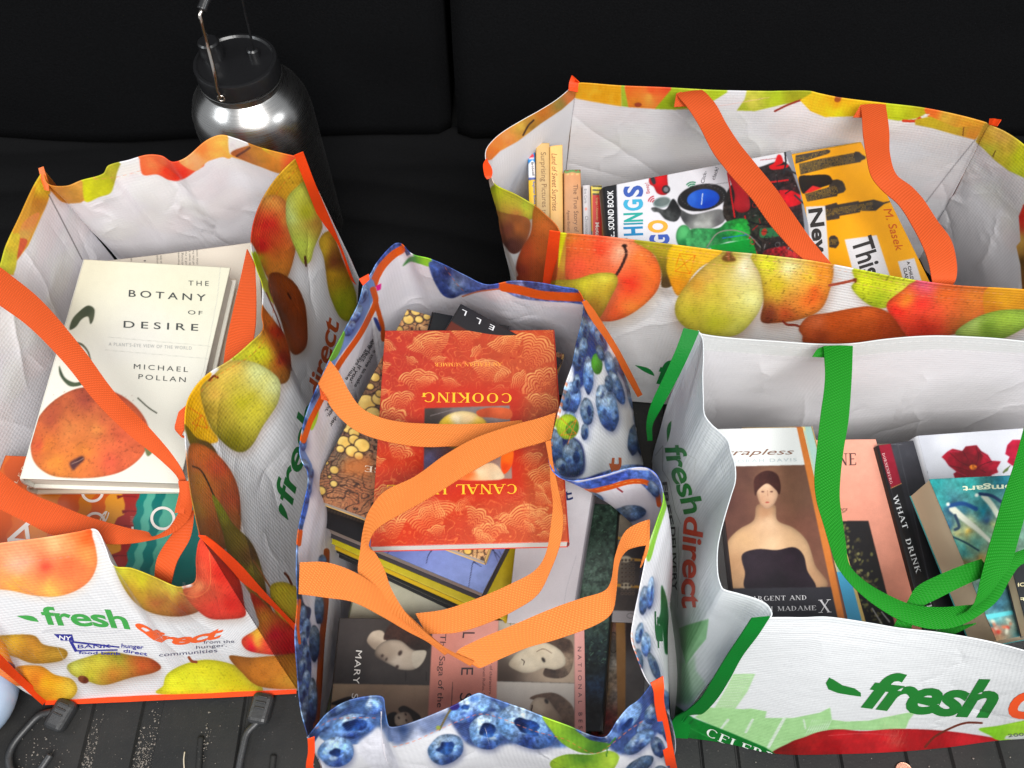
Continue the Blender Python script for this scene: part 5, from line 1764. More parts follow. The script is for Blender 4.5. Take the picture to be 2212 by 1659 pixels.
c = Cv(770, 690, 1260, 1210, (196, 54, 38), 51)
full = [(770, 690), (1260, 690), (1260, 1210), (770, 1210)]
c.grad(full, [(850, 760, (172, 58, 44)), (1150, 760, (176, 80, 50)), (1180, 1100, (176, 80, 46)), (850, 1120, (182, 62, 40)), (1000, 950, (184, 56, 38)), (1190, 900, (160, 80, 50))], smooth=False, noise=.05, cell=20)
contours(c, full, 9, .07, (240, 150, 90), 46, 5, alpha=.55)
contours(c, full, 11, .05, (150, 36, 28), 38, 9, alpha=.6)
PAL = [(206, 100, 60), (226, 172, 110), (150, 44, 34)]
for k, (x, y, R, d) in enumerate([(945, 790, 85, -90), (905, 850, 60, -110), (1135, 800, 92, -75), (1050, 830, 62, -90), (1180, 740, 60, -60), (1185, 850, 66, -120), (1010, 750, 60, -95), (880, 735, 48, -90), (1165, 900, 60, -70), (1100, 775, 60, -95),
                                  (870, 890, 52, -100), (850, 930, 56, -80), (1185, 960, 58, -110), (1150, 1020, 50, -80), (850, 1000, 52, -80), (1190, 1060, 66, -110),
                                  (940, 1165, 98, -120), (1010, 1150, 66, -70), (905, 1115, 60, -60), (1145, 1165, 86, -105), (1090, 1090, 54, -80), (1205, 1170, 70, -100), (850, 1175, 66, -90), (1060, 1180, 60, -90), (820, 820, 48, -80), (835, 1090, 50, -90)]):
    fan(c, x, y, R, d + (k * 37 % 40 - 20), 38 + (k * 13) % 22, 5.2 + (k * 7) % 3, 3.6 + (k % 3) * 1.2, PAL, k)
for k in range(46):
    fan(c, RNG.uniform(800, 1230), RNG.uniform(730, 1190) if k % 2 else RNG.choice([RNG.uniform(720, 850), RNG.uniform(1060, 1180)]), RNG.uniform(26, 46), RNG.uniform(-150, -30), 40, 4.6, 4, PAL, k + 40)
# flat red label with the photograph of fruit
c.poly([(905, 832), (1128, 832), (1132, 1078), (905, 1080)], (178, 50, 34), blur=10, alpha=.85)
c.grad([(917, 882), (1101, 876), (1106, 1034), (915, 1036)], [(930, 900, (60, 52, 48)), (1000, 885, (120, 112, 110)), (1080, 890, (140, 130, 130)), (920, 960, (36, 26, 22)), (930, 1000, (90, 90, 120)), (1090, 1020, (150, 130, 120)), (1000, 1020, (180, 80, 40))], smooth=False, noise=.08)
c.line([(930, 898), (990, 884), (1050, 892)], 1.5, (120, 110, 110))
c.grad(c.ell(1000, 930, 56, 42, 0, 14), [(985, 905, (240, 224, 190)), (1010, 905, (236, 206, 160)), (960, 915, (226, 190, 60)), (1045, 920, (220, 180, 60)), (1000, 960, (120, 90, 40))], edge=.2, er=4)
c.grad([(1030, 888), (1060, 880), (1102, 884), (1102, 905), (1060, 902), (1036, 900)], [(1050, 890, (170, 74, 44)), (1090, 893, (206, 100, 60))])
c.grad([(1085, 980), (1108, 970), (1106, 1004), (1090, 1024), (1082, 1010)], [(1095, 990, (226, 110, 40)), (1095, 1015, (200, 70, 30))])
c.grad([(1000, 1020), (1060, 1000), (1085, 1020), (1080, 1036), (990, 1036)], [(1040, 1020, (226, 206, 170)), (1010, 1030, (226, 110, 50)), (1080, 1030, (206, 190, 160))])
bt, fc, sp = book('paperback', 'red comb-marbled softcover with yellow upside-down capitals on top in the middle bag', [(832, 715), (1195, 712), (1227, 1171), (800, 1181)], [.278, .276, .272, .274], .016, c, 'R', (206, 60, 40), page=(1.25, 1.3, 1.4), group='books in the plum bag')
ye = (238, 176, 40)
text(fc, 'COOKING', [(1105, 850), (911, 848)], 21, ye, serif=True, step=0)
text(fc, 'CANAL HOUSE', [(1116, 1046), (836, 1048)], 21, ye, serif=True, step=0)
text(fc, 'AN ITALIAN SUMMER', [(1085, 783), (938, 784)], 8, (236, 150, 60), serif=True, step=0)

# brown marbled paperback
c = Cv(650, 650, 1230, 1230, (178, 126, 84), 53)
full = [(650, 650), (1230, 650), (1230, 1230), (650, 1230)]
c.grad(full, [(750, 1000, (112, 106, 88)), (700, 1060, (166, 116, 84)), (860, 700, (190, 146, 100)), (780, 900, (100, 82, 68)), (1000, 740, (176, 134, 96)), (770, 1060, (164, 104, 72)), (1000, 1190, (206, 166, 120)), (740, 960, (112, 86, 80))], smooth=False, noise=.12, cell=16)
contours(c, full, 10, .14, (48, 36, 34), 60, 15, alpha=.85)
contours(c, full, 13, .06, (216, 160, 110), 50, 19, alpha=.7)
contours(c, full, 8, .05, (140, 70, 50), 44, 25, alpha=.7)
contours(c, full, 12, .08, (40, 32, 32), 40, 33, alpha=.7)
for i in range(11):
    y0 = 1010 + i * 6
    c.line([(800 - i * 3, y0 + 20), (755, y0 + 6), (715, y0 + 4 - i), (680, 1000 + i * 9)], 1.2, (60, 44, 40), alpha=.8)
for i in range(9):
    c.line([(905, 700), (890 + i * 8, 670), (870 + i * 16, 655)], 1.3, (70, 50, 44), alpha=.8)
    c.line([(905, 700), (915 + i * 6, 725)], 1.3, (226, 180, 130), alpha=.8)
cells = [(792, 870, 20), (818, 862, 15), (806, 895, 18), (834, 884, 14), (788, 905, 12), (820, 850, 9), (810, 815, 11), (846, 870, 12), (752, 923, 14), (772, 915, 11), (765, 935, 12), (738, 918, 9), (743, 955, 15), (765, 950, 12),
         (782, 962, 17), (735, 970, 9), (760, 975, 14), (775, 985, 10), (722, 1015, 10), (721, 1045, 8), (693, 1060, 11), (705, 1000, 5), (712, 1030, 4), (882, 690, 12), (898, 672, 11), (862, 712, 9), (905, 690, 9), (922, 684, 8), (876, 675, 8), (940, 700, 8), (850, 730, 8), (1010, 1190, 9), (985, 1180, 7), (800, 835, 8), (836, 840, 8)]
for x, y, r in cells:
    c.grad(c.ell(x, y, r + 1.6, r * .85 + 1.6, 20, 9), [(x, y, (52, 40, 38))], noise=.05)
    c.grad(c.ell(x, y, r - .6, r * .85 - .6, 20, 9), [(x - 3, y - 3, (232, 206, 130)), (x + 4, y + 4, (214, 176, 96))], noise=.07)
c.poly([(742, 990), (805, 985), (800, 1030), (735, 1025)], (186, 112, 64), blur=8, alpha=.8)
bt, fc, sp = book('paperback', 'brown marbled softcover with cream bubbles lying askew under the red one', [(880, 667), (1216, 764), (1046, 1212), (667, 1073)], [.25, .252, .248, .248], .012, c, 'R', (206, 166, 96), page=(.95, .85, .8), group='books in the plum bag')
text(fc, 'HOUSE', [(900, 1018), (789, 1006)], 13, (216, 196, 176), serif=True, step=0)

# dark book with letters at the top
c = Cv(860, 640, 1270, 1020, (34, 32, 34), 54)
c.grad([(965, 690), (985, 700), (1050, 740), (1040, 760), (950, 720)], [(980, 710, (84, 36, 24))])
bt, fc, sp = book('paperback', 'black softcover with white slanted capitals at the back of the middle bag', [(997, 657), (1216, 778), (1130, 900), (925, 775)], [.284, .268, .2605, .268], .008, c, 'L', (30, 30, 32), group='books in the plum bag')
for ch, x, y in (('L', 1002, 668), ('L', 1033, 686), ('E', 1062, 700)):
    text(fc, ch, [(x + 7, y + 5), (x - 3, y)], 11, (206, 206, 208), up=(-.4, 1), step=0)
c = Cv(900, 640, 1270, 1020, (24, 24, 26), 54)
book('paperback', 'thin plain black softcover, only its corner showing beside the marbled bubbles', [(936, 674), (1100, 705), (1060, 860), (905, 800)], [.272, .262, .257, .258], .004, c, 'L', (24, 24, 26), group='books in the plum bag')

# blue sky book with black band
c = Cv(640, 900, 1260, 1320, (140, 152, 206), 55)
full = [(640, 900), (1260, 900), (1260, 1320), (640, 1320)]
c.grad(full, [(800, 1150, (120, 132, 190)), (1040, 1260, (150, 166, 220)), (1100, 1180, (120, 130, 180))], smooth=False, noise=.06, cell=18)
c.poly([(640, 900), (860, 900), (783, 1185), (640, 1130)], (28, 26, 28))
for k in range(14):
    c.poly([(700 + k * 7, 1095 + k * 2.4), (706 + k * 7, 1096 + k * 2.4), (705 + k * 7, 1103 + k * 2.4), (699 + k * 7, 1102 + k * 2.4)], (70, 60, 54))
br_ = (40, 42, 64)
for l in ([(935, 1186), (925, 1200), (921, 1218)], [(1030, 1175), (1060, 1185), (1090, 1215), (1078, 1190)], [(1062, 1178), (1075, 1212)], [(1048, 1200), (1024, 1212), (1017, 1240), (1012, 1270)], [(1024, 1214), (1040, 1224)], [(845, 1186), (834, 1198)]):
    c.line(l, 2.2, br_, taper=.6)
bt, fc, sp = book('hardcover_book', 'thick pale blue hardcover with bare branches and a black band under the marbled books', [(780, 900), (1180, 1010), (1042, 1281), (662, 1122)], [.228, .226, .226, .228], .033, c, 'L', (60, 56, 60), hard=True, page=(.72, .62, .64), group='books in the plum bag')

# yellow book
c = Cv(640, 1000, 1300, 1400, (216, 186, 30), 56)
c.grad([(640, 1000), (1300, 1000), (1300, 1400), (640, 1400)], [(700, 1170, (220, 204, 60)), (1150, 1200, (214, 180, 24)), (1190, 1180, (206, 200, 120)), (1230, 1100, (206, 196, 110))], smooth=False, noise=.04)
for k in range(10):
    c.grad(c.ell(1180 + k % 3 * 6, 1178 + k * 4, 3, 2, 30, 7), [(1180, 1190, (96, 130, 60))], alpha=.7)
bt, fc, sp = book('hardcover_book', 'glossy yellow hardcover sticking out below the pale blue book', [(760, 1010), (1250, 1100), (1085, 1338), (679, 1157)], [.188, .188, .186, .188], .022, c, 'R', (206, 170, 24), hard=True, page=(.75, .75, .66), group='books in the plum bag')
c = Cv(640, 1000, 1300, 1400, (46, 46, 44), 56)
bt, fc, sp = book('hardcover_book', 'dark hardcover in a clear sleeve lying under the yellow one', [(770, 1050), (1200, 1150), (1050, 1345), (700, 1180)], .160, .02, c, 'R', (40, 40, 42), hard=True, page=(.6, .58, .5), group='books in the plum bag')

# big cream and olive book under the portraits
c = Cv(640, 1150, 1220, 1720, (196, 190, 168), 57)
c.grad([(640, 1150), (1220, 1150), (1220, 1720), (640, 1720)], [(780, 1300, (206, 200, 178)), (700, 1480, (140, 146, 112)), (690, 1600, (150, 156, 120)), (950, 1310, (206, 202, 184))], smooth=False, noise=.03)
bt, fc, sp = book('hardcover_book', 'large plain cream and olive hardcover underneath the book of portraits', [(790, 1180), (1180, 1260), (1110, 1640), (690, 1615)], .135, .03, c, 'L', (130, 134, 104), hard=True, group='books in the plum bag')

# white book
c = Cv(1060, 900, 1330, 1400, (206, 202, 204), 58)
c.grad([(1060, 900), (1330, 900), (1330, 1400), (1060, 1400)], [(1200, 1000, (214, 212, 216)), (1150, 1330, (206, 200, 202))], smooth=False, noise=.015)
c.line([(1245, 1200), (1222, 1280), (1218, 1330)], .8, (170, 166, 172))
sc2 = Cv(1180, 900, 1400, 1420, (150, 146, 150), 3)
bt, fc, sp = book('hardcover_book', 'big plain white hardcover right of the red marbled book', [(1140, 950), (1292, 985), (1234, 1345), (1095, 1345)], [.215, .215, .208, .208], .034, c, 'R', (150, 146, 150), hard=True, spine_canvas=sc2, group='books in the plum bag')
text(fc, 'Salad', [(1270, 1148), (1256, 1225)], 11, (40, 42, 50), bold=.015, step=0)
text(fc, 'for Dinner', [(1254, 1235), (1238, 1310)], 9, (60, 62, 70), bold=.005, step=0)
text(fc, 't', [(1212, 1083), (1238, 1078)], 22, (24, 40, 90), bold=.03, step=0, up=(-.1, -1))

# garden photo book
c = Cv(1130, 1040, 1360, 1660, (50, 66, 58), 59)
full = [(1130, 1040), (1360, 1040), (1360, 1660), (1130, 1660)]
c.grad(full, [(1270, 1150, (44, 60, 50)), (1270, 1250, (96, 116, 104)), (1270, 1300, (70, 88, 74)), (1280, 1450, (30, 40, 40)), (1285, 1490, (36, 56, 80)), (1280, 1540, (30, 34, 34))], smooth=False, noise=.45, cell=7)
rr = random.Random(8)
for i in range(500):
    x, y = rr.uniform(1235, 1340), rr.uniform(1080, 1440)
    g = rr.uniform(.5, 1.3)
    c.line([(x, y), (x + rr.uniform(-5, 5), y + rr.uniform(-5, 5))], rr.uniform(1, 2.4), (90 * g, 120 * g, 100 * g), False, .7)
book('hardcover_book', 'hardcover with a photo of grey green leaves, right side of the middle bag', [(1180, 1085), (1335, 1090), (1298, 1580), (1140, 1580)], .165, .03, c, 'R', (40, 44, 40), hard=True, group='books in the plum bag')

# matchsticks book
c = Cv(1290, 1080, 1440, 1380, (60, 56, 56), 60)
c.grad([(1290, 1080), (1440, 1080), (1440, 1380), (1290, 1380)], [(1330, 1120, (150, 140, 124)), (1390, 1200, (50, 46, 48)), (1340, 1290, (70, 64, 60)), (1400, 1300, (40, 40, 44)), (1310, 1240, (190, 176, 150))], smooth=False, noise=.08, cell=9)
for yy in (1160, 1204, 1262):
    c.poly([(1306, yy), (1336, yy), (1340, yy + 8), (1306, yy + 7)], (40, 70, 110)) if yy < 1210 else None
    c.poly([(1324, yy - 2), (1390, yy + 4), (1390, yy + 9), (1322, yy + 5)], (196, 150, 70))
    c.poly([(1386, yy + 2), (1400, yy + 3), (1398, yy + 12), (1384, yy + 10)], (150, 40, 50))
    c.grad(c.ell(1352, yy + 4, 12, 7, 0, 10), [(1352, yy + 4, (206, 196, 170))])
for i in range(4):
    for j in range(9):
        x, y = 1344 + i * 8, 1210 + j * 9
        c.poly(c.ell(x, y, 3.4, 3.4, n=9), (120, 106, 90))
        c.poly(c.ell(x, y, 1.8, 1.8, n=7), (54, 46, 44))
c.grad([(1310, 1230), (1330, 1232), (1328, 1300), (1308, 1300)], [(1318, 1260, (200, 190, 160))])
c.poly([(1290, 1318), (1440, 1322), (1440, 1380), (1290, 1380)], (176, 172, 172))
c.line(c.ell(1362, 1330, 8, 5) + [(1370, 1330)], 1, (90, 88, 90))
c.poly([(1392, 1190), (1440, 1190), (1440, 1330), (1386, 1330)], (110, 130, 170))
bt, fc, sp = book('hardcover_book', 'hardcover showing big matchsticks and lace patterns under the folded bag edge', [(1308, 1110), (1430, 1116), (1394, 1346), (1298, 1342)], .158, .03, c, 'L', (60, 60, 60), hard=True, group='books in the plum bag')
text(fc, 'nutce', [(1386, 1206), (1380, 1262)], 8, (60, 70, 100), step=0)

# still life book with a tan strip
c = Cv(1250, 1310, 1420, 1680, (90, 80, 74), 61)
c.grad([(1250, 1310), (1420, 1310), (1420, 1680), (1250, 1680)], [(1310, 1350, (120, 84, 74)), (1330, 1400, (70, 66, 60)), (1320, 1440, (150, 146, 136)), (1300, 1490, (150, 116, 60)), (1330, 1500, (170, 160, 150)), (1310, 1560, (140, 50, 44)), (1290, 1600, (110, 40, 36)), (1280, 1430, (50, 60, 56))], smooth=False, noise=.4, cell=10)
c.line(c.ell(1325, 1388, 10, 22) + [(1335, 1388)], 2, (40, 36, 34))
c.poly([(1330, 1325), (1348, 1330), (1354, 1430), (1352, 1590), (1346, 1680), (1328, 1680), (1334, 1540)], (172, 130, 82), noise=.03)
c.grad([(1352, 1325), (1420, 1325), (1420, 1680), (1350, 1680)], [(1370, 1380, (60, 52, 52)), (1370, 1440, (110, 108, 106)), (1370, 1600, (90, 90, 84))], smooth=False)
book('hardcover_book', 'hardcover with a painted still life and a tan strip, front right in the middle bag', [(1298, 1338), (1400, 1342), (1385, 1600), (1276, 1596)], .140, .03, c, 'L', (70, 64, 60), hard=True, group='books in the plum bag')

# book of portraits
h3 = lambda x, y: (x / 3.36 + 685.8, y / 3.36 + 1261.8)
c = Cv(690, 1320, 1290, 1680, (60, 54, 52), 62)
c.grad([h3(90, 200), h3(850, 240), h3(810, 720), h3(90, 715)], [h3(250, 400) + ((72, 66, 64),), h3(300, 650) + ((52, 48, 46),), h3(700, 300) + ((58, 50, 46),), h3(450, 660) + ((66, 60, 58),)], smooth=False, noise=.06)
c.grad([h3(x, y) for x, y in [(360, 400), (400, 345), (470, 340), (500, 400), (480, 440), (430, 480), (375, 440)]], [h3(430, 380) + ((206, 190, 170),), h3(380, 430) + ((150, 134, 118),)], noise=.03)
c.grad([h3(x, y) for x, y in [(520, 300), (600, 270), (700, 300), (800, 380), (820, 460), (740, 480), (640, 440), (560, 400), (480, 400)]], [h3(600, 330) + ((60, 40, 34),), h3(750, 420) + ((44, 34, 30),)], noise=.25, cell=6)
c.grad([h3(x, y) for x, y in [(430, 460), (500, 410), (600, 410), (680, 470), (740, 500), (760, 560), (700, 620), (600, 620), (560, 600), (480, 560), (420, 520)]],
       [h3(500, 470) + ((170, 154, 136),), h3(600, 450) + ((190, 174, 156),), h3(640, 580) + ((200, 186, 168),), h3(560, 560) + ((216, 202, 184),), h3(450, 510) + ((110, 96, 86),)], noise=.03, edge=.25, er=4)
c.grad([h3(x, y) for x, y in [(690, 500), (740, 480), (790, 490), (770, 560), (720, 610), (690, 580)]], [h3(740, 540) + ((206, 196, 178),)], noise=.05)
for (x, y, a_, b_2) in ((600, 500, 9, 4), (578, 600, 6, 3.4), (470, 520, 5, 3), (500, 545, 6, 2)):
    c.grad(c.ell(*h3(x, y), a_ * .7, b_2, -60, 9), [h3(x, y) + ((56, 42, 38),)], blur=1.2, alpha=.9)
for x in (640, 790):
    c.line([h3(x, 640), h3(x, 700)], 2.2, (40, 36, 34))
c.grad([h3(80, 722), h3(815, 735), h3(800, 1300), h3(60, 1300)], [h3(150, 800) + ((170, 150, 124),), h3(450, 800) + ((140, 118, 98),), h3(700, 800) + ((156, 132, 110),), h3(300, 950) + ((120, 100, 84),)], smooth=False, noise=.03)
c.grad([h3(x, y) for x, y in [(90, 870), (180, 830), (260, 815), (340, 850), (250, 860), (180, 880)]], [h3(200, 850) + ((40, 32, 30),)])
c.grad([h3(x, y) for x, y in [(500, 960), (570, 930), (590, 1010), (600, 1100), (500, 1080)]], [h3(540, 1000) + ((36, 30, 28),)])
c.grad([h3(x, y) for x, y in [(590, 900), (640, 885), (740, 950), (745, 1000), (690, 1010), (600, 930)]], [h3(680, 950) + ((44, 34, 30),)], noise=.1)
c.grad([h3(x, y) for x, y in [(560, 960), (610, 930), (660, 935), (690, 980), (690, 1020), (580, 1030)]], [h3(610, 980) + ((210, 194, 172),), h3(680, 1000) + ((150, 130, 112),)], edge=.15, er=3)
for x, y in ((640, 945), (645, 990), (590, 970)):
    c.grad(c.ell(*h3(x, y), 3.4, 1.8, 60, 8), [h3(x, y) + ((50, 36, 32),)], blur=.8)
pk = (226, 156, 140)
c.grad([h3(838, 250), h3(1316, 262), h3(1296, 1400), h3(780, 1400)], [h3(900, 400) + ((222, 148, 132),), h3(1200, 400) + ((236, 170, 158),), h3(900, 800) + ((220, 146, 130),)], smooth=False, noise=.02)
c.line([h3(982, 712), h3(972, 880)], 1.2, (60, 44, 44), False)
c.grad([h3(1316, 255), h3(1866, 270), h3(1866, 718), h3(1304, 704)], [h3(1400, 300) + ((200, 192, 176),), h3(1700, 300) + ((120, 104, 92),), h3(1330, 660) + ((76, 64, 56),), h3(1750, 680) + ((190, 172, 150),)], smooth=False, noise=.04)
c.grad([h3(x, y) for x, y in [(1600, 330), (1760, 380), (1850, 430), (1850, 600), (1780, 680), (1640, 660), (1680, 540), (1640, 440)]], [h3(1780, 450) + ((66, 50, 42),), h3(1700, 640) + ((60, 46, 40),), h3(1820, 560) + ((150, 132, 112),)], noise=.25, cell=6)
c.grad([h3(x, y) for x, y in [(1390, 590), (1420, 530), (1480, 480), (1600, 420), (1700, 440), (1780, 500), (1800, 580), (1730, 620), (1640, 610), (1560, 640), (1480, 640)]],
       [h3(1500, 580) + ((226, 216, 194),), h3(1600, 460) + ((206, 192, 168),), h3(1720, 520) + ((216, 204, 182),), h3(1440, 590) + ((190, 176, 154),)], edge=.15, er=4)
c.line([h3(1480, 545), h3(1500, 560), h3(1496, 585)], 2, (60, 46, 40))
c.grad(c.ell(*h3(1640, 550), 6, 3.4, 60, 9), [h3(1640, 550) + ((40, 34, 32),)], blur=1)
c.line([h3(1590, 490), h3(1640, 470), h3(1700, 500)], 1.4, (110, 90, 76))
c.grad([h3(1302, 706), h3(1866, 720), h3(1860, 1400), h3(1290, 1400)], [h3(1400, 760) + ((222, 218, 208),), h3(1800, 760) + ((206, 200, 190),), h3(1400, 1000) + ((190, 180, 168),)], smooth=False, noise=.02)
c.grad([h3(x, y) for x, y in [(1540, 830), (1600, 800), (1720, 790), (1820, 850), (1866, 930), (1866, 1100), (1800, 1080), (1760, 960), (1690, 880), (1620, 850)]], [h3(1700, 820) + ((90, 70, 58),), h3(1820, 940) + ((120, 100, 84),)], noise=.2, cell=6)
c.grad([h3(x, y) for x, y in [(1540, 900), (1580, 830), (1660, 830), (1720, 900), (1770, 980), (1780, 1080), (1640, 1060), (1560, 980)]], [h3(1600, 880) + ((206, 190, 168),), h3(1700, 950) + ((160, 142, 122),), h3(1740, 1040) + ((96, 78, 66),)], edge=.15, er=4)
c.grad(c.ell(*h3(1662, 850), 6, 4, 60, 9), [h3(1662, 850) + ((44, 36, 34),)], blur=1)
c.line([h3(1560, 880), h3(1552, 930), h3(1570, 960)], 3, (64, 42, 38))
c.grad([h3(1864, 240), h3(1946, 240), h3(1950, 1400), h3(1868, 1400)], [h3(1900, 500) + ((232, 174, 166),), h3(1900, 1000) + ((226, 164, 156),)], smooth=False, noise=.01)
c.line([h3(158, 250), h3(130, 500), h3(95, 900)], 1.2, (190, 186, 180), False, .6)
bt, fc, sp = book('paperback', 'softcover with sepia portraits and pink strips, lying sideways at the front of the middle bag', [(734, 1335), (1262, 1343), (1266, 1608), (707, 1598)], [.178, .178, .172, .172], .018, c, 'L', (50, 46, 44), group='books in the plum bag')
text(fc, 'MARY', [h3(280, 480), h3(258, 722)], 14, (226, 222, 214), space=1.12, step=0)
text(fc, 'S.', [h3(252, 792), h3(246, 856)], 14, (226, 222, 214), space=1.12, step=0)
text(fc, 'The Saga of the', [h3(893, 362), h3(868, 895)], 13, (70, 44, 42), step=0)
dk = (58, 42, 46)
text(fc, 'L', [h3(1056, 350), h3(1052, 392)], 27, dk, step=0, up=(1, 0))
text(fc, 'E', [h3(1045, 606), h3(1042, 660)], 27, dk, step=0, up=(1, 0))
text(fc, 'S', [h3(1036, 790), h3(1032, 850)], 27, dk, step=0, up=(1, 0))
text(fc, 'cast of characters.', [h3(1254, 520), h3(1245, 805)], 6, (110, 66, 62), step=0)
text(fc, '-Anneli Rufus, S', [h3(1202, 560), h3(1196, 806)], 6, (110, 66, 62), step=0)
text(fc, 'NATIONAL BES', [h3(1888, 456), h3(1896, 1050)], 8.5, (90, 60, 66), space=1.9, step=0)

# ================================================================== BAG D: pear print, back right
f6 = lambda x, y: (x / 2.629 + 1015, y / 2.629 + 137)
f7 = lambda x, y: (x / 2.749 + 1591, y / 2.749 + 164.6)
f8 = lambda x, y: (x / 2.419 + 1371.5, y / 2.419 + 685.8)
f9 = lambda x, y: (x / 2.632 + 1371.5, y / 2.632 + 1152.1)
f10 = lambda x, y: (x / 3.780 + 1344.1, y / 3.780 + 877.8)
f11 = lambda x, y: (x / 3.558 + 1810.4, y / 3.558 + 905.2)
f12 = lambda x, y: (x / 2.688 + 1289.2, y / 2.688 + 329.2)
F = lambda f, *p: [f(p[i], p[i + 1]) for i in range(0, len(p), 2)]


def S(f, *t):
    return [f(x, y) + (col,) for x, y, col in t]


D_out = Cv(1000, 160, 2600, 1050, (240, 240, 242), 71)
c = D_out
# left side
c.grad(F(f6, 60, 640, 130, 650, 150, 690, 120, 780, 90, 760), S(f6, (90, 660, (236, 206, 190)), (120, 700, (236, 226, 216))))
pear(c, F(f6, 145, 688, 260, 745, 372, 810, 368, 870, 300, 900, 200, 890, 118, 850, 98, 760), S(f6, (160, 720, (196, 206, 50)), (300, 810, (190, 200, 70)), (130, 820, (170, 150, 60)), (250, 860, (190, 130, 70)), (350, 850, (196, 190, 70))))
c.grad(F(f6, 112, 830, 200, 850, 330, 880, 340, 960, 290, 1060, 240, 1080, 190, 1030, 150, 940), S(f6, (150, 860, (180, 130, 70)), (200, 960, (130, 76, 62)), (280, 940, (196, 120, 70)), (250, 1050, (96, 60, 56))), noise=.08)
pear(c, F(f6, 366, 815, 430, 860, 500, 935, 520, 1000, 500, 1300, 300, 1290, 262, 1200, 268, 1120, 300, 1040, 345, 960), S(f6, (400, 860, (196, 120, 50)), (470, 940, (216, 120, 60)), (330, 1060, (190, 84, 50)), (420, 1040, (190, 100, 50)), (300, 1180, (140, 60, 46)), (450, 1200, (150, 76, 40))))
c.line(F(f6, 165, 1010, 215, 1080, 262, 1200), 9, (206, 196, 190), alpha=.7)
# front
c.poly(F(f6, 508, 955, 548, 962, 548, 1140, 500, 1160), (216, 214, 40), noise=.04)
c.grad(F(f6, 548, 965, 600, 970, 600, 1240, 490, 1240, 505, 1150), S(f6, (540, 1130, (196, 150, 60)), (560, 1000, (206, 150, 60)), (530, 1220, (180, 110, 50))), smooth=False)
pear(c, F(f6, 560, 965, 700, 965, 900, 990, 1010, 1050, 1072, 1130, 1086, 1215, 1060, 1295, 985, 1375, 885, 1440, 780, 1466, 690, 1440, 600, 1300, 545, 1230, 545, 1080),
     S(f6, (640, 1040, (214, 96, 50)), (760, 1040, (222, 70, 44)), (850, 1060, (240, 170, 140)), (980, 1100, (236, 120, 60)), (1040, 1200, (226, 110, 50)), (900, 1250, (214, 60, 40)), (800, 1400, (206, 84, 44)), (950, 1380, (232, 130, 60)), (600, 1150, (206, 84, 56)), (570, 980, (206, 120, 50))), shadow=(5, 12, 12, .5, (170, 140, 110)))
c.line(F(f6, 878, 1040, 888, 1080, 862, 1150, 825, 1212), 6.5, (70, 44, 40))
c.grad(c.ell(*f6(878, 1036), 6, 4), [(1349, 531, (50, 34, 30))])
pear(c, F(f6, 470, 1235, 600, 1225, 700, 1195, 790, 1188, 832, 1205, 838, 1250, 800, 1330, 740, 1440, 690, 1450, 640, 1340, 590, 1290, 480, 1290),
     S(f6, (650, 1240, (206, 196, 60)), (760, 1220, (216, 206, 80)), (790, 1300, (180, 150, 50)), (700, 1400, (150, 110, 40)), (540, 1260, (170, 150, 50))))
c.grad(F(f6, 930, 1005, 1165, 1035, 1165, 1240, 1090, 1270, 1086, 1180, 1040, 1080), S(f6, (1000, 1025, (190, 180, 60)), (1120, 1150, (130, 110, 40)), (1110, 1240, (84, 64, 40)), (1100, 1060, (180, 160, 50))), edge=.1)
c.poly(F(f6, 1075, 1270, 1180, 1290, 1150, 1330, 1080, 1300), (110, 90, 76), blur=8, alpha=.6)
c.grad(F(f6, 1165, 1033, 1430, 1065, 1440, 1110, 1340, 1140, 1270, 1200, 1185, 1320, 1130, 1220, 1118, 1130), S(f6, (1200, 1080, (240, 200, 50)), (1300, 1090, (240, 190, 60)), (1170, 1260, (226, 150, 40)), (1150, 1150, (238, 196, 50))), noise=.05, edge=.1, er=4, speck=.3)
for l in (F(f6, 1190, 1080, 1280, 1090, 1250, 1195, 1165, 1180, 1190, 1080, 1250, 1195), F(f6, 1280, 1090, 1165, 1180)):
    c.line(l, 1.2, (226, 120, 30), False)
pear(c, F(f6, 1460, 1068, 1400, 1098, 1300, 1180, 1205, 1290, 1165, 1375, 1180, 1455, 1255, 1515, 1400, 1548, 1520, 1540, 1615, 1450, 1663, 1355, 1668, 1240, 1640, 1150, 1580, 1085),
     S(f6, (1450, 1110, (170, 150, 60)), (1300, 1250, (200, 150, 60)), (1250, 1400, (190, 180, 60)), (1400, 1460, (196, 196, 60)), (1500, 1500, (206, 206, 100)), (1600, 1350, (220, 220, 150)), (1560, 1170, (232, 222, 190)), (1400, 1300, (196, 180, 70)), (1350, 1200, (196, 160, 80))), shadow=(-2, 14, 12, .5, (150, 110, 80)))
c.grad(F(f6, 1430, 1105, 1470, 1075, 1510, 1110, 1500, 1125, 1450, 1125), S(f6, (1470, 1105, (110, 76, 40))), blur=1.5)
c.line(F(f6, 1450, 1068, 1468, 1085, 1470, 1112), 5, (150, 90, 60))
pear(c, F(f7, 90, 1060, 300, 1075, 480, 1095, 572, 1125, 560, 1250, 505, 1380, 390, 1440, 250, 1464, 145, 1455, 160, 1330, 140, 1180),
     S(f7, (180, 1110, (206, 206, 60)), (320, 1150, (240, 236, 170)), (230, 1250, (200, 180, 50)), (450, 1300, (206, 96, 40)), (500, 1180, (226, 140, 50)), (300, 1400, (170, 76, 40)), (420, 1200, (226, 190, 70)), (200, 1420, (110, 50, 34))), speck=.9, shadow=(4, 12, 10, .5, (150, 110, 90)))
c.line(F(f7, 702, 1210, 640, 1225, 552, 1242), 6, (170, 84, 64))
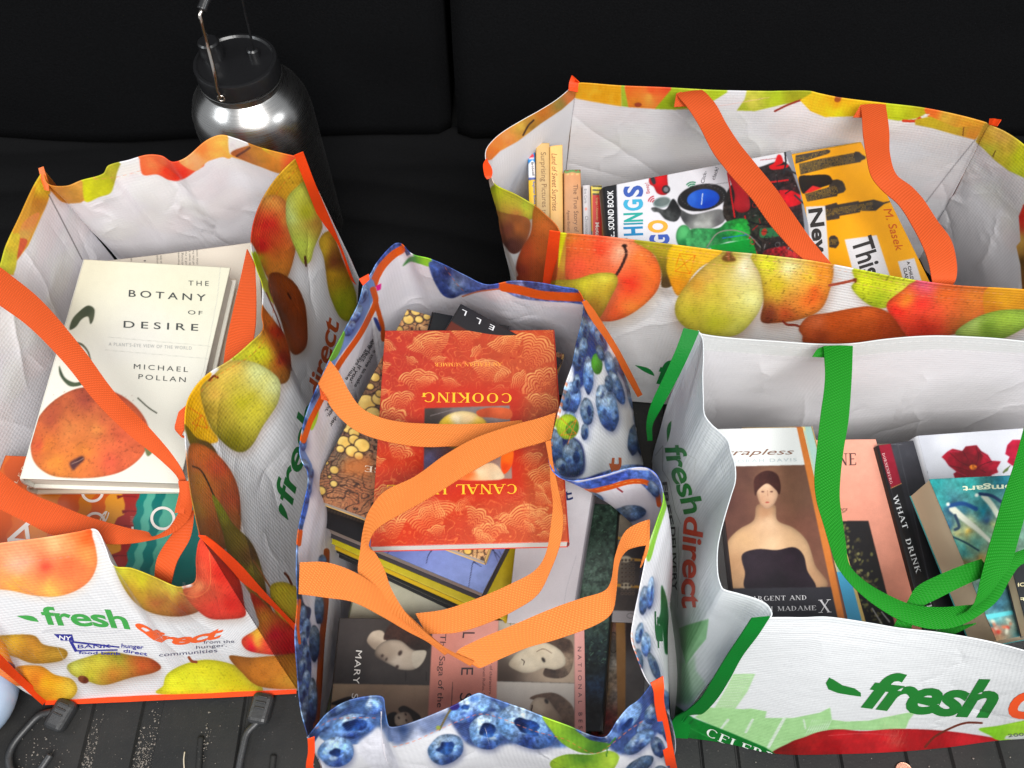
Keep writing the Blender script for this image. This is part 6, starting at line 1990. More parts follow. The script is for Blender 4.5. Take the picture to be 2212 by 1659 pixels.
pear(c, F(f7, 695, 1145, 860, 1180, 1075, 1220, 1000, 1290, 900, 1370, 820, 1372, 740, 1325, 682, 1255, 704, 1215), S(f7, (760, 1190, (206, 216, 50)), (900, 1230, (200, 206, 50)), (850, 1340, (150, 170, 40)), (980, 1260, (216, 220, 80))), speck=.8)
c.grad(F(f7, 690, 1205, 715, 1200, 708, 1230), S(f7, (700, 1215, (120, 60, 40))))
pear(c, F(f7, 1075, 1218, 1300, 1245, 1495, 1258, 1505, 1370, 1450, 1450, 1300, 1530, 1000, 1580, 960, 1500, 905, 1410, 895, 1345, 980, 1275),
     S(f7, (1120, 1245, (238, 100, 130)), (1000, 1310, (232, 130, 50)), (960, 1400, (216, 50, 40)), (1100, 1350, (222, 60, 50)), (1250, 1300, (220, 110, 50)), (1400, 1320, (200, 120, 50)), (1100, 1500, (180, 50, 34)), (1350, 1470, (150, 90, 40))), speck=.5)
c.line(F(f7, 275, 1455, 300, 1475, 350, 1478, 390, 1495), 5, (130, 50, 34))
pear(c, F(f7, 370, 1495, 430, 1425, 550, 1404, 700, 1375, 800, 1368, 900, 1402, 970, 1490, 990, 1570, 700, 1600, 420, 1590, 390, 1540),
     S(f7, (470, 1450, (190, 100, 60)), (600, 1450, (186, 84, 34)), (760, 1420, (190, 90, 40)), (900, 1500, (160, 66, 30)), (500, 1550, (150, 66, 34)), (700, 1550, (176, 80, 30))))
c.grad(F(f7, 1490, 1258, 1800, 1285, 1800, 1400, 1600, 1410, 1490, 1450), S(f7, (1600, 1300, (230, 170, 50)), (1530, 1400, (190, 120, 40))), noise=.05)
pear(c, F(f7, 1300, 1535, 1400, 1445, 1550, 1392, 1707, 1385, 1800, 1400, 1700, 1500, 1500, 1580), S(f7, (1400, 1480, (170, 196, 110)), (1550, 1430, (150, 180, 70)), (1500, 1530, (110, 140, 50))))
for dy in (30, 84):
    c.dash(F(f6, 550, 960 + dy, 900, 995 + dy, 1300, 1045 + dy, 1600, 1085 + dy), .9, (240, 170, 130))
    c.dash(F(f7, 100, 1060 + dy, 500, 1100 + dy, 1000, 1205 + dy, 1600, 1265 + dy), .9, (240, 170, 140))

D_in = Cv(1000, 160, 2600, 1050, (222, 221, 224), 72)
c = D_in
hb = F(f6, 600, 80, 615, 190, 700, 215, 860, 240, 1000, 255, 1160, 262, 1350, 262, 1520, 268, 1700, 280)
c.poly(F(f6, 600, 60, 598, 195, 700, 215, 862, 242, 862, 100), (222, 164, 44), noise=.06, blur=1)
c.grad(F(f6, 858, 90, 862, 240, 905, 246, 890, 160), S(f6, (880, 200, (160, 180, 60))), smooth=False)
c.grad(F(f6, 870, 90, 900, 246, 1060, 256, 1200, 140, 1180, 90), S(f6, (930, 150, (230, 110, 50)), (1050, 170, (226, 90, 50)), (960, 230, (206, 130, 50)), (1130, 150, (206, 80, 50)), (1030, 210, (236, 170, 80))), smooth=False)
c.grad(c.ell(*f6(955, 232), 8, 5), S(f6, (955, 232, (150, 70, 50))))
c.grad(F(f6, 1190, 90, 1050, 256, 1165, 260, 1300, 255, 1400, 200, 1480, 150, 1480, 100), S(f6, (1130, 230, (150, 170, 40)), (1420, 170, (170, 190, 50)), (1300, 200, (190, 200, 60))), smooth=False)
c.grad(F(f6, 1585, 100, 1560, 200, 1515, 265, 1620, 268, 1760, 235, 1850, 215, 1960, 170, 1960, 100), S(f6, (1600, 200, (206, 200, 90)), (1750, 190, (170, 190, 50)), (1850, 180, (150, 150, 40)), (1560, 250, (170, 180, 60))), smooth=False, noise=.07)
c.line(F(f6, 1880, 205, 1800, 235, 1732, 268), 4.5, (140, 56, 44))
c.line(F(f6, 1170, 258, 1400, 240, 1700, 190), .8, (240, 190, 180))
c.grad(F(f7, 375, 140, 460, 90, 900, 130, 890, 200, 720, 235, 525, 240, 440, 205), S(f7, (450, 160, (226, 190, 50)), (600, 150, (230, 160, 40)), (600, 230, (236, 220, 50)), (800, 180, (220, 180, 40))), noise=.06, smooth=False)
c.grad(c.ell(*f7(600, 138), 7, 5), S(f7, (600, 138, (150, 80, 40))))
c.grad(F(f7, 880, 120, 1160, 170, 1150, 215, 1060, 250, 960, 262, 890, 250), S(f7, (930, 190, (190, 200, 50)), (1080, 210, (180, 170, 40)), (960, 250, (170, 180, 40))), smooth=False)
c.line(F(f7, 990, 262, 1060, 262, 1090, 245), 6, (196, 70, 44))
c.grad(F(f7, 1090, 150, 1320, 190, 1500, 230, 1480, 300, 1300, 310, 1180, 280, 1130, 230), S(f7, (1150, 200, (226, 110, 50)), (1250, 250, (206, 170, 70)), (1400, 270, (226, 160, 60))), smooth=False, noise=.08)
c.grad(F(f7, 1060, 255, 1150, 235, 1300, 300, 1480, 290, 1420, 375, 1300, 345, 1160, 305, 1060, 285), S(f7, (1150, 280, (190, 170, 50)), (1300, 320, (196, 170, 60)), (1400, 340, (206, 140, 60))), smooth=False)
c.poly(F(f7, 1090, 245, 1120, 222, 1152, 222, 1120, 238), (234, 232, 234))
c.line(F(f7, 1350, 300, 1345, 350), 2, (110, 60, 40))
c.grad(F(f7, 1420, 385, 1470, 280, 1600, 310, 1800, 460, 1800, 640, 1707, 600, 1620, 560, 1540, 500, 1460, 420), S(f7, (1460, 340, (190, 150, 60)), (1560, 350, (214, 170, 90)), (1600, 430, (196, 170, 70)), (1680, 480, (206, 214, 50)), (1500, 440, (190, 190, 70)), (1700, 580, (190, 200, 60))), smooth=False, noise=.08)
c.line(F(f7, 1525, 475, 1540, 440), 2.2, (90, 60, 40))
c.line(F(f7, 1420, 372, 1260, 570, 1112, 762), 2.0, (150, 146, 150))
c.line(F(f6, 595, 200, 575, 330, 555, 540), 1.3, (176, 172, 176))
c.grad(F(f7, 1707, 760, 1680, 830, 1690, 980, 1665, 1010, 1690, 1120, 1700, 1270, 1800, 1270, 1800, 760), S(f7, (1695, 850, (206, 50, 40)), (1690, 970, (206, 170, 90)), (1690, 1100, (96, 70, 30))), smooth=False)
# left hem
c.grad(F(f6, 620, 90, 598, 190, 520, 260, 400, 340, 270, 440, 170, 495, 120, 545, 70, 560, 60, 480, 120, 400, 300, 290, 480, 180), S(f6, (570, 190, (206, 120, 60)), (500, 230, (150, 130, 60)), (420, 280, (196, 120, 50)), (340, 370, (150, 110, 50)), (220, 410, (232, 150, 90)), (150, 460, (236, 140, 70)), (110, 520, (228, 120, 50)), (300, 360, (226, 190, 90))), smooth=False, noise=.07)
c.line(F(f6, 300, 405, 330, 350, 360, 320), 4, (70, 50, 40))

bagD = thing('shopping_bag', (.33, .67, 0), 'wide pear printed bag with orange straps at the back right, holding childrens books', 'bag', 'reusable shopping bags full of books')
cD = (.33, .69)
eBL, eFL, eFR, eBR = (.075, .84), (.045, .560), (.60, .505), (.64, .80)
wall(bagD, 'back_panel', [f6(600, 112) + (.341,), f6(640, 108) + (.341,), f6(850, 124) + (.34,), f6(1100, 134) + (.34,), f6(1400, 150) + (.34,), f6(1700, 156) + (.34,), f7(250, 86) + (.34,), f7(430, 86) + (.34,), f7(495, 101) + (.339,), f7(620, 126) + (.339,), f7(880, 158) + (.338,), f7(1100, 184) + (.338,), f7(1300, 224) + (.338,), f7(1480, 272) + (.338,), f7(1500, 285) + (.338,)],
     [eBL, eBR], cD, D_out, D_in, out_px=False, wr=.005, seed=51)
dL = wall(bagD, 'side_panel', [f6(600, 112) + (.341,), f6(500, 198) + (.34,), f6(400, 262) + (.34,), f6(300, 318) + (.338,), f6(200, 378) + (.337,), f6(140, 425) + (.336,), f6(95, 480) + (.335,), f6(86, 525) + (.334,), f6(96, 575) + (.333,), f6(118, 640) + (.333,), f6(146, 690) + (.333,), f6(260, 745) + (.334,), f6(370, 810) + (.335,), f6(440, 870) + (.336,), f6(490, 920) + (.338,), f6(512, 962) + (.338,)],
          [eBL, (.03, .82), (-.002, .785), (.01, .70), eFL], cD, D_out, D_in, wr=.002, seed=52)
dR = wall(bagD, 'side_panel', [f7(1500, 285) + (.338,), f7(1600, 330) + (.338,), f7(1707, 405) + (.337,), f7(1900, 600) + (.336,), f7(2100, 900) + (.336,), f7(2240, 1320) + (.336,)],
          [eBR, (.66, .68), eFR], cD, D_out, D_in, out_px=False, wr=.005, seed=53)
dF = wall(bagD, 'front_panel', [f6(512, 962) + (.338,), f6(560, 966) + (.338,), f6(750, 982) + (.338,), f6(960, 1006) + (.337,), f6(1180, 1033) + (.336,), f6(1450, 1068) + (.335,), f6(1610, 1083) + (.335,), f6(1875, 1113) + (.335,), f7(480, 1103) + (.335,), f7(720, 1148) + (.335,), f7(1000, 1203) + (.335,), f7(1300, 1243) + (.335,), f7(1707, 1268) + (.336,), f7(2240, 1320) + (.336,)],
          [eFL, eFR], cD, D_out, D_in, wr=.003, seed=54)
wall(bagD, 'base_panel', [Q([(eBL[0], eBL[1], .004)])[0].tolist() + [.004], Q([(eBR[0], eBR[1], .004)])[0].tolist() + [.004]], [(eFL[0], eFL[1], .004), (eFR[0], eFR[1], .004)], cD, D_out, None, out_px=False, wr=.0001, res=8)
OBM = M['orange_bind']
ribbon(bagD, 'binding', [f6(452, 952) + f6(514, 960) + (.34,), f6(440, 1040) + f6(505, 1050) + (.31,), f6(424, 1160) + f6(490, 1165) + (.26,), f6(412, 1260) + f6(474, 1262) + (.22,), f6(400, 1420) + f6(455, 1420) + (.12,), f6(395, 1640) + f6(440, 1640) + (.01,)], OBM, lift=.010, cols=4)
ribbon(bagD, 'binding', [f6(560, 158) + f6(612, 168) + (.342,), f6(564, 110) + f6(618, 112) + (.348,), f6(580, 68) + f6(622, 108) + (.354,)], OBM, lift=.002, cols=3)
ribbon(bagD, 'binding', [f6(96, 536) + f6(98, 545) + (.336,), f6(76, 575) + f6(126, 600) + (.334,), f6(84, 640) + f6(126, 640) + (.332,), f6(98, 660) + f6(118, 650) + (.33,)], OBM, lift=.006, cols=3)
ribbon(bagD, 'binding', [f7(1505, 250) + f7(1500, 285) + (.34,), f7(1575, 255) + f7(1550, 292) + (.346,)], OBM, lift=.002, cols=3)
ribbon(bagD, 'binding', [f7(1790, 1320) + f7(1850, 1330) + (.335,), f7(1700, 1440) + f7(1760, 1450) + (.26,), f7(1600, 1565) + f7(1680, 1570) + (.17,)], OBM, lift=.012, cols=4)
ribbon(bagD, 'handle', [f6(1172, 170) + f6(1318, 150) + (.345,), f6(1190, 195) + f6(1345, 172) + (.346,), f6(1240, 255) + f6(1400, 240) + (.344,), f6(1300, 345) + f6(1460, 345) + (.34,), f6(1380, 500) + f6(1540, 465) + (.336,), f6(1480, 630) + f6(1640, 590) + (.334,), f6(1600, 765) + f6(1745, 720) + (.332,), f7(200, 880) + f7(300, 770) + (.331,), f7(310, 1010) + f7(420, 940) + (.33,), f7(400, 1085) + f7(500, 1040) + (.328,), f7(470, 1140) + f7(580, 1135) + (.322,), f7(500, 1180) + f7(600, 1180) + (.310,)], M['orange_strap'], wave=.001)
ribbon(bagD, 'handle', [f6(1172, 170) + f6(1200, 160) + (.345,), f6(1160, 245) + f6(1240, 240) + (.338,)], M['orange_strap'], cols=3)
ribbon(bagD, 'handle', [f7(738, 168) + f7(886, 166) + (.345,), f7(745, 230) + f7(896, 230) + (.344,), f7(752, 340) + f7(908, 340) + (.341,), f7(770, 460) + f7(912, 470) + (.338,), f7(800, 590) + f7(950, 585) + (.334,), f7(860, 670) + f7(1040, 655) + (.33,), f7(965, 765) + f7(1120, 750) + (.327,), f7(1045, 890) + f7(1200, 870) + (.325,), f7(1110, 1030) + f7(1275, 985) + (.323,), f7(1140, 1120) + f7(1306, 1120) + (.321,), f7(1160, 1215) + f7(1300, 1210) + (.316,), f7(1180, 1260) + f7(1270, 1250) + (.306,)], M['orange_strap'], wave=.001)
ribbon(bagD, 'handle', [f7(738, 168) + f7(760, 175) + (.345,), f7(692, 243) + f7(745, 243) + (.338,)], M['orange_strap'], cols=3)
text(dF, 'fresh', [(1418, 826), (1560, 850)], 52, (24, 128, 60), bold=.03, shear=.2)
leaf(dF, (1371, 788), (1414, 812), 9, (24, 128, 60))

# ------------------------------------------------------------------ books of bag D
fs = lambda x, y: (x / 5.76 + 1097, y / 5.76 + 274.3)


def spine_book(label, q, z, paint, depth=.13, colr=(180, 150, 100), page=(1, 1, 1)):
    xs = [p[0] for p in q]
    ys_ = [p[1] for p in q]
    c = Cv(min(xs) - 12, min(ys_) - 12, max(xs) + 14, max(ys_) + 14, colr, int(xs[0]))
    paint(c)
    # the spine faces up; covers hang below it, pages between
    zz = z
    cc = np.array([P(x, y, h) for (x, y), h in zip(q, zz)])
    n = np.cross(cc[1] - cc[0], cc[3] - cc[0])
    n /= np.linalg.norm(n)
    if n[2] < 0:
        n = -n
    t = thing('thin_book', tuple(cc.mean(0) - n * depth), label, 'book', 'thin picture books standing on edge in the back right bag')
    nu, nv = 14, 130
    a = np.linspace(0, 1, nu)[None, :, None]
    b = np.linspace(0, 1, nv)[:, None, None]
    V = (cc[0] * (1 - a) + cc[1] * a) * (1 - b) + (cc[3] * (1 - a) + cc[2] * a) * b
    V = V + n * (np.sin(a * pi) * .0012)
    fn = np.cross(V[0, 1] - V[0, 0], V[1, 0] - V[0, 0])
    me = grid_mesh('spine', V, fn @ n < 0)
    set_attr(me, 'outer', c.at(Q(V.reshape(-1, 3))) * .92)
    sp = link('spine', me, t, [M['matte']])
    solid(sp, .001, -1)
    reg(sp, V)
    w_ = (cc[1] - cc[0])
    wn = np.linalg.norm(w_)
    w_ /= wn
    mt = plain('thin_book_cover', C255(*colr), .45, bump=.1)
    th = .0018
    link('cover', box_mesh('cover', [cc[0] - n * .0012, cc[0] + w_ * th - n * .0012, cc[3] + w_ * th - n * .0012, cc[3] - n * .0012], -n * depth), t, [mt])
    link('cover', box_mesh('cover', [cc[1] - w_ * th - n * .0012, cc[1] - n * .0012, cc[2] - n * .0012, cc[2] - w_ * th - n * .0012], -n * depth), t, [mt])
    lv = (cc[3] - cc[0]) / np.linalg.norm(cc[3] - cc[0]) * .003
    pg = link('page_block', box_mesh('page_block', [cc[0] + w_ * (th + .0002) + lv - n * .0016, cc[1] - w_ * (th + .0002) + lv - n * .0016, cc[2] - w_ * (th + .0002) - lv - n * .0016, cc[3] + w_ * (th + .0002) - lv - n * .0016], -n * (depth - .004)), t, [M['pages']])
    pg.color = (*page, 1)
    return sp


def p1_(c):
    c.poly(F(fs, 200, 150, 345, 150, 345, 440, 200, 440), (40, 130, 200))
    c.poly(F(fs, 255, 370, 300, 320, 325, 350, 322, 385, 260, 392), (200, 40, 60))
    c.poly(F(fs, 258, 385, 325, 378, 325, 400, 258, 405), (220, 210, 214))
    c.poly(F(fs, 255, 460, 305, 410, 350, 460, 350, 640, 255, 640), (226, 224, 226))
    c.poly(F(fs, 250, 634, 352, 628, 352, 660, 250, 660), (60, 80, 150))
    c.poly(F(fs, 250, 660, 352, 658, 360, 1700, 250, 1700), (222, 184, 60))


s1 = spine_book('thin picture book with a blue, white and yellow spine, leftmost in the back right bag', F(fs, 246, 222, 330, 214, 368, 1500, 278, 1500), [.265, .267, .20, .20], p1_, colr=(60, 110, 160))
text(s1, 'Bridwell', F(fs, 292, 440, 305, 606), 4.8, (50, 50, 60), bold=.02, step=0)
text(s1, 'Beginner Books', F(fs, 312, 680, 325, 960), 4.5, (60, 100, 170), bold=.02, step=0)
s2 = spine_book('picture book with a pale tan spine lettered in brown, second from the left', F(fs, 350, 208, 518, 200, 530, 1560, 360, 1560), [.272, .272, .205, .205], lambda c: c.grad([(1100, 280), (1230, 280), (1230, 600), (1100, 600)], [(1165, 320, (196, 164, 110)), (1165, 420, (186, 158, 112)), (1180, 500, (176, 150, 110))], smooth=False, noise=.02), colr=(190, 160, 110))
text(s2, 'Surprising Pictures', F(fs, 410, 316, 428, 1000), 11.5, (120, 88, 50), step=0)
text(s2, 'to Love', F(fs, 428, 1030, 432, 1260), 10.5, (120, 88, 50), step=0)
s3 = spine_book('picture book with a golden spine, between the pale tan and brown spines', F(fs, 525, 240, 680, 222, 692, 1600, 530, 1600), [.272, .272, .205, .205], lambda c: c.grad([(1160, 280), (1250, 280), (1250, 600), (1160, 600)], [(1200, 320, (230, 184, 116)), (1200, 420, (222, 180, 116)), (1200, 520, (206, 166, 110))], smooth=False, noise=.02), colr=(226, 184, 118))
text(s3, 'Land of Sweet Surprises', F(fs, 545, 330, 556, 1045), 12, (116, 70, 30), shear=.25, step=0)


def p4_(c):
    c.grad(F(fs, 660, 500, 960, 500, 960, 1700, 660, 1700), S(fs, (800, 600, (190, 136, 92)), (800, 900, (186, 140, 100)), (800, 1300, (176, 130, 90))), smooth=False, noise=.03)
    c.poly(F(fs, 690, 500, 930, 500, 920, 560, 860, 572, 800, 560, 740, 575, 700, 566), (90, 130, 70), smooth=True)
    for x in (740, 850, 900):
        c.poly(c.ell(*fs(x, 540), 2.5, 2, n=8), (150, 50, 44))
    for x in (745, 802, 866):
        c.poly(c.ell(*fs(x, 588), 1.8, 1.6, n=8), (236, 206, 130))


s4 = spine_book('picture book with a brown spine topped by a green leafy border', F(fs, 700, 540, 905, 530, 935, 1560, 705, 1560), [.262, .262, .21, .21], p4_, colr=(186, 136, 94))
text(s4, 'The True Story of Life', F(fs, 815, 715, 830, 1440), 10, (96, 60, 34), step=0)
text(s4, 'Agnese Baruzzi', F(fs, 740, 1038, 745, 1300), 6, (96, 60, 34), step=0)


def p5_(c):
    c.poly(F(fs, 900, 700, 1060, 700, 1060, 1700, 900, 1700), (196, 192, 194))
    c.poly(F(fs, 960, 1010, 980, 1000, 985, 1030, 965, 1040), (226, 120, 100))


s5 = spine_book('thin picture book with a greyish white spine', F(fs, 935, 728, 1022, 722, 1046, 1560, 944, 1560), [.256, .256, .21, .21], p5_, colr=(196, 192, 194))
text(s5, 'Eric Carle', F(fs, 952, 772, 956, 950), 5.5, (90, 88, 92), step=0)
text(s5, 'Christmas', F(fs, 962, 1110, 968, 1340), 6.5, (90, 88, 92), step=0)


def p6_(c):
    c.poly(F(fs, 1000, 700, 1230, 700, 1230, 1700, 1000, 1700), (206, 56, 50))
    c.poly(F(fs, 1000, 700, 1230, 700, 1230, 845, 1000, 845), (222, 206, 90))
    for y in (728, 776, 825):
        c.poly(F(fs, 1050, y, 1175, y + 4, 1175, y + 22, 1050, y + 18), (44, 40, 36))
    c.poly(F(fs, 1030, 730, 1050, 730, 1060, 1700, 1034, 1700), (222, 190, 90))
    c.poly(F(fs, 1166, 840, 1230, 840, 1230, 1700, 1180, 1700), (214, 180, 100))
    c.poly(F(fs, 1030, 1300, 1050, 1300, 1052, 1420, 1030, 1420), (60, 150, 190))


s6 = spine_book('thin picture book with a red spine striped black and yellow at the top', F(fs, 1036, 734, 1168, 726, 1196, 1560, 1046, 1560), [.256, .256, .21, .21], p6_, colr=(206, 170, 80))
text(s6, 'Stripe / Alexander', F(fs, 1096, 880, 1100, 1165), 5, (226, 190, 120), step=0)
text(s6, 'Motor', F(fs, 1090, 1190, 1098, 1400), 8, (236, 224, 214), bold=.02, step=0)

# vehicle sound book
c = Cv(1290, 300, 1800, 660, (222, 220, 226), 80)
c.grad([(1290, 300), (1800, 300), (1800, 660), (1290, 660)], [(1400, 400, (226, 225, 230)), (1600, 400, (220, 218, 224))], smooth=False, noise=.01)
c.poly(F(f12, 0, 100, 112, 100, 120, 360, 130, 900, 0, 900), (34, 35, 38))
RD, BK, GN = (196, 30, 36), (34, 34, 36), (40, 140, 70)
c.grad(F(f12, 302, 160, 312, 140, 345, 124, 402, 118, 410, 150, 412, 232, 384, 248, 350, 236, 330, 200, 308, 185), S(f12, (360, 150, (206, 34, 40)), (380, 230, (170, 22, 30)), (330, 170, (190, 30, 36))), edge=.2, er=3)
c.grad(F(f12, 312, 152, 332, 140, 342, 178, 326, 184), S(f12, (326, 160, (50, 50, 54))))
c.grad(c.ell(*f12(402, 215), 9, 9), S(f12, (402, 215, (40, 40, 42))))
c.grad(c.ell(*f12(402, 215), 5.5, 5.5), S(f12, (402, 215, (120, 120, 124))))
for k, r in enumerate((5, 9.5, 14)):
    cx, cy = f12(336, 292)
    c.line([(cx + r * cos(a) * 1.0, cy + r * sin(a)) for a in np.linspace(-2.9, -1.75, 8)], 2.4, (176, 34, 50))
    cx, cy = f12(556, 218)
    c.line([(cx + (r + 3) * cos(a), cy + (r + 3) * sin(a)) for a in np.linspace(-2.4, -1.2, 8)], 2.6, (30, 120, 80))
# engine
c.grad(F(f12, 480, 330, 560, 360, 720, 330, 740, 400, 640, 450, 560, 452, 500, 400), S(f12, (520, 370, (60, 60, 62)), (620, 400, (176, 178, 174)), (690, 400, (90, 90, 92)), (560, 430, (120, 122, 120))), noise=.1)
c.grad(F(f12, 860, 130, 960, 80, 1100, 60, 1190, 240, 1215, 420, 1200, 640, 940, 640, 880, 500, 740, 380, 760, 220), S(f12, (950, 300, (34, 32, 34)), (1000, 450, (60, 44, 40)), (1100, 300, (70, 30, 34)), (900, 250, (40, 36, 38)), (1000, 200, (30, 28, 30)), (930, 420, (44, 60, 44)), (1150, 400, (36, 34, 36)), (1060, 560, (50, 40, 40))), noise=.5, cell=7)
c.grad(F(f12, 765, 120, 840, 150, 870, 200, 890, 320, 840, 350, 795, 320, 800, 240), S(f12, (820, 200, (206, 40, 50)), (870, 300, (222, 60, 70)), (840, 340, (150, 20, 30))), edge=.15, er=4)
c.grad(F(f12, 1000, 80, 1030, 60, 1050, 15, 1072, 20, 1080, 60, 1040, 80, 1110, 70, 1100, 90, 1020, 100), S(f12, (1060, 50, RD)))
c.line(F(f12, 950, 45, 1040, 35), 1.2, (150, 40, 46), False)
for l in (F(f12, 760, 118, 800, 375), F(f12, 960, 180, 1110, 160), F(f12, 1000, 260, 1180, 250), F(f12, 860, 370, 880, 480, 930, 590), F(f12, 1020, 250, 1140, 240)):
    c.line(l, 3.2, RD, False)
c.grad(F(f12, 1020, 230, 1120, 220, 1190, 260, 1180, 300, 1080, 320, 1030, 290), S(f12, (1100, 250, (206, 30, 40)), (1060, 300, (150, 20, 30))), noise=.2)
c.grad(F(f12, 960, 590, 1000, 560, 1100, 545, 1150, 570, 1190, 600, 1180, 640, 980, 640), S(f12, (1060, 570, (190, 30, 44)), (1000, 600, (90, 30, 36)), (1130, 600, (200, 60, 60))), noise=.5, cell=6)
c.grad(c.ell(*f12(612, 262), 54, 29, -10, 26), S(f12, (612, 200, (54, 54, 56)), (540, 300, (30, 30, 32)), (690, 300, (40, 40, 42))), edge=.1)
rr = random.Random(2)
for a in np.linspace(0, 2 * pi, 34):
    x, y = f12(612, 262)
    c.poly(c.ell(x + 47 * cos(a), y + 24 * sin(a) - 2, 1.1, .9, n=6), (120, 120, 120))
c.grad(c.ell(*f12(618, 270), 35, 21, -6, 24), S(f12, (560, 270, (60, 110, 200)), (620, 250, (40, 90, 190)), (660, 290, (24, 60, 160)), (600, 300, (36, 84, 180))), noise=.03)
c.line(F(f12, 614, 240, 608, 302), 1.8, (210, 220, 236), False)
c.grad(c.ell(*f12(378, 290), 20, 12, -12, 16), S(f12, (378, 290, (150, 160, 160))))
c.grad(c.ell(*f12(378, 288), 17, 9, -12, 16), S(f12, (360, 280, (84, 100, 100)), (400, 295, (110, 120, 118))))
c.grad(F(f12, 315, 325, 340, 318, 400, 330, 440, 270, 470, 300, 490, 350, 460, 400, 400, 390, 360, 350, 330, 345), S(f12, (340, 335, (90, 92, 92)), (420, 360, (60, 62, 62)), (450, 300, (24, 24, 26)), (470, 380, (44, 44, 46))), noise=.3, cell=7)
c.grad(c.ell(*f12(505, 488), 17, 25, 0, 16), S(f12, (490, 460, (90, 176, 110)), (510, 520, (30, 110, 60))), edge=.25, er=4)
c.grad(F(f12, 540, 450, 700, 440, 760, 400, 870, 390, 880, 500, 760, 520, 640, 560, 530, 560), S(f12, (600, 480, (60, 140, 84)), (700, 470, (30, 100, 54)), (830, 430, (40, 150, 60)), (600, 540, (80, 160, 100))), noise=.25, cell=9)
c.poly(F(f12, 655, 545, 900, 500, 930, 590, 900, 640, 690, 600), (24, 150, 60))
for k in range(11):
    c.line(F(f12, 690, 540 + k * 8, 915, 508 + k * 9), 1, (16, 110, 44), False, .8)
c.grad(F(f12, 945, 450, 960, 440, 1060, 440, 1068, 480, 1000, 495, 950, 492), S(f12, (1000, 465, (60, 130, 84))))
c.grad(c.ell(*f12(972, 462), 6, 8, 20), S(f12, (972, 462, (206, 70, 50))))
for l, w_, col in ((F(f12, 640, 550, 700, 470, 790, 452, 880, 480, 960, 560), 2.6, (130, 130, 120)), (F(f12, 730, 498, 870, 478), 1.6, (40, 110, 180)), (F(f12, 650, 190, 760, 175), 1, (120, 120, 124)), (F(f12, 900, 480, 950, 520, 960, 600), 3, (30, 28, 28)), (F(f12, 880, 400, 960, 420, 1100, 400), 3, (24, 24, 26)), (F(f12, 1040, 120, 1060, 240), 2, (24, 24, 26))):
    c.line(l, w_, col)
for k in range(26):
    x, y = f12(rr.uniform(880, 1150), rr.uniform(120, 600))
    c.line([(x, y), (x + rr.uniform(-16, 16), y + rr.uniform(-10, 10))], rr.uniform(1, 2.6), rr.choice([(24, 24, 26), (180, 34, 40), (60, 60, 64), (150, 150, 150)]), False, .9)
for k in range(9):
    x, y = f12(rr.uniform(900, 1140), rr.uniform(280, 600))
    c.line(c.ell(x, y, 5, 5) + [(x + 5, y)], 1.3, rr.choice([(196, 40, 46), (20, 20, 22), (110, 110, 112)]))
for k in range(110):
    x, y = f12(rr.uniform(880, 1190), rr.uniform(100, 620))
    c.poly(c.ell(x, y, 1, .8, n=6), rr.choice([(190, 186, 180), (120, 110, 106), (170, 40, 46), (20, 20, 22)]))
# grey road edge
c.poly(F(f12, 1088, -10, 1150, -10, 1205, 240, 1235, 480, 1212, 620, 1204, 420, 1180, 230), (140, 142, 150))
c.line(F(f12, 1092, -10, 1098, 60, 1085, 120), 4, (40, 40, 44), False)
c.line(F(f12, 1100, 95, 1180, 135), 4, (50, 50, 54), False)
c.line(F(f12, 1150, 250, 1205, 300), 4, (50, 50, 54), False)
bt, fc, sp = book('board_book', 'white sound board book with a train and colourful letters, in the back right bag', [(1305, 404), (1708, 326), (1772, 592), (1323, 570)], [.285, .288, .268, .266], .02, c, 'L', (30, 31, 34), hard=True, group='books in the back right bag', inset=.001)
for ch, ya, yb, col in (('S', 258, 192, (56, 84, 160)), ('G', 338, 272, (58, 156, 190)), ('N', 402, 350, (36, 150, 140)), ('I', 418, 408, (30, 130, 150)), ('H', 482, 430, (26, 120, 170)), ('T', 545, 494, (40, 146, 140))):
    text(fc, ch, F(f12, 264, ya, 261, yb), 40, col, bold=.035, step=0, up=(-1, .04))
text(fc, 'O', F(f12, 408, 466, 402, 392), 40, (226, 156, 50), bold=.045, step=0, up=(-1, .04))
text(fc, 'G', F(f12, 418, 540, 412, 476), 40, (58, 84, 166), bold=.045, step=0, up=(-1, .04))
text(fc, 'EL SOUND BOOK', F(f12, 102, 492, 94, 222), 13, (222, 222, 224), bold=.01, step=0)
text(fc, 'Beep!', F(f12, 308, 238, 298, 176), 8, (176, 40, 60), step=0)
text(fc, 'Click-', F(f12, 622, 182, 640, 112), 8, (60, 60, 66), step=0)
text(fc, 'clack!', F(f12, 684, 162, 708, 92), 8, (60, 60, 66), step=0)

# yellow city book
c = Cv(1640, 280, 2060, 720, (232, 166, 30), 81)
c.grad([(1640, 280), (2060, 280), (2060, 720), (1640, 720)], [(1850, 350, (238, 170, 36)), (1950, 550, (236, 170, 30)), (1750, 450, (230, 160, 34)), (1990, 640, (214, 150, 30))], smooth=False, noise=.015)
DK = (58, 52, 48)


def tower(pts, rows_, cols_, a, b):
    c.poly(pts, DK, noise=.05)
    (x0, y0), (x1, y1) = a, b
    for i in range(rows_):
        for j in range(cols_):
            if rr.random() < .18:
                continue
            u, v = (i + .5) / rows_, (j + .5) / cols_ - .5
            dx, dy = x1 - x0, y1 - y0
            L = math.hypot(dx, dy)
            X = x0 + dx * u - dy / L * v * cols_ * 3.1
            Y = y0 + dy * u + dx / L * v * cols_ * 3.1
            c.poly([(X - .7, Y - .9), (X + .7, Y - .9), (X + .7, Y + .9), (X - .7, Y + .9)], (176, 140, 60), blur=.3)


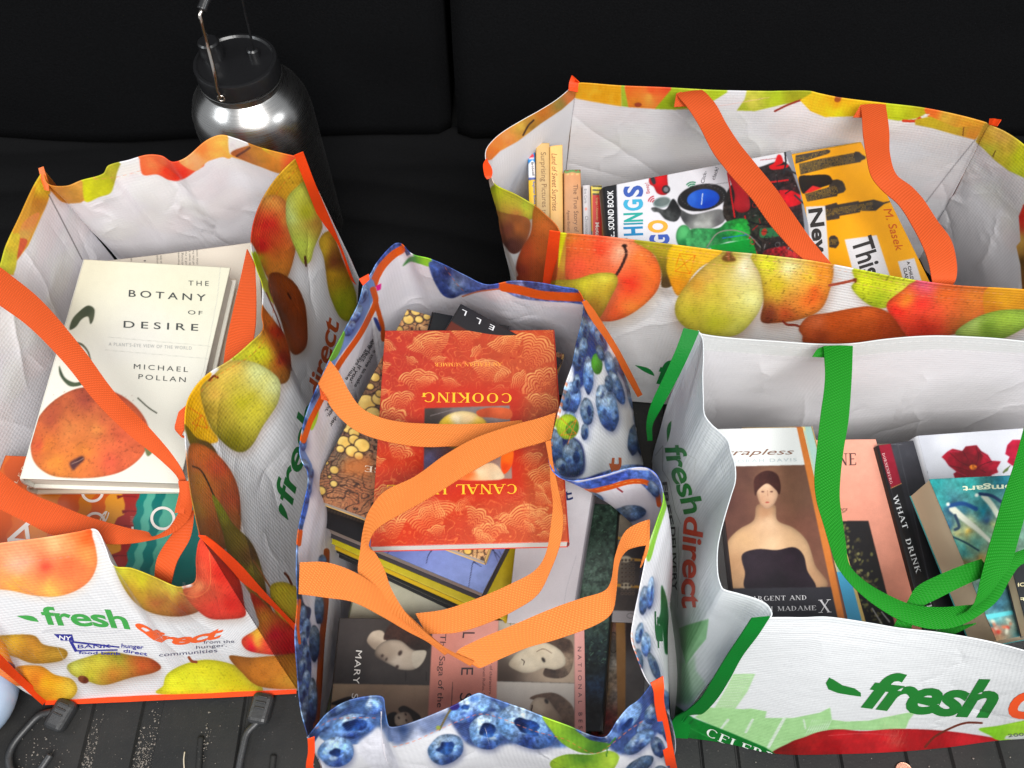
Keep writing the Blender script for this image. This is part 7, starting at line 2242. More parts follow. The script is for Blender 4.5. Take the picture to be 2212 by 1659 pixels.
tower(F(f7, 350, 470, 540, 435, 556, 440, 556, 452, 540, 462, 350, 520), 20, 3, f7(355, 495), f7(540, 450))
tower(F(f7, 380, 585, 370, 520, 500, 490, 700, 455, 705, 447, 730, 450, 745, 465, 768, 478, 764, 492, 742, 500, 736, 510, 560, 540), 38, 7, f7(375, 550), f7(700, 480))
tower(F(f7, 420, 745, 405, 700, 548, 658, 560, 618, 600, 612, 628, 622, 640, 640, 650, 672, 636, 690, 600, 700, 598, 712), 24, 6, f7(410, 720), f7(600, 672))
tower(F(f7, 536, 858, 520, 770, 594, 750, 600, 762, 725, 740, 728, 748, 815, 732, 872, 748, 915, 741, 915, 746, 876, 760, 826, 800, 735, 800, 735, 808, 612, 830, 612, 846), 34, 5, f7(530, 812), f7(810, 768))
tower(F(f7, 548, 962, 560, 948, 582, 945, 600, 958, 610, 990, 606, 1002, 590, 1022, 550, 1016), 6, 4, f7(550, 984), f7(600, 984))
c.poly(F(f7, 370, 600, 440, 588, 530, 584, 562, 602, 566, 636, 500, 662, 440, 680, 390, 694), (30, 26, 26), smooth=True)
c.poly(F(f7, 402, 694, 452, 650, 505, 664, 440, 690), (206, 50, 50))
c.poly(F(f7, 412, 775, 526, 770, 550, 1120, 430, 1120), (222, 220, 222))
c.poly(F(f7, 642, 970, 832, 944, 912, 1190, 905, 1230, 710, 1230), (222, 220, 222))
c.poly(F(f7, 958, 1100, 1056, 1080, 1110, 1250, 1000, 1250), (220, 218, 220))
bt, fc, sp = book('picture_book', 'large yellow picture book with dark skyscrapers, right of the train book', [(1650, 345), (1861, 307), (2022, 636), (1790, 640)], [.262, .268, .236, .234], .016, c, 'T', (200, 150, 40), hard=True, group='books in the back right bag', inset=.001)
bkc = (44, 42, 42)
text(fc, 'New', F(f7, 428, 792, 470, 1100), 30, bkc, bold=.03, step=0)
text(fc, 'This', F(f7, 682, 978, 752, 1200), 46, bkc, bold=.02, step=0)
text(fc, 'M. Sasek', F(f7, 872, 792, 948, 1042), 18, (190, 84, 24), shear=.2, step=0)
text(fc, "A CHILD'S", F(f7, 1010, 1102, 1040, 1230), 6.5, bkc, step=0, bold=.015)
text(fc, "CLASSIC", F(f7, 990, 1140, 1010, 1240), 7, bkc, step=0, bold=.015)
c = Cv(1300, 300, 1900, 800, (150, 140, 150), 81)
book('picture_book', 'large grey picture book lowest under the train and yellow books', [(1330, 470), (1850, 400), (1915, 630), (1330, 600)], .20, .03, c, 'L', (150, 140, 150), hard=True, group='books in the back right bag')

# ================================================================== BAG C: white and green, front right
C_out = Cv(1340, 680, 2640, 1760, (226, 230, 232), 91)
c = C_out
LG = (176, 220, 160)
c.poly(F(f10, 330, 330, 420, 600, 470, 960, 455, 1300, 460, 1650, 350, 1650, 330, 900, 260, 420), (214, 222, 216), blur=6, alpha=.6)
c.line(F(f10, 270, 400, 332, 322, 328, 520, 382, 606, 430, 850, 476, 958), 1.2, (150, 156, 150), False, .8)
c.line(F(f10, 460, 985, 456, 1100, 462, 1260, 452, 1640), 1.1, (150, 156, 150), True, .7)
c.line(F(f10, 500, 380, 600, 430, 588, 540), .9, (180, 186, 180), False, .7)
c.poly(F(f9, 250, 540, 300, 520, 420, 486, 405, 600, 340, 680, 290, 750, 262, 640), (140, 190, 140), noise=.04)
c.poly(F(f9, 296, 745, 340, 690, 345, 780, 400, 850, 380, 900, 300, 980, 240, 960, 215, 700), (150, 196, 150), blur=3, alpha=.6)
for i in range(7):
    for j in range(9):
        c.poly(c.ell(*f9(318 + j * 8, 790 + i * 14 + j * 5), .9, .9, n=6), (216, 230, 214), alpha=.8)
c.poly(F(f9, 180, 300, 260, 560, 300, 760, 330, 960, 215, 960, 190, 600), (60, 110, 66), blur=5, alpha=.45)
# front panel
FRW = (236, 238, 240)
c.poly(F(f9, 780, 470, 2300, 640, 3300, 900, 3300, 1500, 800, 1300, 330, 1050, 500, 860), FRW, blur=2)
c.poly(F(f9, 560, 800, 685, 798, 640, 900, 560, 1012, 446, 1004, 520, 880), (190, 224, 176), noise=.02)
for i in range(12):
    for j in range(7):
        x = 575 + j * 14 - i * 9
        y = 815 + i * 15
        c.poly(c.ell(*f9(x, y), 1.4, 1.0, n=6), (232, 240, 228), alpha=.9)
c.poly(F(f9, 340, 1045, 420, 990, 620, 1000, 660, 996, 750, 1012, 740, 1050, 900, 1050, 1050, 1020, 1110, 990, 1120, 1060, 1200, 1070, 1330, 1065, 1400, 1050, 1600, 1010, 1560, 1060, 1540, 1110, 1400, 1120, 1160, 1118, 960, 1170, 800, 1252, 560, 1150), LG, noise=.03)
for a, b, w_ in ((F(f9, 530, 1060, 490, 1110), 0, 5), (F(f9, 670, 1060, 630, 1130), 0, 5), (F(f9, 850, 1050, 760, 1215), 0, 6), (F(f9, 960, 1060, 970, 1110), 0, 3)):
    c.line(a, w_, (226, 240, 224), False)
for k in range(9):
    c.line(F(f9, 1010 + k * 13, 1062, 965 + k * 13, 1165), 1.2, (222, 240, 220), False)
c.grad(F(f9, 790, 1262, 880, 1190, 960, 1160, 1050, 1128, 1160, 1114, 1300, 1124, 1480, 1112, 1700, 1118, 1900, 1140, 2070, 1176, 1950, 1230, 1500, 1275, 1200, 1275),
       S(f9, (850, 1230, (120, 26, 24)), (1000, 1160, (170, 34, 34)), (1200, 1150, (196, 40, 46)), (1400, 1160, (206, 44, 50)), (1600, 1150, (176, 30, 36)), (1900, 1180, (206, 40, 50)), (1100, 1230, (150, 20, 26)), (1700, 1230, (160, 24, 30))), noise=.1, cell=16, edge=.1, er=4)
c.line(F(f9, 1650, 1215, 1700, 1160, 1790, 1110, 1880, 1078, 1972, 1078), 4.5, (110, 50, 34))
c.line(F(f9, 1100, 1150, 1300, 1138, 1480, 1150), 1.5, (226, 110, 110), True, .6)
c.grad(F(f9, 1955, 1112, 2060, 1095, 2300, 1060, 2300, 1180, 2080, 1178, 2020, 1150), S(f9, (2050, 1120, (140, 206, 50)), (2200, 1110, (170, 220, 70))), noise=.05)
c.poly(F(f9, 2110, 1150, 2300, 1140, 2300, 1180, 2100, 1170), (226, 232, 226))
c.grad(F(f9, 205, 960, 330, 1048, 560, 1140, 740, 1216, 810, 1262, 600, 1262, 205, 1180), S(f9, (260, 1080, (20, 130, 50)), (500, 1160, (16, 116, 44)), (240, 1000, (16, 96, 36))), smooth=False, noise=.1, cell=16)
c.line(F(f9, 205, 1010, 300, 1100, 420, 1160), 2, (60, 170, 80), False, .6)
c.line(F(f9, 250, 1160, 330, 1060), 3, (12, 84, 34), False, .7)
for dy in (18, 92):
    c.line(F(f9, 720, 474 + dy, 860, 480 + dy, 1030, 476 + dy, 1500, 540 + dy, 2212, 670 + dy), 1, (208, 210, 214), True, .8)
for k in range(10):
    x, y = f9(rr.uniform(820, 1000), rr.uniform(700, 760))
    c.poly(c.ell(x, y, 1.6, .7, rr.uniform(0, 90), n=6), (150, 152, 160), alpha=.5)

C_in = Cv(1340, 680, 2640, 1760, (220, 219, 222), 92)
c = C_in
c.poly(F(f8, 345, 60, 500, 90, 960, 120, 1130, 120, 1600, 76, 2100, 100, 3000, 140, 3000, 240, 2033, 182, 1600, 160, 1300, 180, 1130, 200, 960, 205, 700, 190, 350, 168), (214, 216, 216), blur=1)
for a, b in ((22, 1.), (72, 1.)):
    c.dash(F(f8, 350, 85 + a, 700, 122 + a, 960, 136 + a, 1300, 112 + a, 1600, 94 + a, 2033, 122 + a, 2500, 140 + a), 1, (236, 236, 236), 12, 5)

bagC = thing('shopping_bag', (.38, .33, 0), 'white bag with green bindings and green straps at the front right', 'bag', 'reusable shopping bags full of books')
cC = (.38, .33)
gBL, gFL, gFR, gBR = (.190, .455), tuple(P(*f9(212, 1152), .002)[:2]), tuple(P(*f9(3200, 1150), .002)[:2]), (.60, .445)
RIMB = [f8(330, 68) + (.345,), f8(352, 84) + (.343,), f8(500, 104) + (.341,), f8(750, 122) + (.34,), f8(960, 136) + (.338,), f8(1130, 134) + (.338,), f8(1300, 112) + (.339,), f8(1450, 98) + (.34,), f8(1600, 93) + (.34,), f8(1850, 104) + (.34,), f8(2033, 121) + (.34,), f8(2700, 190) + (.34,)]
wall(bagC, 'back_panel', RIMB, [gBL, gBR], cC, C_out, C_in, out_px=False, gen='green', wr=.005, seed=61)
RIML = [f8(330, 68) + (.345,), f8(352, 110) + (.343,), f8(357, 200) + (.341,), f8(353, 300) + (.339,), f8(356, 420) + (.337,), f8(362, 505) + (.336,), f8(400, 560) + (.335,), f8(445, 598) + (.334,), f8(484, 640) + (.333,), f8(500, 700) + (.332,), f8(520, 760) + (.331,), f8(523, 850) + (.33,), f8(500, 930) + (.33,), f8(470, 1030) + (.33,), f8(446, 1120) + (.33,), f8(430, 1210) + (.33,), f8(430, 1330) + (.33,), f8(445, 1395) + (.33,), f8(462, 1421) + (.33,), f8(540, 1444) + (.331,), f8(640, 1474) + (.332,), f8(690, 1502) + (.333,), f8(714, 1545) + (.334,), f8(704, 1570) + (.333,)]
cL = wall(bagC, 'side_panel', RIML, [gBL, (.192, .38), (.194, .28), (.196, .18), gFL], cC, C_out, C_in, gen='green', wr=.002, seed=62, bulge=.006)
cF = wall(bagC, 'front_panel', [f8(704, 1570) + (.333,), f9(850, 480) + (.331,), f9(960, 481) + (.33,), f9(1080, 477) + (.329,), f9(1200, 490) + (.327,), f9(1350, 514) + (.325,), f9(1500, 540) + (.322,), f9(1700, 562) + (.32,), f9(1850, 585) + (.32,), f9(1960, 605) + (.32,), f9(2080, 632) + (.32,), f9(2212, 668) + (.32,), f9(2700, 800) + (.32,), f9(3200, 860) + (.32,)],
          [gFL, tuple(P(*f9(500, 1192), .002)[:2]), tuple(P(*f9(800, 1254), .002)[:2]), tuple(P(*f9(1160, 1256), .002)[:2]), tuple(P(*f9(1500, 1242), .002)[:2]), tuple(P(*f9(1780, 1217), .002)[:2]), tuple(P(*f9(2100, 1176), .002)[:2]), tuple(P(*f9(2700, 1150), .002)[:2]), gFR],
          cC, C_out, C_in, gen='green', wr=.003, seed=64, cell=.4)
cR = wall(bagC, 'side_panel', [f8(2700, 190) + (.34,), f8(2760, 600) + (.336,), f8(2760, 1200) + (.33,), f9(3200, 860) + (.32,)], [gBR, gFR], cC, C_out, C_in, out_px=False, gen='green', wr=.004, seed=65, res=4)
wall(bagC, 'base_panel', [Q([(gBL[0], gBL[1], .004)])[0].tolist() + [.004], Q([(gBR[0], gBR[1], .004)])[0].tolist() + [.004]], [(gFL[0], gFL[1] + .01, .004), (gFR[0], gFR[1], .004)], cC, C_out, None, out_px=False, gen='green', wr=.0001, res=8)
GB = M['green_bind']
ribbon(bagC, 'binding', [f8(254, 56) + f8(336, 74) + (.347,), f8(215, 165) + f8(290, 180) + (.335,), f8(150, 310) + f8(222, 320) + (.31,), f8(85, 450) + f8(140, 470) + (.28,), f8(62, 545) + f8(95, 555) + (.25,), f8(66, 640) + f8(92, 640) + (.2,)], GB, lift=.006, cols=4)
ribbon(bagC, 'binding', [f9(664, 482) + f9(768, 472) + (.336,), f9(600, 580) + f9(705, 570) + (.31,), f9(520, 700) + f9(612, 695) + (.26,), f9(440, 830) + f9(540, 825) + (.2,), f9(370, 940) + f9(470, 935) + (.13,), f9(290, 1010) + f9(400, 1012) + (.08,), f9(215, 1060) + f9(330, 1062) + (.04,), f9(205, 1160) + f9(300, 1165) + (.01,)], GB, lift=.016, cols=4)
GSM = M['green_strap']
ribbon(bagC, 'handle', [f8(985, 150) + f8(1138, 150) + (.348,), f8(990, 210) + f8(1136, 210) + (.348,), f8(992, 330) + f8(1130, 330) + (.345,), f8(968, 520) + f8(1116, 520) + (.338,), f8(950, 700) + f8(1090, 690) + (.332,), f8(938, 840) + f8(1074, 830) + (.329,), f8(950, 960) + f8(1070, 950) + (.327,), f8(985, 1080) + f8(1085, 1070) + (.325,), f8(1020, 1200) + f8(1100, 1180) + (.324,), f8(1055, 1300) + f8(1118, 1290) + (.323,), f8(1140, 1410) + f8(1190, 1370) + (.322,), f8(1260, 1510) + f8(1300, 1440) + (.321,), f8(1400, 1590) + f8(1440, 1500) + (.32,), f8(1560, 1630) + f8(1580, 1516) + (.32,), f8(1700, 1610) + f8(1710, 1508) + (.321,), f8(1820, 1540) + f8(1790, 1490) + (.322,), f8(1900, 1470) + f8(1860, 1400) + (.323,), f8(1960, 1370) + f8(1900, 1290) + (.324,), f8(2020, 1290) + f8(1960, 1240) + (.326,), f8(2150, 1260) + f8(2100, 1190) + (.33,)], GSM, wave=.001)
ribbon(bagC, 'handle', [f8(2060, 480) + f8(2200, 480) + (.342,), f8(2025, 600) + f8(2160, 600) + (.338,), f8(1975, 780) + f8(2110, 790) + (.335,), f8(1925, 930) + f8(2060, 950) + (.333,), f8(1885, 1070) + f8(2010, 1130) + (.332,), f8(1840, 1220) + f8(1965, 1280) + (.331,), f8(1800, 1380) + f8(1900, 1380) + (.330,), f8(1768, 1500) + f8(1840, 1460) + (.329,), f8(1690, 1560) + f8(1750, 1530) + (.326,)], GSM, wave=.001)
ribbon(bagC, 'handle', [f8(1345, 1625) + f8(1440, 1640) + (.312,), f8(1372, 1570) + f8(1450, 1590) + (.314,), f8(1420, 1490) + f8(1500, 1512) + (.316,), f8(1470, 1410) + f8(1580, 1470) + (.318,), f8(1580, 1350) + f8(1680, 1420) + (.32,), f8(1700, 1300) + f8(1790, 1370) + (.321,), f8(1810, 1262) + f8(1860, 1350) + (.322,)], GSM, wave=.001)
ribbon(bagC, 'handle', [f8(985, 150) + f8(1010, 150) + (.345,), f8(950, 170) + f8(1000, 190) + (.343,), f8(926, 206) + f8(1000, 210) + (.34,)], GSM, cols=3)
ribbon(bagC, 'handle', [f8(1660, 1620) + f8(1780, 1600) + (.30,), f8(1560, 1640) + f8(1640, 1660) + (.305,), f8(1440, 1630) + f8(1460, 1650) + (.31,)], GSM, cols=3)

LG2, OG = (24, 122, 44), (206, 66, 30)
text(cL, 'fresh', F(f10, 352, 330, 372, 450, 415, 580, 462, 710, 515, 890), 45, LG2, bold=.02, shear=.1, space=.95)
text(cL, 'direct', F(f10, 512, 898, 502, 1060, 497, 1200, 498, 1390, 488, 1550, 500, 1655), 43, OG, bold=.02, space=.95, shear=.1)
leaf(cL, f10(372, 292), f10(404, 116), 7, LG2)
text(cL, 'FREE', F(f10, 330, 620, 346, 760, 388, 970), 10, (44, 46, 46), bold=.02)
text(cL, 'DELIVERY', F(f10, 398, 985, 404, 1150, 408, 1300, 414, 1508), 10, (44, 46, 46), bold=.02)
text(cL, 'on your first', F(f10, 366, 990, 376, 1120, 380, 1290), 6, (60, 64, 60))
text(cF, 'fresh', F(f9, 1285, 978, 1500, 1006, 1800, 1030, 2065, 1040), 80, (24, 116, 40), bold=.035, shear=.42, space=.93)
text(cF, 'direct', F(f9, 2120, 1040, 2500, 1060, 2900, 1060), 84, (240, 84, 30), bold=.03, shear=.4, space=.9)
flat(cF, [F(f9, 1085, 850, 1105, 818, 1130, 830, 1180, 862, 1250, 880, 1284, 905, 1285, 926, 1220, 918, 1150, 905, 1100, 885)], (24, 116, 40))
text(cF, 'CELEBRATE', F(f9, 400, 1145, 520, 1200, 620, 1240, 760, 1290, 1000, 1390), 18, (236, 242, 236), serif=True)
text(cF, '200', F(f9, 2122, 1158, 2212, 1150), 7, (110, 116, 110))

# ------------------------------------------------------------------ books of bag C
c = Cv(1460, 900, 1860, 1380, (110, 76, 62), 101)
c.poly(F(f8, 200, 500, 900, 500, 900, 772, 200, 790), (232, 234, 232))
c.grad(F(f8, 200, 784, 895, 770, 1040, 1412, 200, 1430), S(f8, (700, 850, (130, 96, 76)), (850, 900, (110, 80, 64)), (450, 950, (84, 54, 50)), (900, 1100, (120, 80, 66)), (450, 1150, (90, 60, 52)), (950, 1350, (130, 90, 72)), (600, 820, (90, 62, 54)), (850, 1250, (116, 76, 62))), smooth=False, noise=.07, cell=24)
# a plain painted figure seen from the front: hair, face, shoulders, dark dress
SK = (206, 172, 138)
c.grad(F(f8, 470, 1290, 480, 1180, 540, 1110, 620, 1060, 640, 980, 730, 980, 745, 1060, 830, 1100, 900, 1170, 940, 1290, 980, 1420, 470, 1420), S(f8, (560, 1150, (200, 164, 126)), (700, 1080, (214, 180, 148)), (850, 1160, (206, 170, 134)), (700, 1200, (216, 184, 150)), (500, 1300, (176, 138, 104)), (930, 1350, (190, 150, 116)), (680, 1010, (170, 130, 100))), noise=.03, edge=.2, er=7)
c.grad(F(f8, 640, 860, 690, 845, 735, 865, 748, 920, 728, 975, 690, 1000, 655, 975, 636, 915), S(f8, (680, 880, (216, 184, 156)), (720, 940, (206, 168, 140)), (660, 960, (190, 150, 122))), edge=.2, er=4)
c.grad(F(f8, 622, 850, 655, 812, 700, 800, 745, 822, 762, 880, 755, 925, 735, 900, 690, 868, 645, 900, 628, 930), S(f8, (640, 830, (70, 40, 36)), (740, 850, (60, 34, 32)), (620, 960, (56, 34, 30))), noise=.15)
for x, y, a_, col in ((668, 910, 3.4, (80, 50, 44)), (714, 910, 3.4, (80, 50, 44)), (692, 966, 4.4, (160, 60, 54))):
    c.grad(c.ell(*f8(x, y), a_, 1.3, 0, 8), [f8(x, y) + (col,)], blur=.6)
c.line(F(f8, 692, 905, 695, 935), 1.3, (170, 130, 106))
c.grad(F(f8, 560, 1240, 640, 1210, 740, 1215, 830, 1200, 880, 1240, 900, 1320, 930, 1430, 600, 1430, 575, 1330), S(f8, (650, 1300, (44, 34, 42)), (850, 1280, (40, 30, 38)), (750, 1400, (30, 24, 30))), noise=.1)
c.poly(F(f8, 200, 1420, 1036, 1408, 1200, 1900, 200, 1900), (50, 48, 54), noise=.01)
c.poly(F(f8, 838, 540, 880, 540, 1110, 1640, 1075, 1640), (206, 126, 62), noise=.03)
bt, fc, sp = book('paperback', 'softcover with a painted woman in a dark dress, leftmost in the white and green bag', [f8(415, 583), f8(876, 574), f8(1130, 1650), f8(540, 1650)], [.262, .264, .262, .26], .016, c, 'L', (60, 50, 50), group='books in the white and green bag')
text(fc, 'Strapless', F(f8, 420, 722, 832, 716), 13, (120, 84, 66), shear=.35, step=0)
text(fc, 'DEBORAH DAVIS', F(f8, 440, 764, 845, 752), 7.5, (176, 186, 188), space=1.25, step=0)
text(fc, 'SARGENT AND', F(f8, 590, 1482, 895, 1476), 10, (206, 204, 206), serif=True, step=0)
text(fc, 'OF MADAME', F(f8, 676, 1536, 946, 1530), 10, (206, 204, 206), serif=True, step=0)
text(fc, 'X', F(f8, 958, 1544, 1026, 1541), 28, (216, 214, 216), serif=True, step=0)

c = Cv(1640, 900, 1960, 1400, (226, 190, 120), 102)
for i, (a, b, col) in enumerate([(830, 862, (206, 120, 50)), (862, 880, (236, 214, 150)), (880, 925, (170, 200, 190)), (918, 940, (200, 150, 80)), (936, 970, (230, 200, 130))]):
    c.poly(F(f8, a, 540, b, 540, b + 262, 1700, a + 262, 1700), col)
c.poly(F(f8, 1040, 1330, 1120, 1330, 1200, 1640, 1110, 1640), (90, 176, 216))
c.poly(F(f8, 866, 590, 930, 590, 960, 820, 900, 830), (176, 206, 200), blur=2, alpha=.7)
bt, fc, sp = book('paperback', 'softcover with orange lined border and blue strip, just under the painted woman', [f8(560, 575), f8(922, 568), f8(1218, 1650), f8(760, 1650)], [.238, .238, .238, .238], .02, c, 'R', (226, 190, 120), page=(1.1, 1, .8), group='books in the white and green bag')

c = Cv(1700, 920, 2060, 1420, (226, 160, 140), 103)
c.grad(F(f8, 700, 560, 1700, 560, 1700, 1800, 700, 1800), S(f8, (1180, 700, (230, 166, 146)), (1250, 1100, (222, 156, 136)), (1380, 1500, (214, 146, 126))), smooth=False, noise=.03)
c.poly(F(f8, 900, 1065, 1220, 1062, 1372, 1660, 1000, 1660), (34, 32, 34))
rr = random.Random(21)
for i in range(150):
    u = rr.random()
    x, y = 1080 + u * 200 + rr.gauss(0, 30), 1100 + u * 480 + rr.gauss(0, 30)
    if x < 1080 + (y - 1062) * .0 or x > 1205 + (y - 1062) * .25:
        continue
    g = rr.choice([(130, 130, 80), (96, 90, 60), (176, 170, 110), (60, 56, 44)])
    X, Y = f8(x, y)
    c.grad(c.ell(X, Y, rr.uniform(2, 6), rr.uniform(1.5, 3.5), rr.uniform(0, 180), 7), [(X, Y, g)], alpha=.75)
for l in (F(f8, 1250, 1460, 1300, 1490, 1345, 1560), F(f8, 1290, 1540, 1330, 1590), F(f8, 1240, 1520, 1290, 1600)):
    c.line(l, 2.6, (196, 196, 196))
bt, fc, sp = book('paperback', 'pink softcover with a black photograph of leaves, under the green strap', [f8(880, 640), f8(1258, 636), f8(1540, 1750), f8(1080, 1750)], [.215, .215, .215, .215], .02, c, 'L', (206, 140, 120), group='books in the white and green bag')
text(fc, 'WINE', F(f8, 960, 778, 1156, 772), 26, (76, 46, 44), serif=True, step=0)
text(fc, 'vers', F(f8, 1050, 1012, 1112, 1010), 8, (110, 64, 54), shear=.3, step=0)

c = Cv(1870, 920, 2180, 1420, (40, 40, 44), 104)
c.grad(F(f8, 1200, 560, 1900, 560, 1900, 1800, 1200, 1800), S(f8, (1400, 700, (60, 60, 66)), (1480, 900, (44, 42, 48)), (1450, 1200, (38, 34, 36)), (1600, 1400, (30, 30, 32))), smooth=False, noise=.08, cell=20)
c.poly(F(f8, 1265, 650, 1330, 640, 1392, 868, 1340, 892, 1320, 840), (134, 22, 44), noise=.04)
c.line(F(f8, 1338, 892, 1392, 868), 1.4, (190, 150, 90), False)
c.grad(F(f8, 1340, 895, 1392, 872, 1600, 1660, 1530, 1700), S(f8, (1400, 1000, (26, 24, 26)), (1500, 1400, (20, 20, 22))), smooth=False)
c.line(F(f8, 1372, 655, 1600, 1660), 1.6, (84, 84, 90), False, .6)
c.line(F(f8, 1340, 662, 1398, 664), 1, (130, 130, 136), False, .7)
bt, fc, sp = book('hardcover_book', 'black hardcover with a dark red band on its spine, between the pink and white books', [f8(1274, 668), f8(1476, 640), f8(1760, 1750), f8(1560, 1750)], [.222, .226, .226, .22], .022, c, 'L', (30, 28, 30), hard=True, group='books in the white and green bag')
text(fc, 'DORNENBURG', F(f8, 1290, 712, 1334, 872), 6, (216, 170, 170), serif=True, step=0)
text(fc, 'WHAT', F(f8, 1345, 932, 1402, 1108), 11, (196, 198, 200), serif=True, step=0)
text(fc, 'DRINK', F(f8, 1412, 1160, 1470, 1340), 11, (196, 198, 200), serif=True, step=0)
text(fc, 'WITH WHAT', F(f8, 1490, 1400, 1590, 1720), 11, (196, 198, 200), serif=True, step=0)

c = Cv(1940, 880, 2460, 1460, (226, 228, 234), 105)
c.grad([(1940, 880), (2460, 880), (2460, 1460), (1940, 1460)], [(1990, 960, (196, 198, 206)), (2060, 960, (232, 234, 240)), (2180, 980, (226, 228, 236)), (2060, 1250, (196, 196, 202))], smooth=False, noise=.01)
RO = F(f11, 795, 292, 840, 250, 880, 228, 955, 245, 980, 210, 1065, 200, 1100, 245, 1152, 275, 1180, 320, 1252, 325, 1220, 380, 1232, 410, 1180, 430, 1170, 460, 900, 460, 885, 420, 910, 405, 850, 360, 822, 318)
c.grad(RO, S(f11, (850, 280, (176, 20, 50)), (950, 280, (110, 14, 26)), (1050, 240, (160, 20, 44)), (1120, 330, (180, 24, 54)), (1020, 380, (96, 14, 22)), (900, 350, (150, 16, 40)), (1180, 380, (170, 20, 50)), (950, 430, (120, 14, 30)), (1080, 300, (90, 10, 20))), smooth=False, noise=.18, cell=11)
for l in (F(f11, 860, 260, 940, 330, 1010, 360), F(f11, 1060, 210, 1080, 290, 1060, 350), F(f11, 1180, 325, 1110, 350, 1070, 380), F(f11, 860, 360, 950, 380, 1010, 400), F(f11, 960, 250, 1000, 310), F(f11, 1130, 410, 1080, 380)):
    c.line(l, 2.2, (70, 8, 18), alpha=.7, taper=.5)
for l in (F(f11, 850, 250, 930, 250), F(f11, 1100, 260, 1170, 320), F(f11, 905, 400, 990, 440)):
    c.line(l, 1.6, (206, 60, 90), alpha=.6)
c.grad(c.ell(*f11(1038, 370), 8, 6, 0, 9), S(f11, (1038, 370, (200, 110, 40))), noise=.4, cell=4)
c.grad(F(f11, 1300, 200, 1340, 160, 1400, 160, 1480, 200, 1500, 300, 1420, 340, 1340, 360, 1300, 330, 1318, 290, 1284, 270), S(f11, (1340, 200, (190, 24, 64)), (1330, 300, (180, 20, 60)), (1400, 250, (150, 16, 44))), smooth=False, noise=.15)
c.line(F(f11, 1272, 410, 1290, 390, 1322, 360), 4, (110, 110, 80), taper=.5)
c.poly(F(f11, 1268, 408, 1285, 385, 1312, 372, 1300, 400), (100, 120, 70), smooth=True)
bt, fc, sp = book('hardcover_book', 'white jacketed hardcover with dark red roses behind the teal paperback', [f8(1478, 618), f8(2160, 570), f8(2400, 1560), f8(1760, 1720)], [.232, .24, .235, .225], .034, c, 'L', (206, 208, 214), hard=True, group='books in the white and green bag')
text(fc, 'The', F(f11, 618, 262, 672, 438), 10, (44, 44, 48), serif=False, bold=.03, step=0)

c = Cv(1980, 1000, 2480, 1480, (50, 150, 150), 106)
c.grad(F(f11, 560, 340, 2100, 340, 2100, 1900, 560, 1900),
       S(f11, (760, 500, (44, 150, 150)), (1000, 520, (56, 160, 156)), (1250, 480, (40, 120, 140)), (780, 650, (60, 160, 160)), (860, 700, (24, 50, 84)), (830, 830, (30, 70, 100)), (950, 700, (60, 120, 140)), (1100, 700, (20, 110, 130)), (1150, 760, (30, 60, 100)),
         (1000, 800, (200, 206, 170)), (1200, 800, (180, 190, 130)), (900, 880, (196, 190, 130)), (1000, 860, (216, 180, 90)), (880, 960, (60, 140, 140)), (950, 1000, (70, 150, 150)), (1080, 960, (90, 150, 140)), (950, 1100, (176, 140, 80)), (1100, 1060, (190, 150, 80)),
         (1200, 1400, (40, 80, 110)), (1250, 1420, (60, 110, 130)), (1100, 1400, (90, 140, 150)), (1200, 1520, (90, 190, 200)), (1180, 1600, (190, 90, 70)), (1300, 1560, (170, 190, 170)), (1380, 1620, (40, 100, 110)), (1200, 1680, (190, 150, 110))), smooth=False, noise=.22, cell=12)
c.line(F(f11, 880, 690, 960, 760, 1060, 840, 1180, 950), 15, (214, 216, 200), soft=4, taper=.5)
c.line(F(f11, 1120, 590, 1180, 660, 1230, 740), 12, (206, 212, 196), soft=4)
c.line(F(f11, 860, 665, 960, 650, 1060, 690), 9, (30, 70, 120), soft=4)
c.line(F(f11, 1090, 575, 1180, 590, 1260, 640), 7, (30, 50, 84), soft=3)
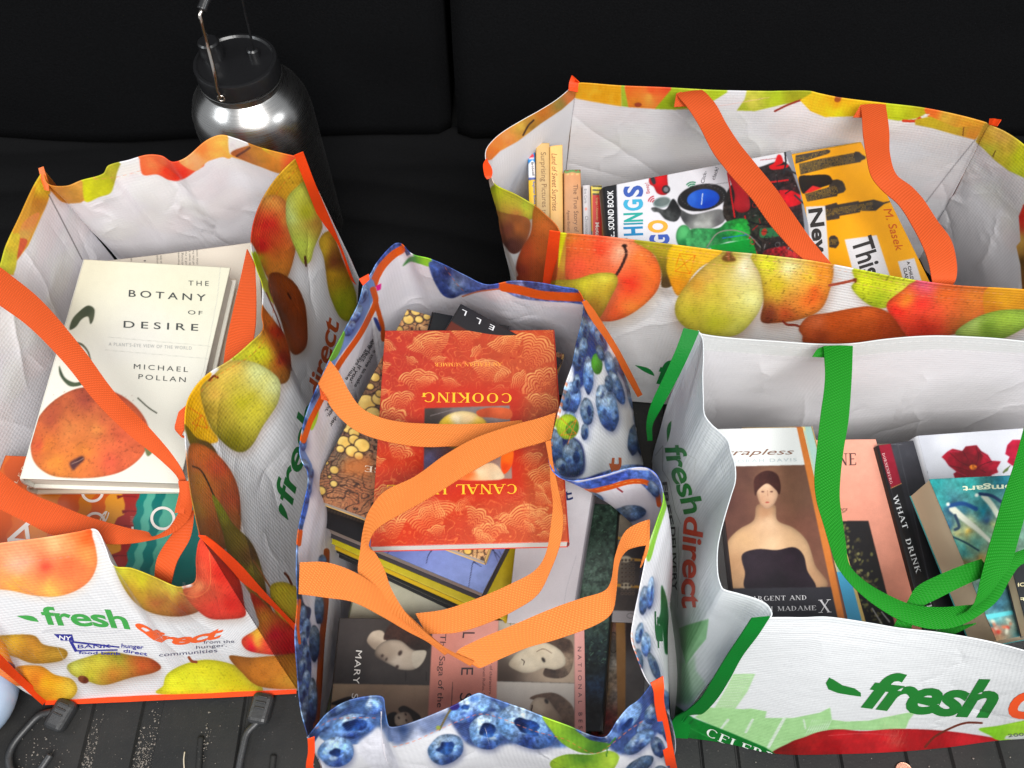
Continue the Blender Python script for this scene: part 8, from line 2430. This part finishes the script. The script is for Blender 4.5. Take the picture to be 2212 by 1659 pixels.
c.line(F(f11, 900, 740, 930, 830, 900, 850), 6, (40, 60, 80), soft=3)
c.line(F(f11, 870, 900, 980, 950, 1080, 1010), 4, (30, 60, 70), soft=2)
for x, y in ((845, 655), (1065, 585)):
    c.grad(c.ell(*f11(x, y), 4, 4), S(f11, (x, y, (226, 230, 220))), blur=1.2)
c.poly(F(f11, 1095, 1510, 1340, 1470, 1350, 1500, 1100, 1548), (110, 206, 214))
for k in range(16):
    x, y = rr.uniform(1110, 1340), rr.uniform(1540, 1660)
    c.grad(c.ell(*f11(x, y), rr.uniform(3, 8), rr.uniform(2, 5), rr.uniform(0, 90)), S(f11, (x, y, rr.choice([(190, 60, 50), (210, 120, 90), (40, 110, 120), (220, 220, 200)]))), blur=2)
bt, fc, sp = book('paperback', 'thick teal softcover with a blurred painting, upside down on the rose book', [(f8(1536, 846)), f8(2110, 818), f8(2360, 1600), f8(1890, 1690)], [.292, .296, .292, .288], .046, c, 'R', (60, 150, 150), page=(.95, .85, .68), group='books in the white and green bag')
text(fc, 'Bomgart', F(f11, 1420, 500, 955, 518), 13, (206, 214, 186), bold=.02, step=0, up=(.05, 1))

c = Cv(2140, 1180, 2480, 1480, (30, 32, 34), 107)
bt, fc, sp = book('paperback', 'black softcover lying on the teal one at the right edge', [f8(1965, 1290), f8(2240, 1250), f8(2330, 1600), f8(2060, 1660)], [.312, .314, .31, .308], .014, c, 'R', (40, 40, 42), page=(.95, .8, .6), group='books in the white and green bag')
text(fc, 'NOTEBOOK', F(f11, 1680, 1248, 1350, 1262), 8, (190, 180, 140), bold=.02, step=0)
text(fc, "POPE'S", F(f11, 1560, 1362, 1352, 1378), 8, (196, 190, 150), bold=.02, step=0)
c = Cv(1500, 900, 2480, 1480, (170, 150, 130), 108)
book('hardcover_book', 'plain tan hardcover lowest in the white and green bag', [f8(750, 660), f8(2050, 660), f8(2300, 1500), f8(850, 1500)], .16, .03, c, 'L', (150, 130, 110), hard=True, group='books in the white and green bag')

flush_ink()
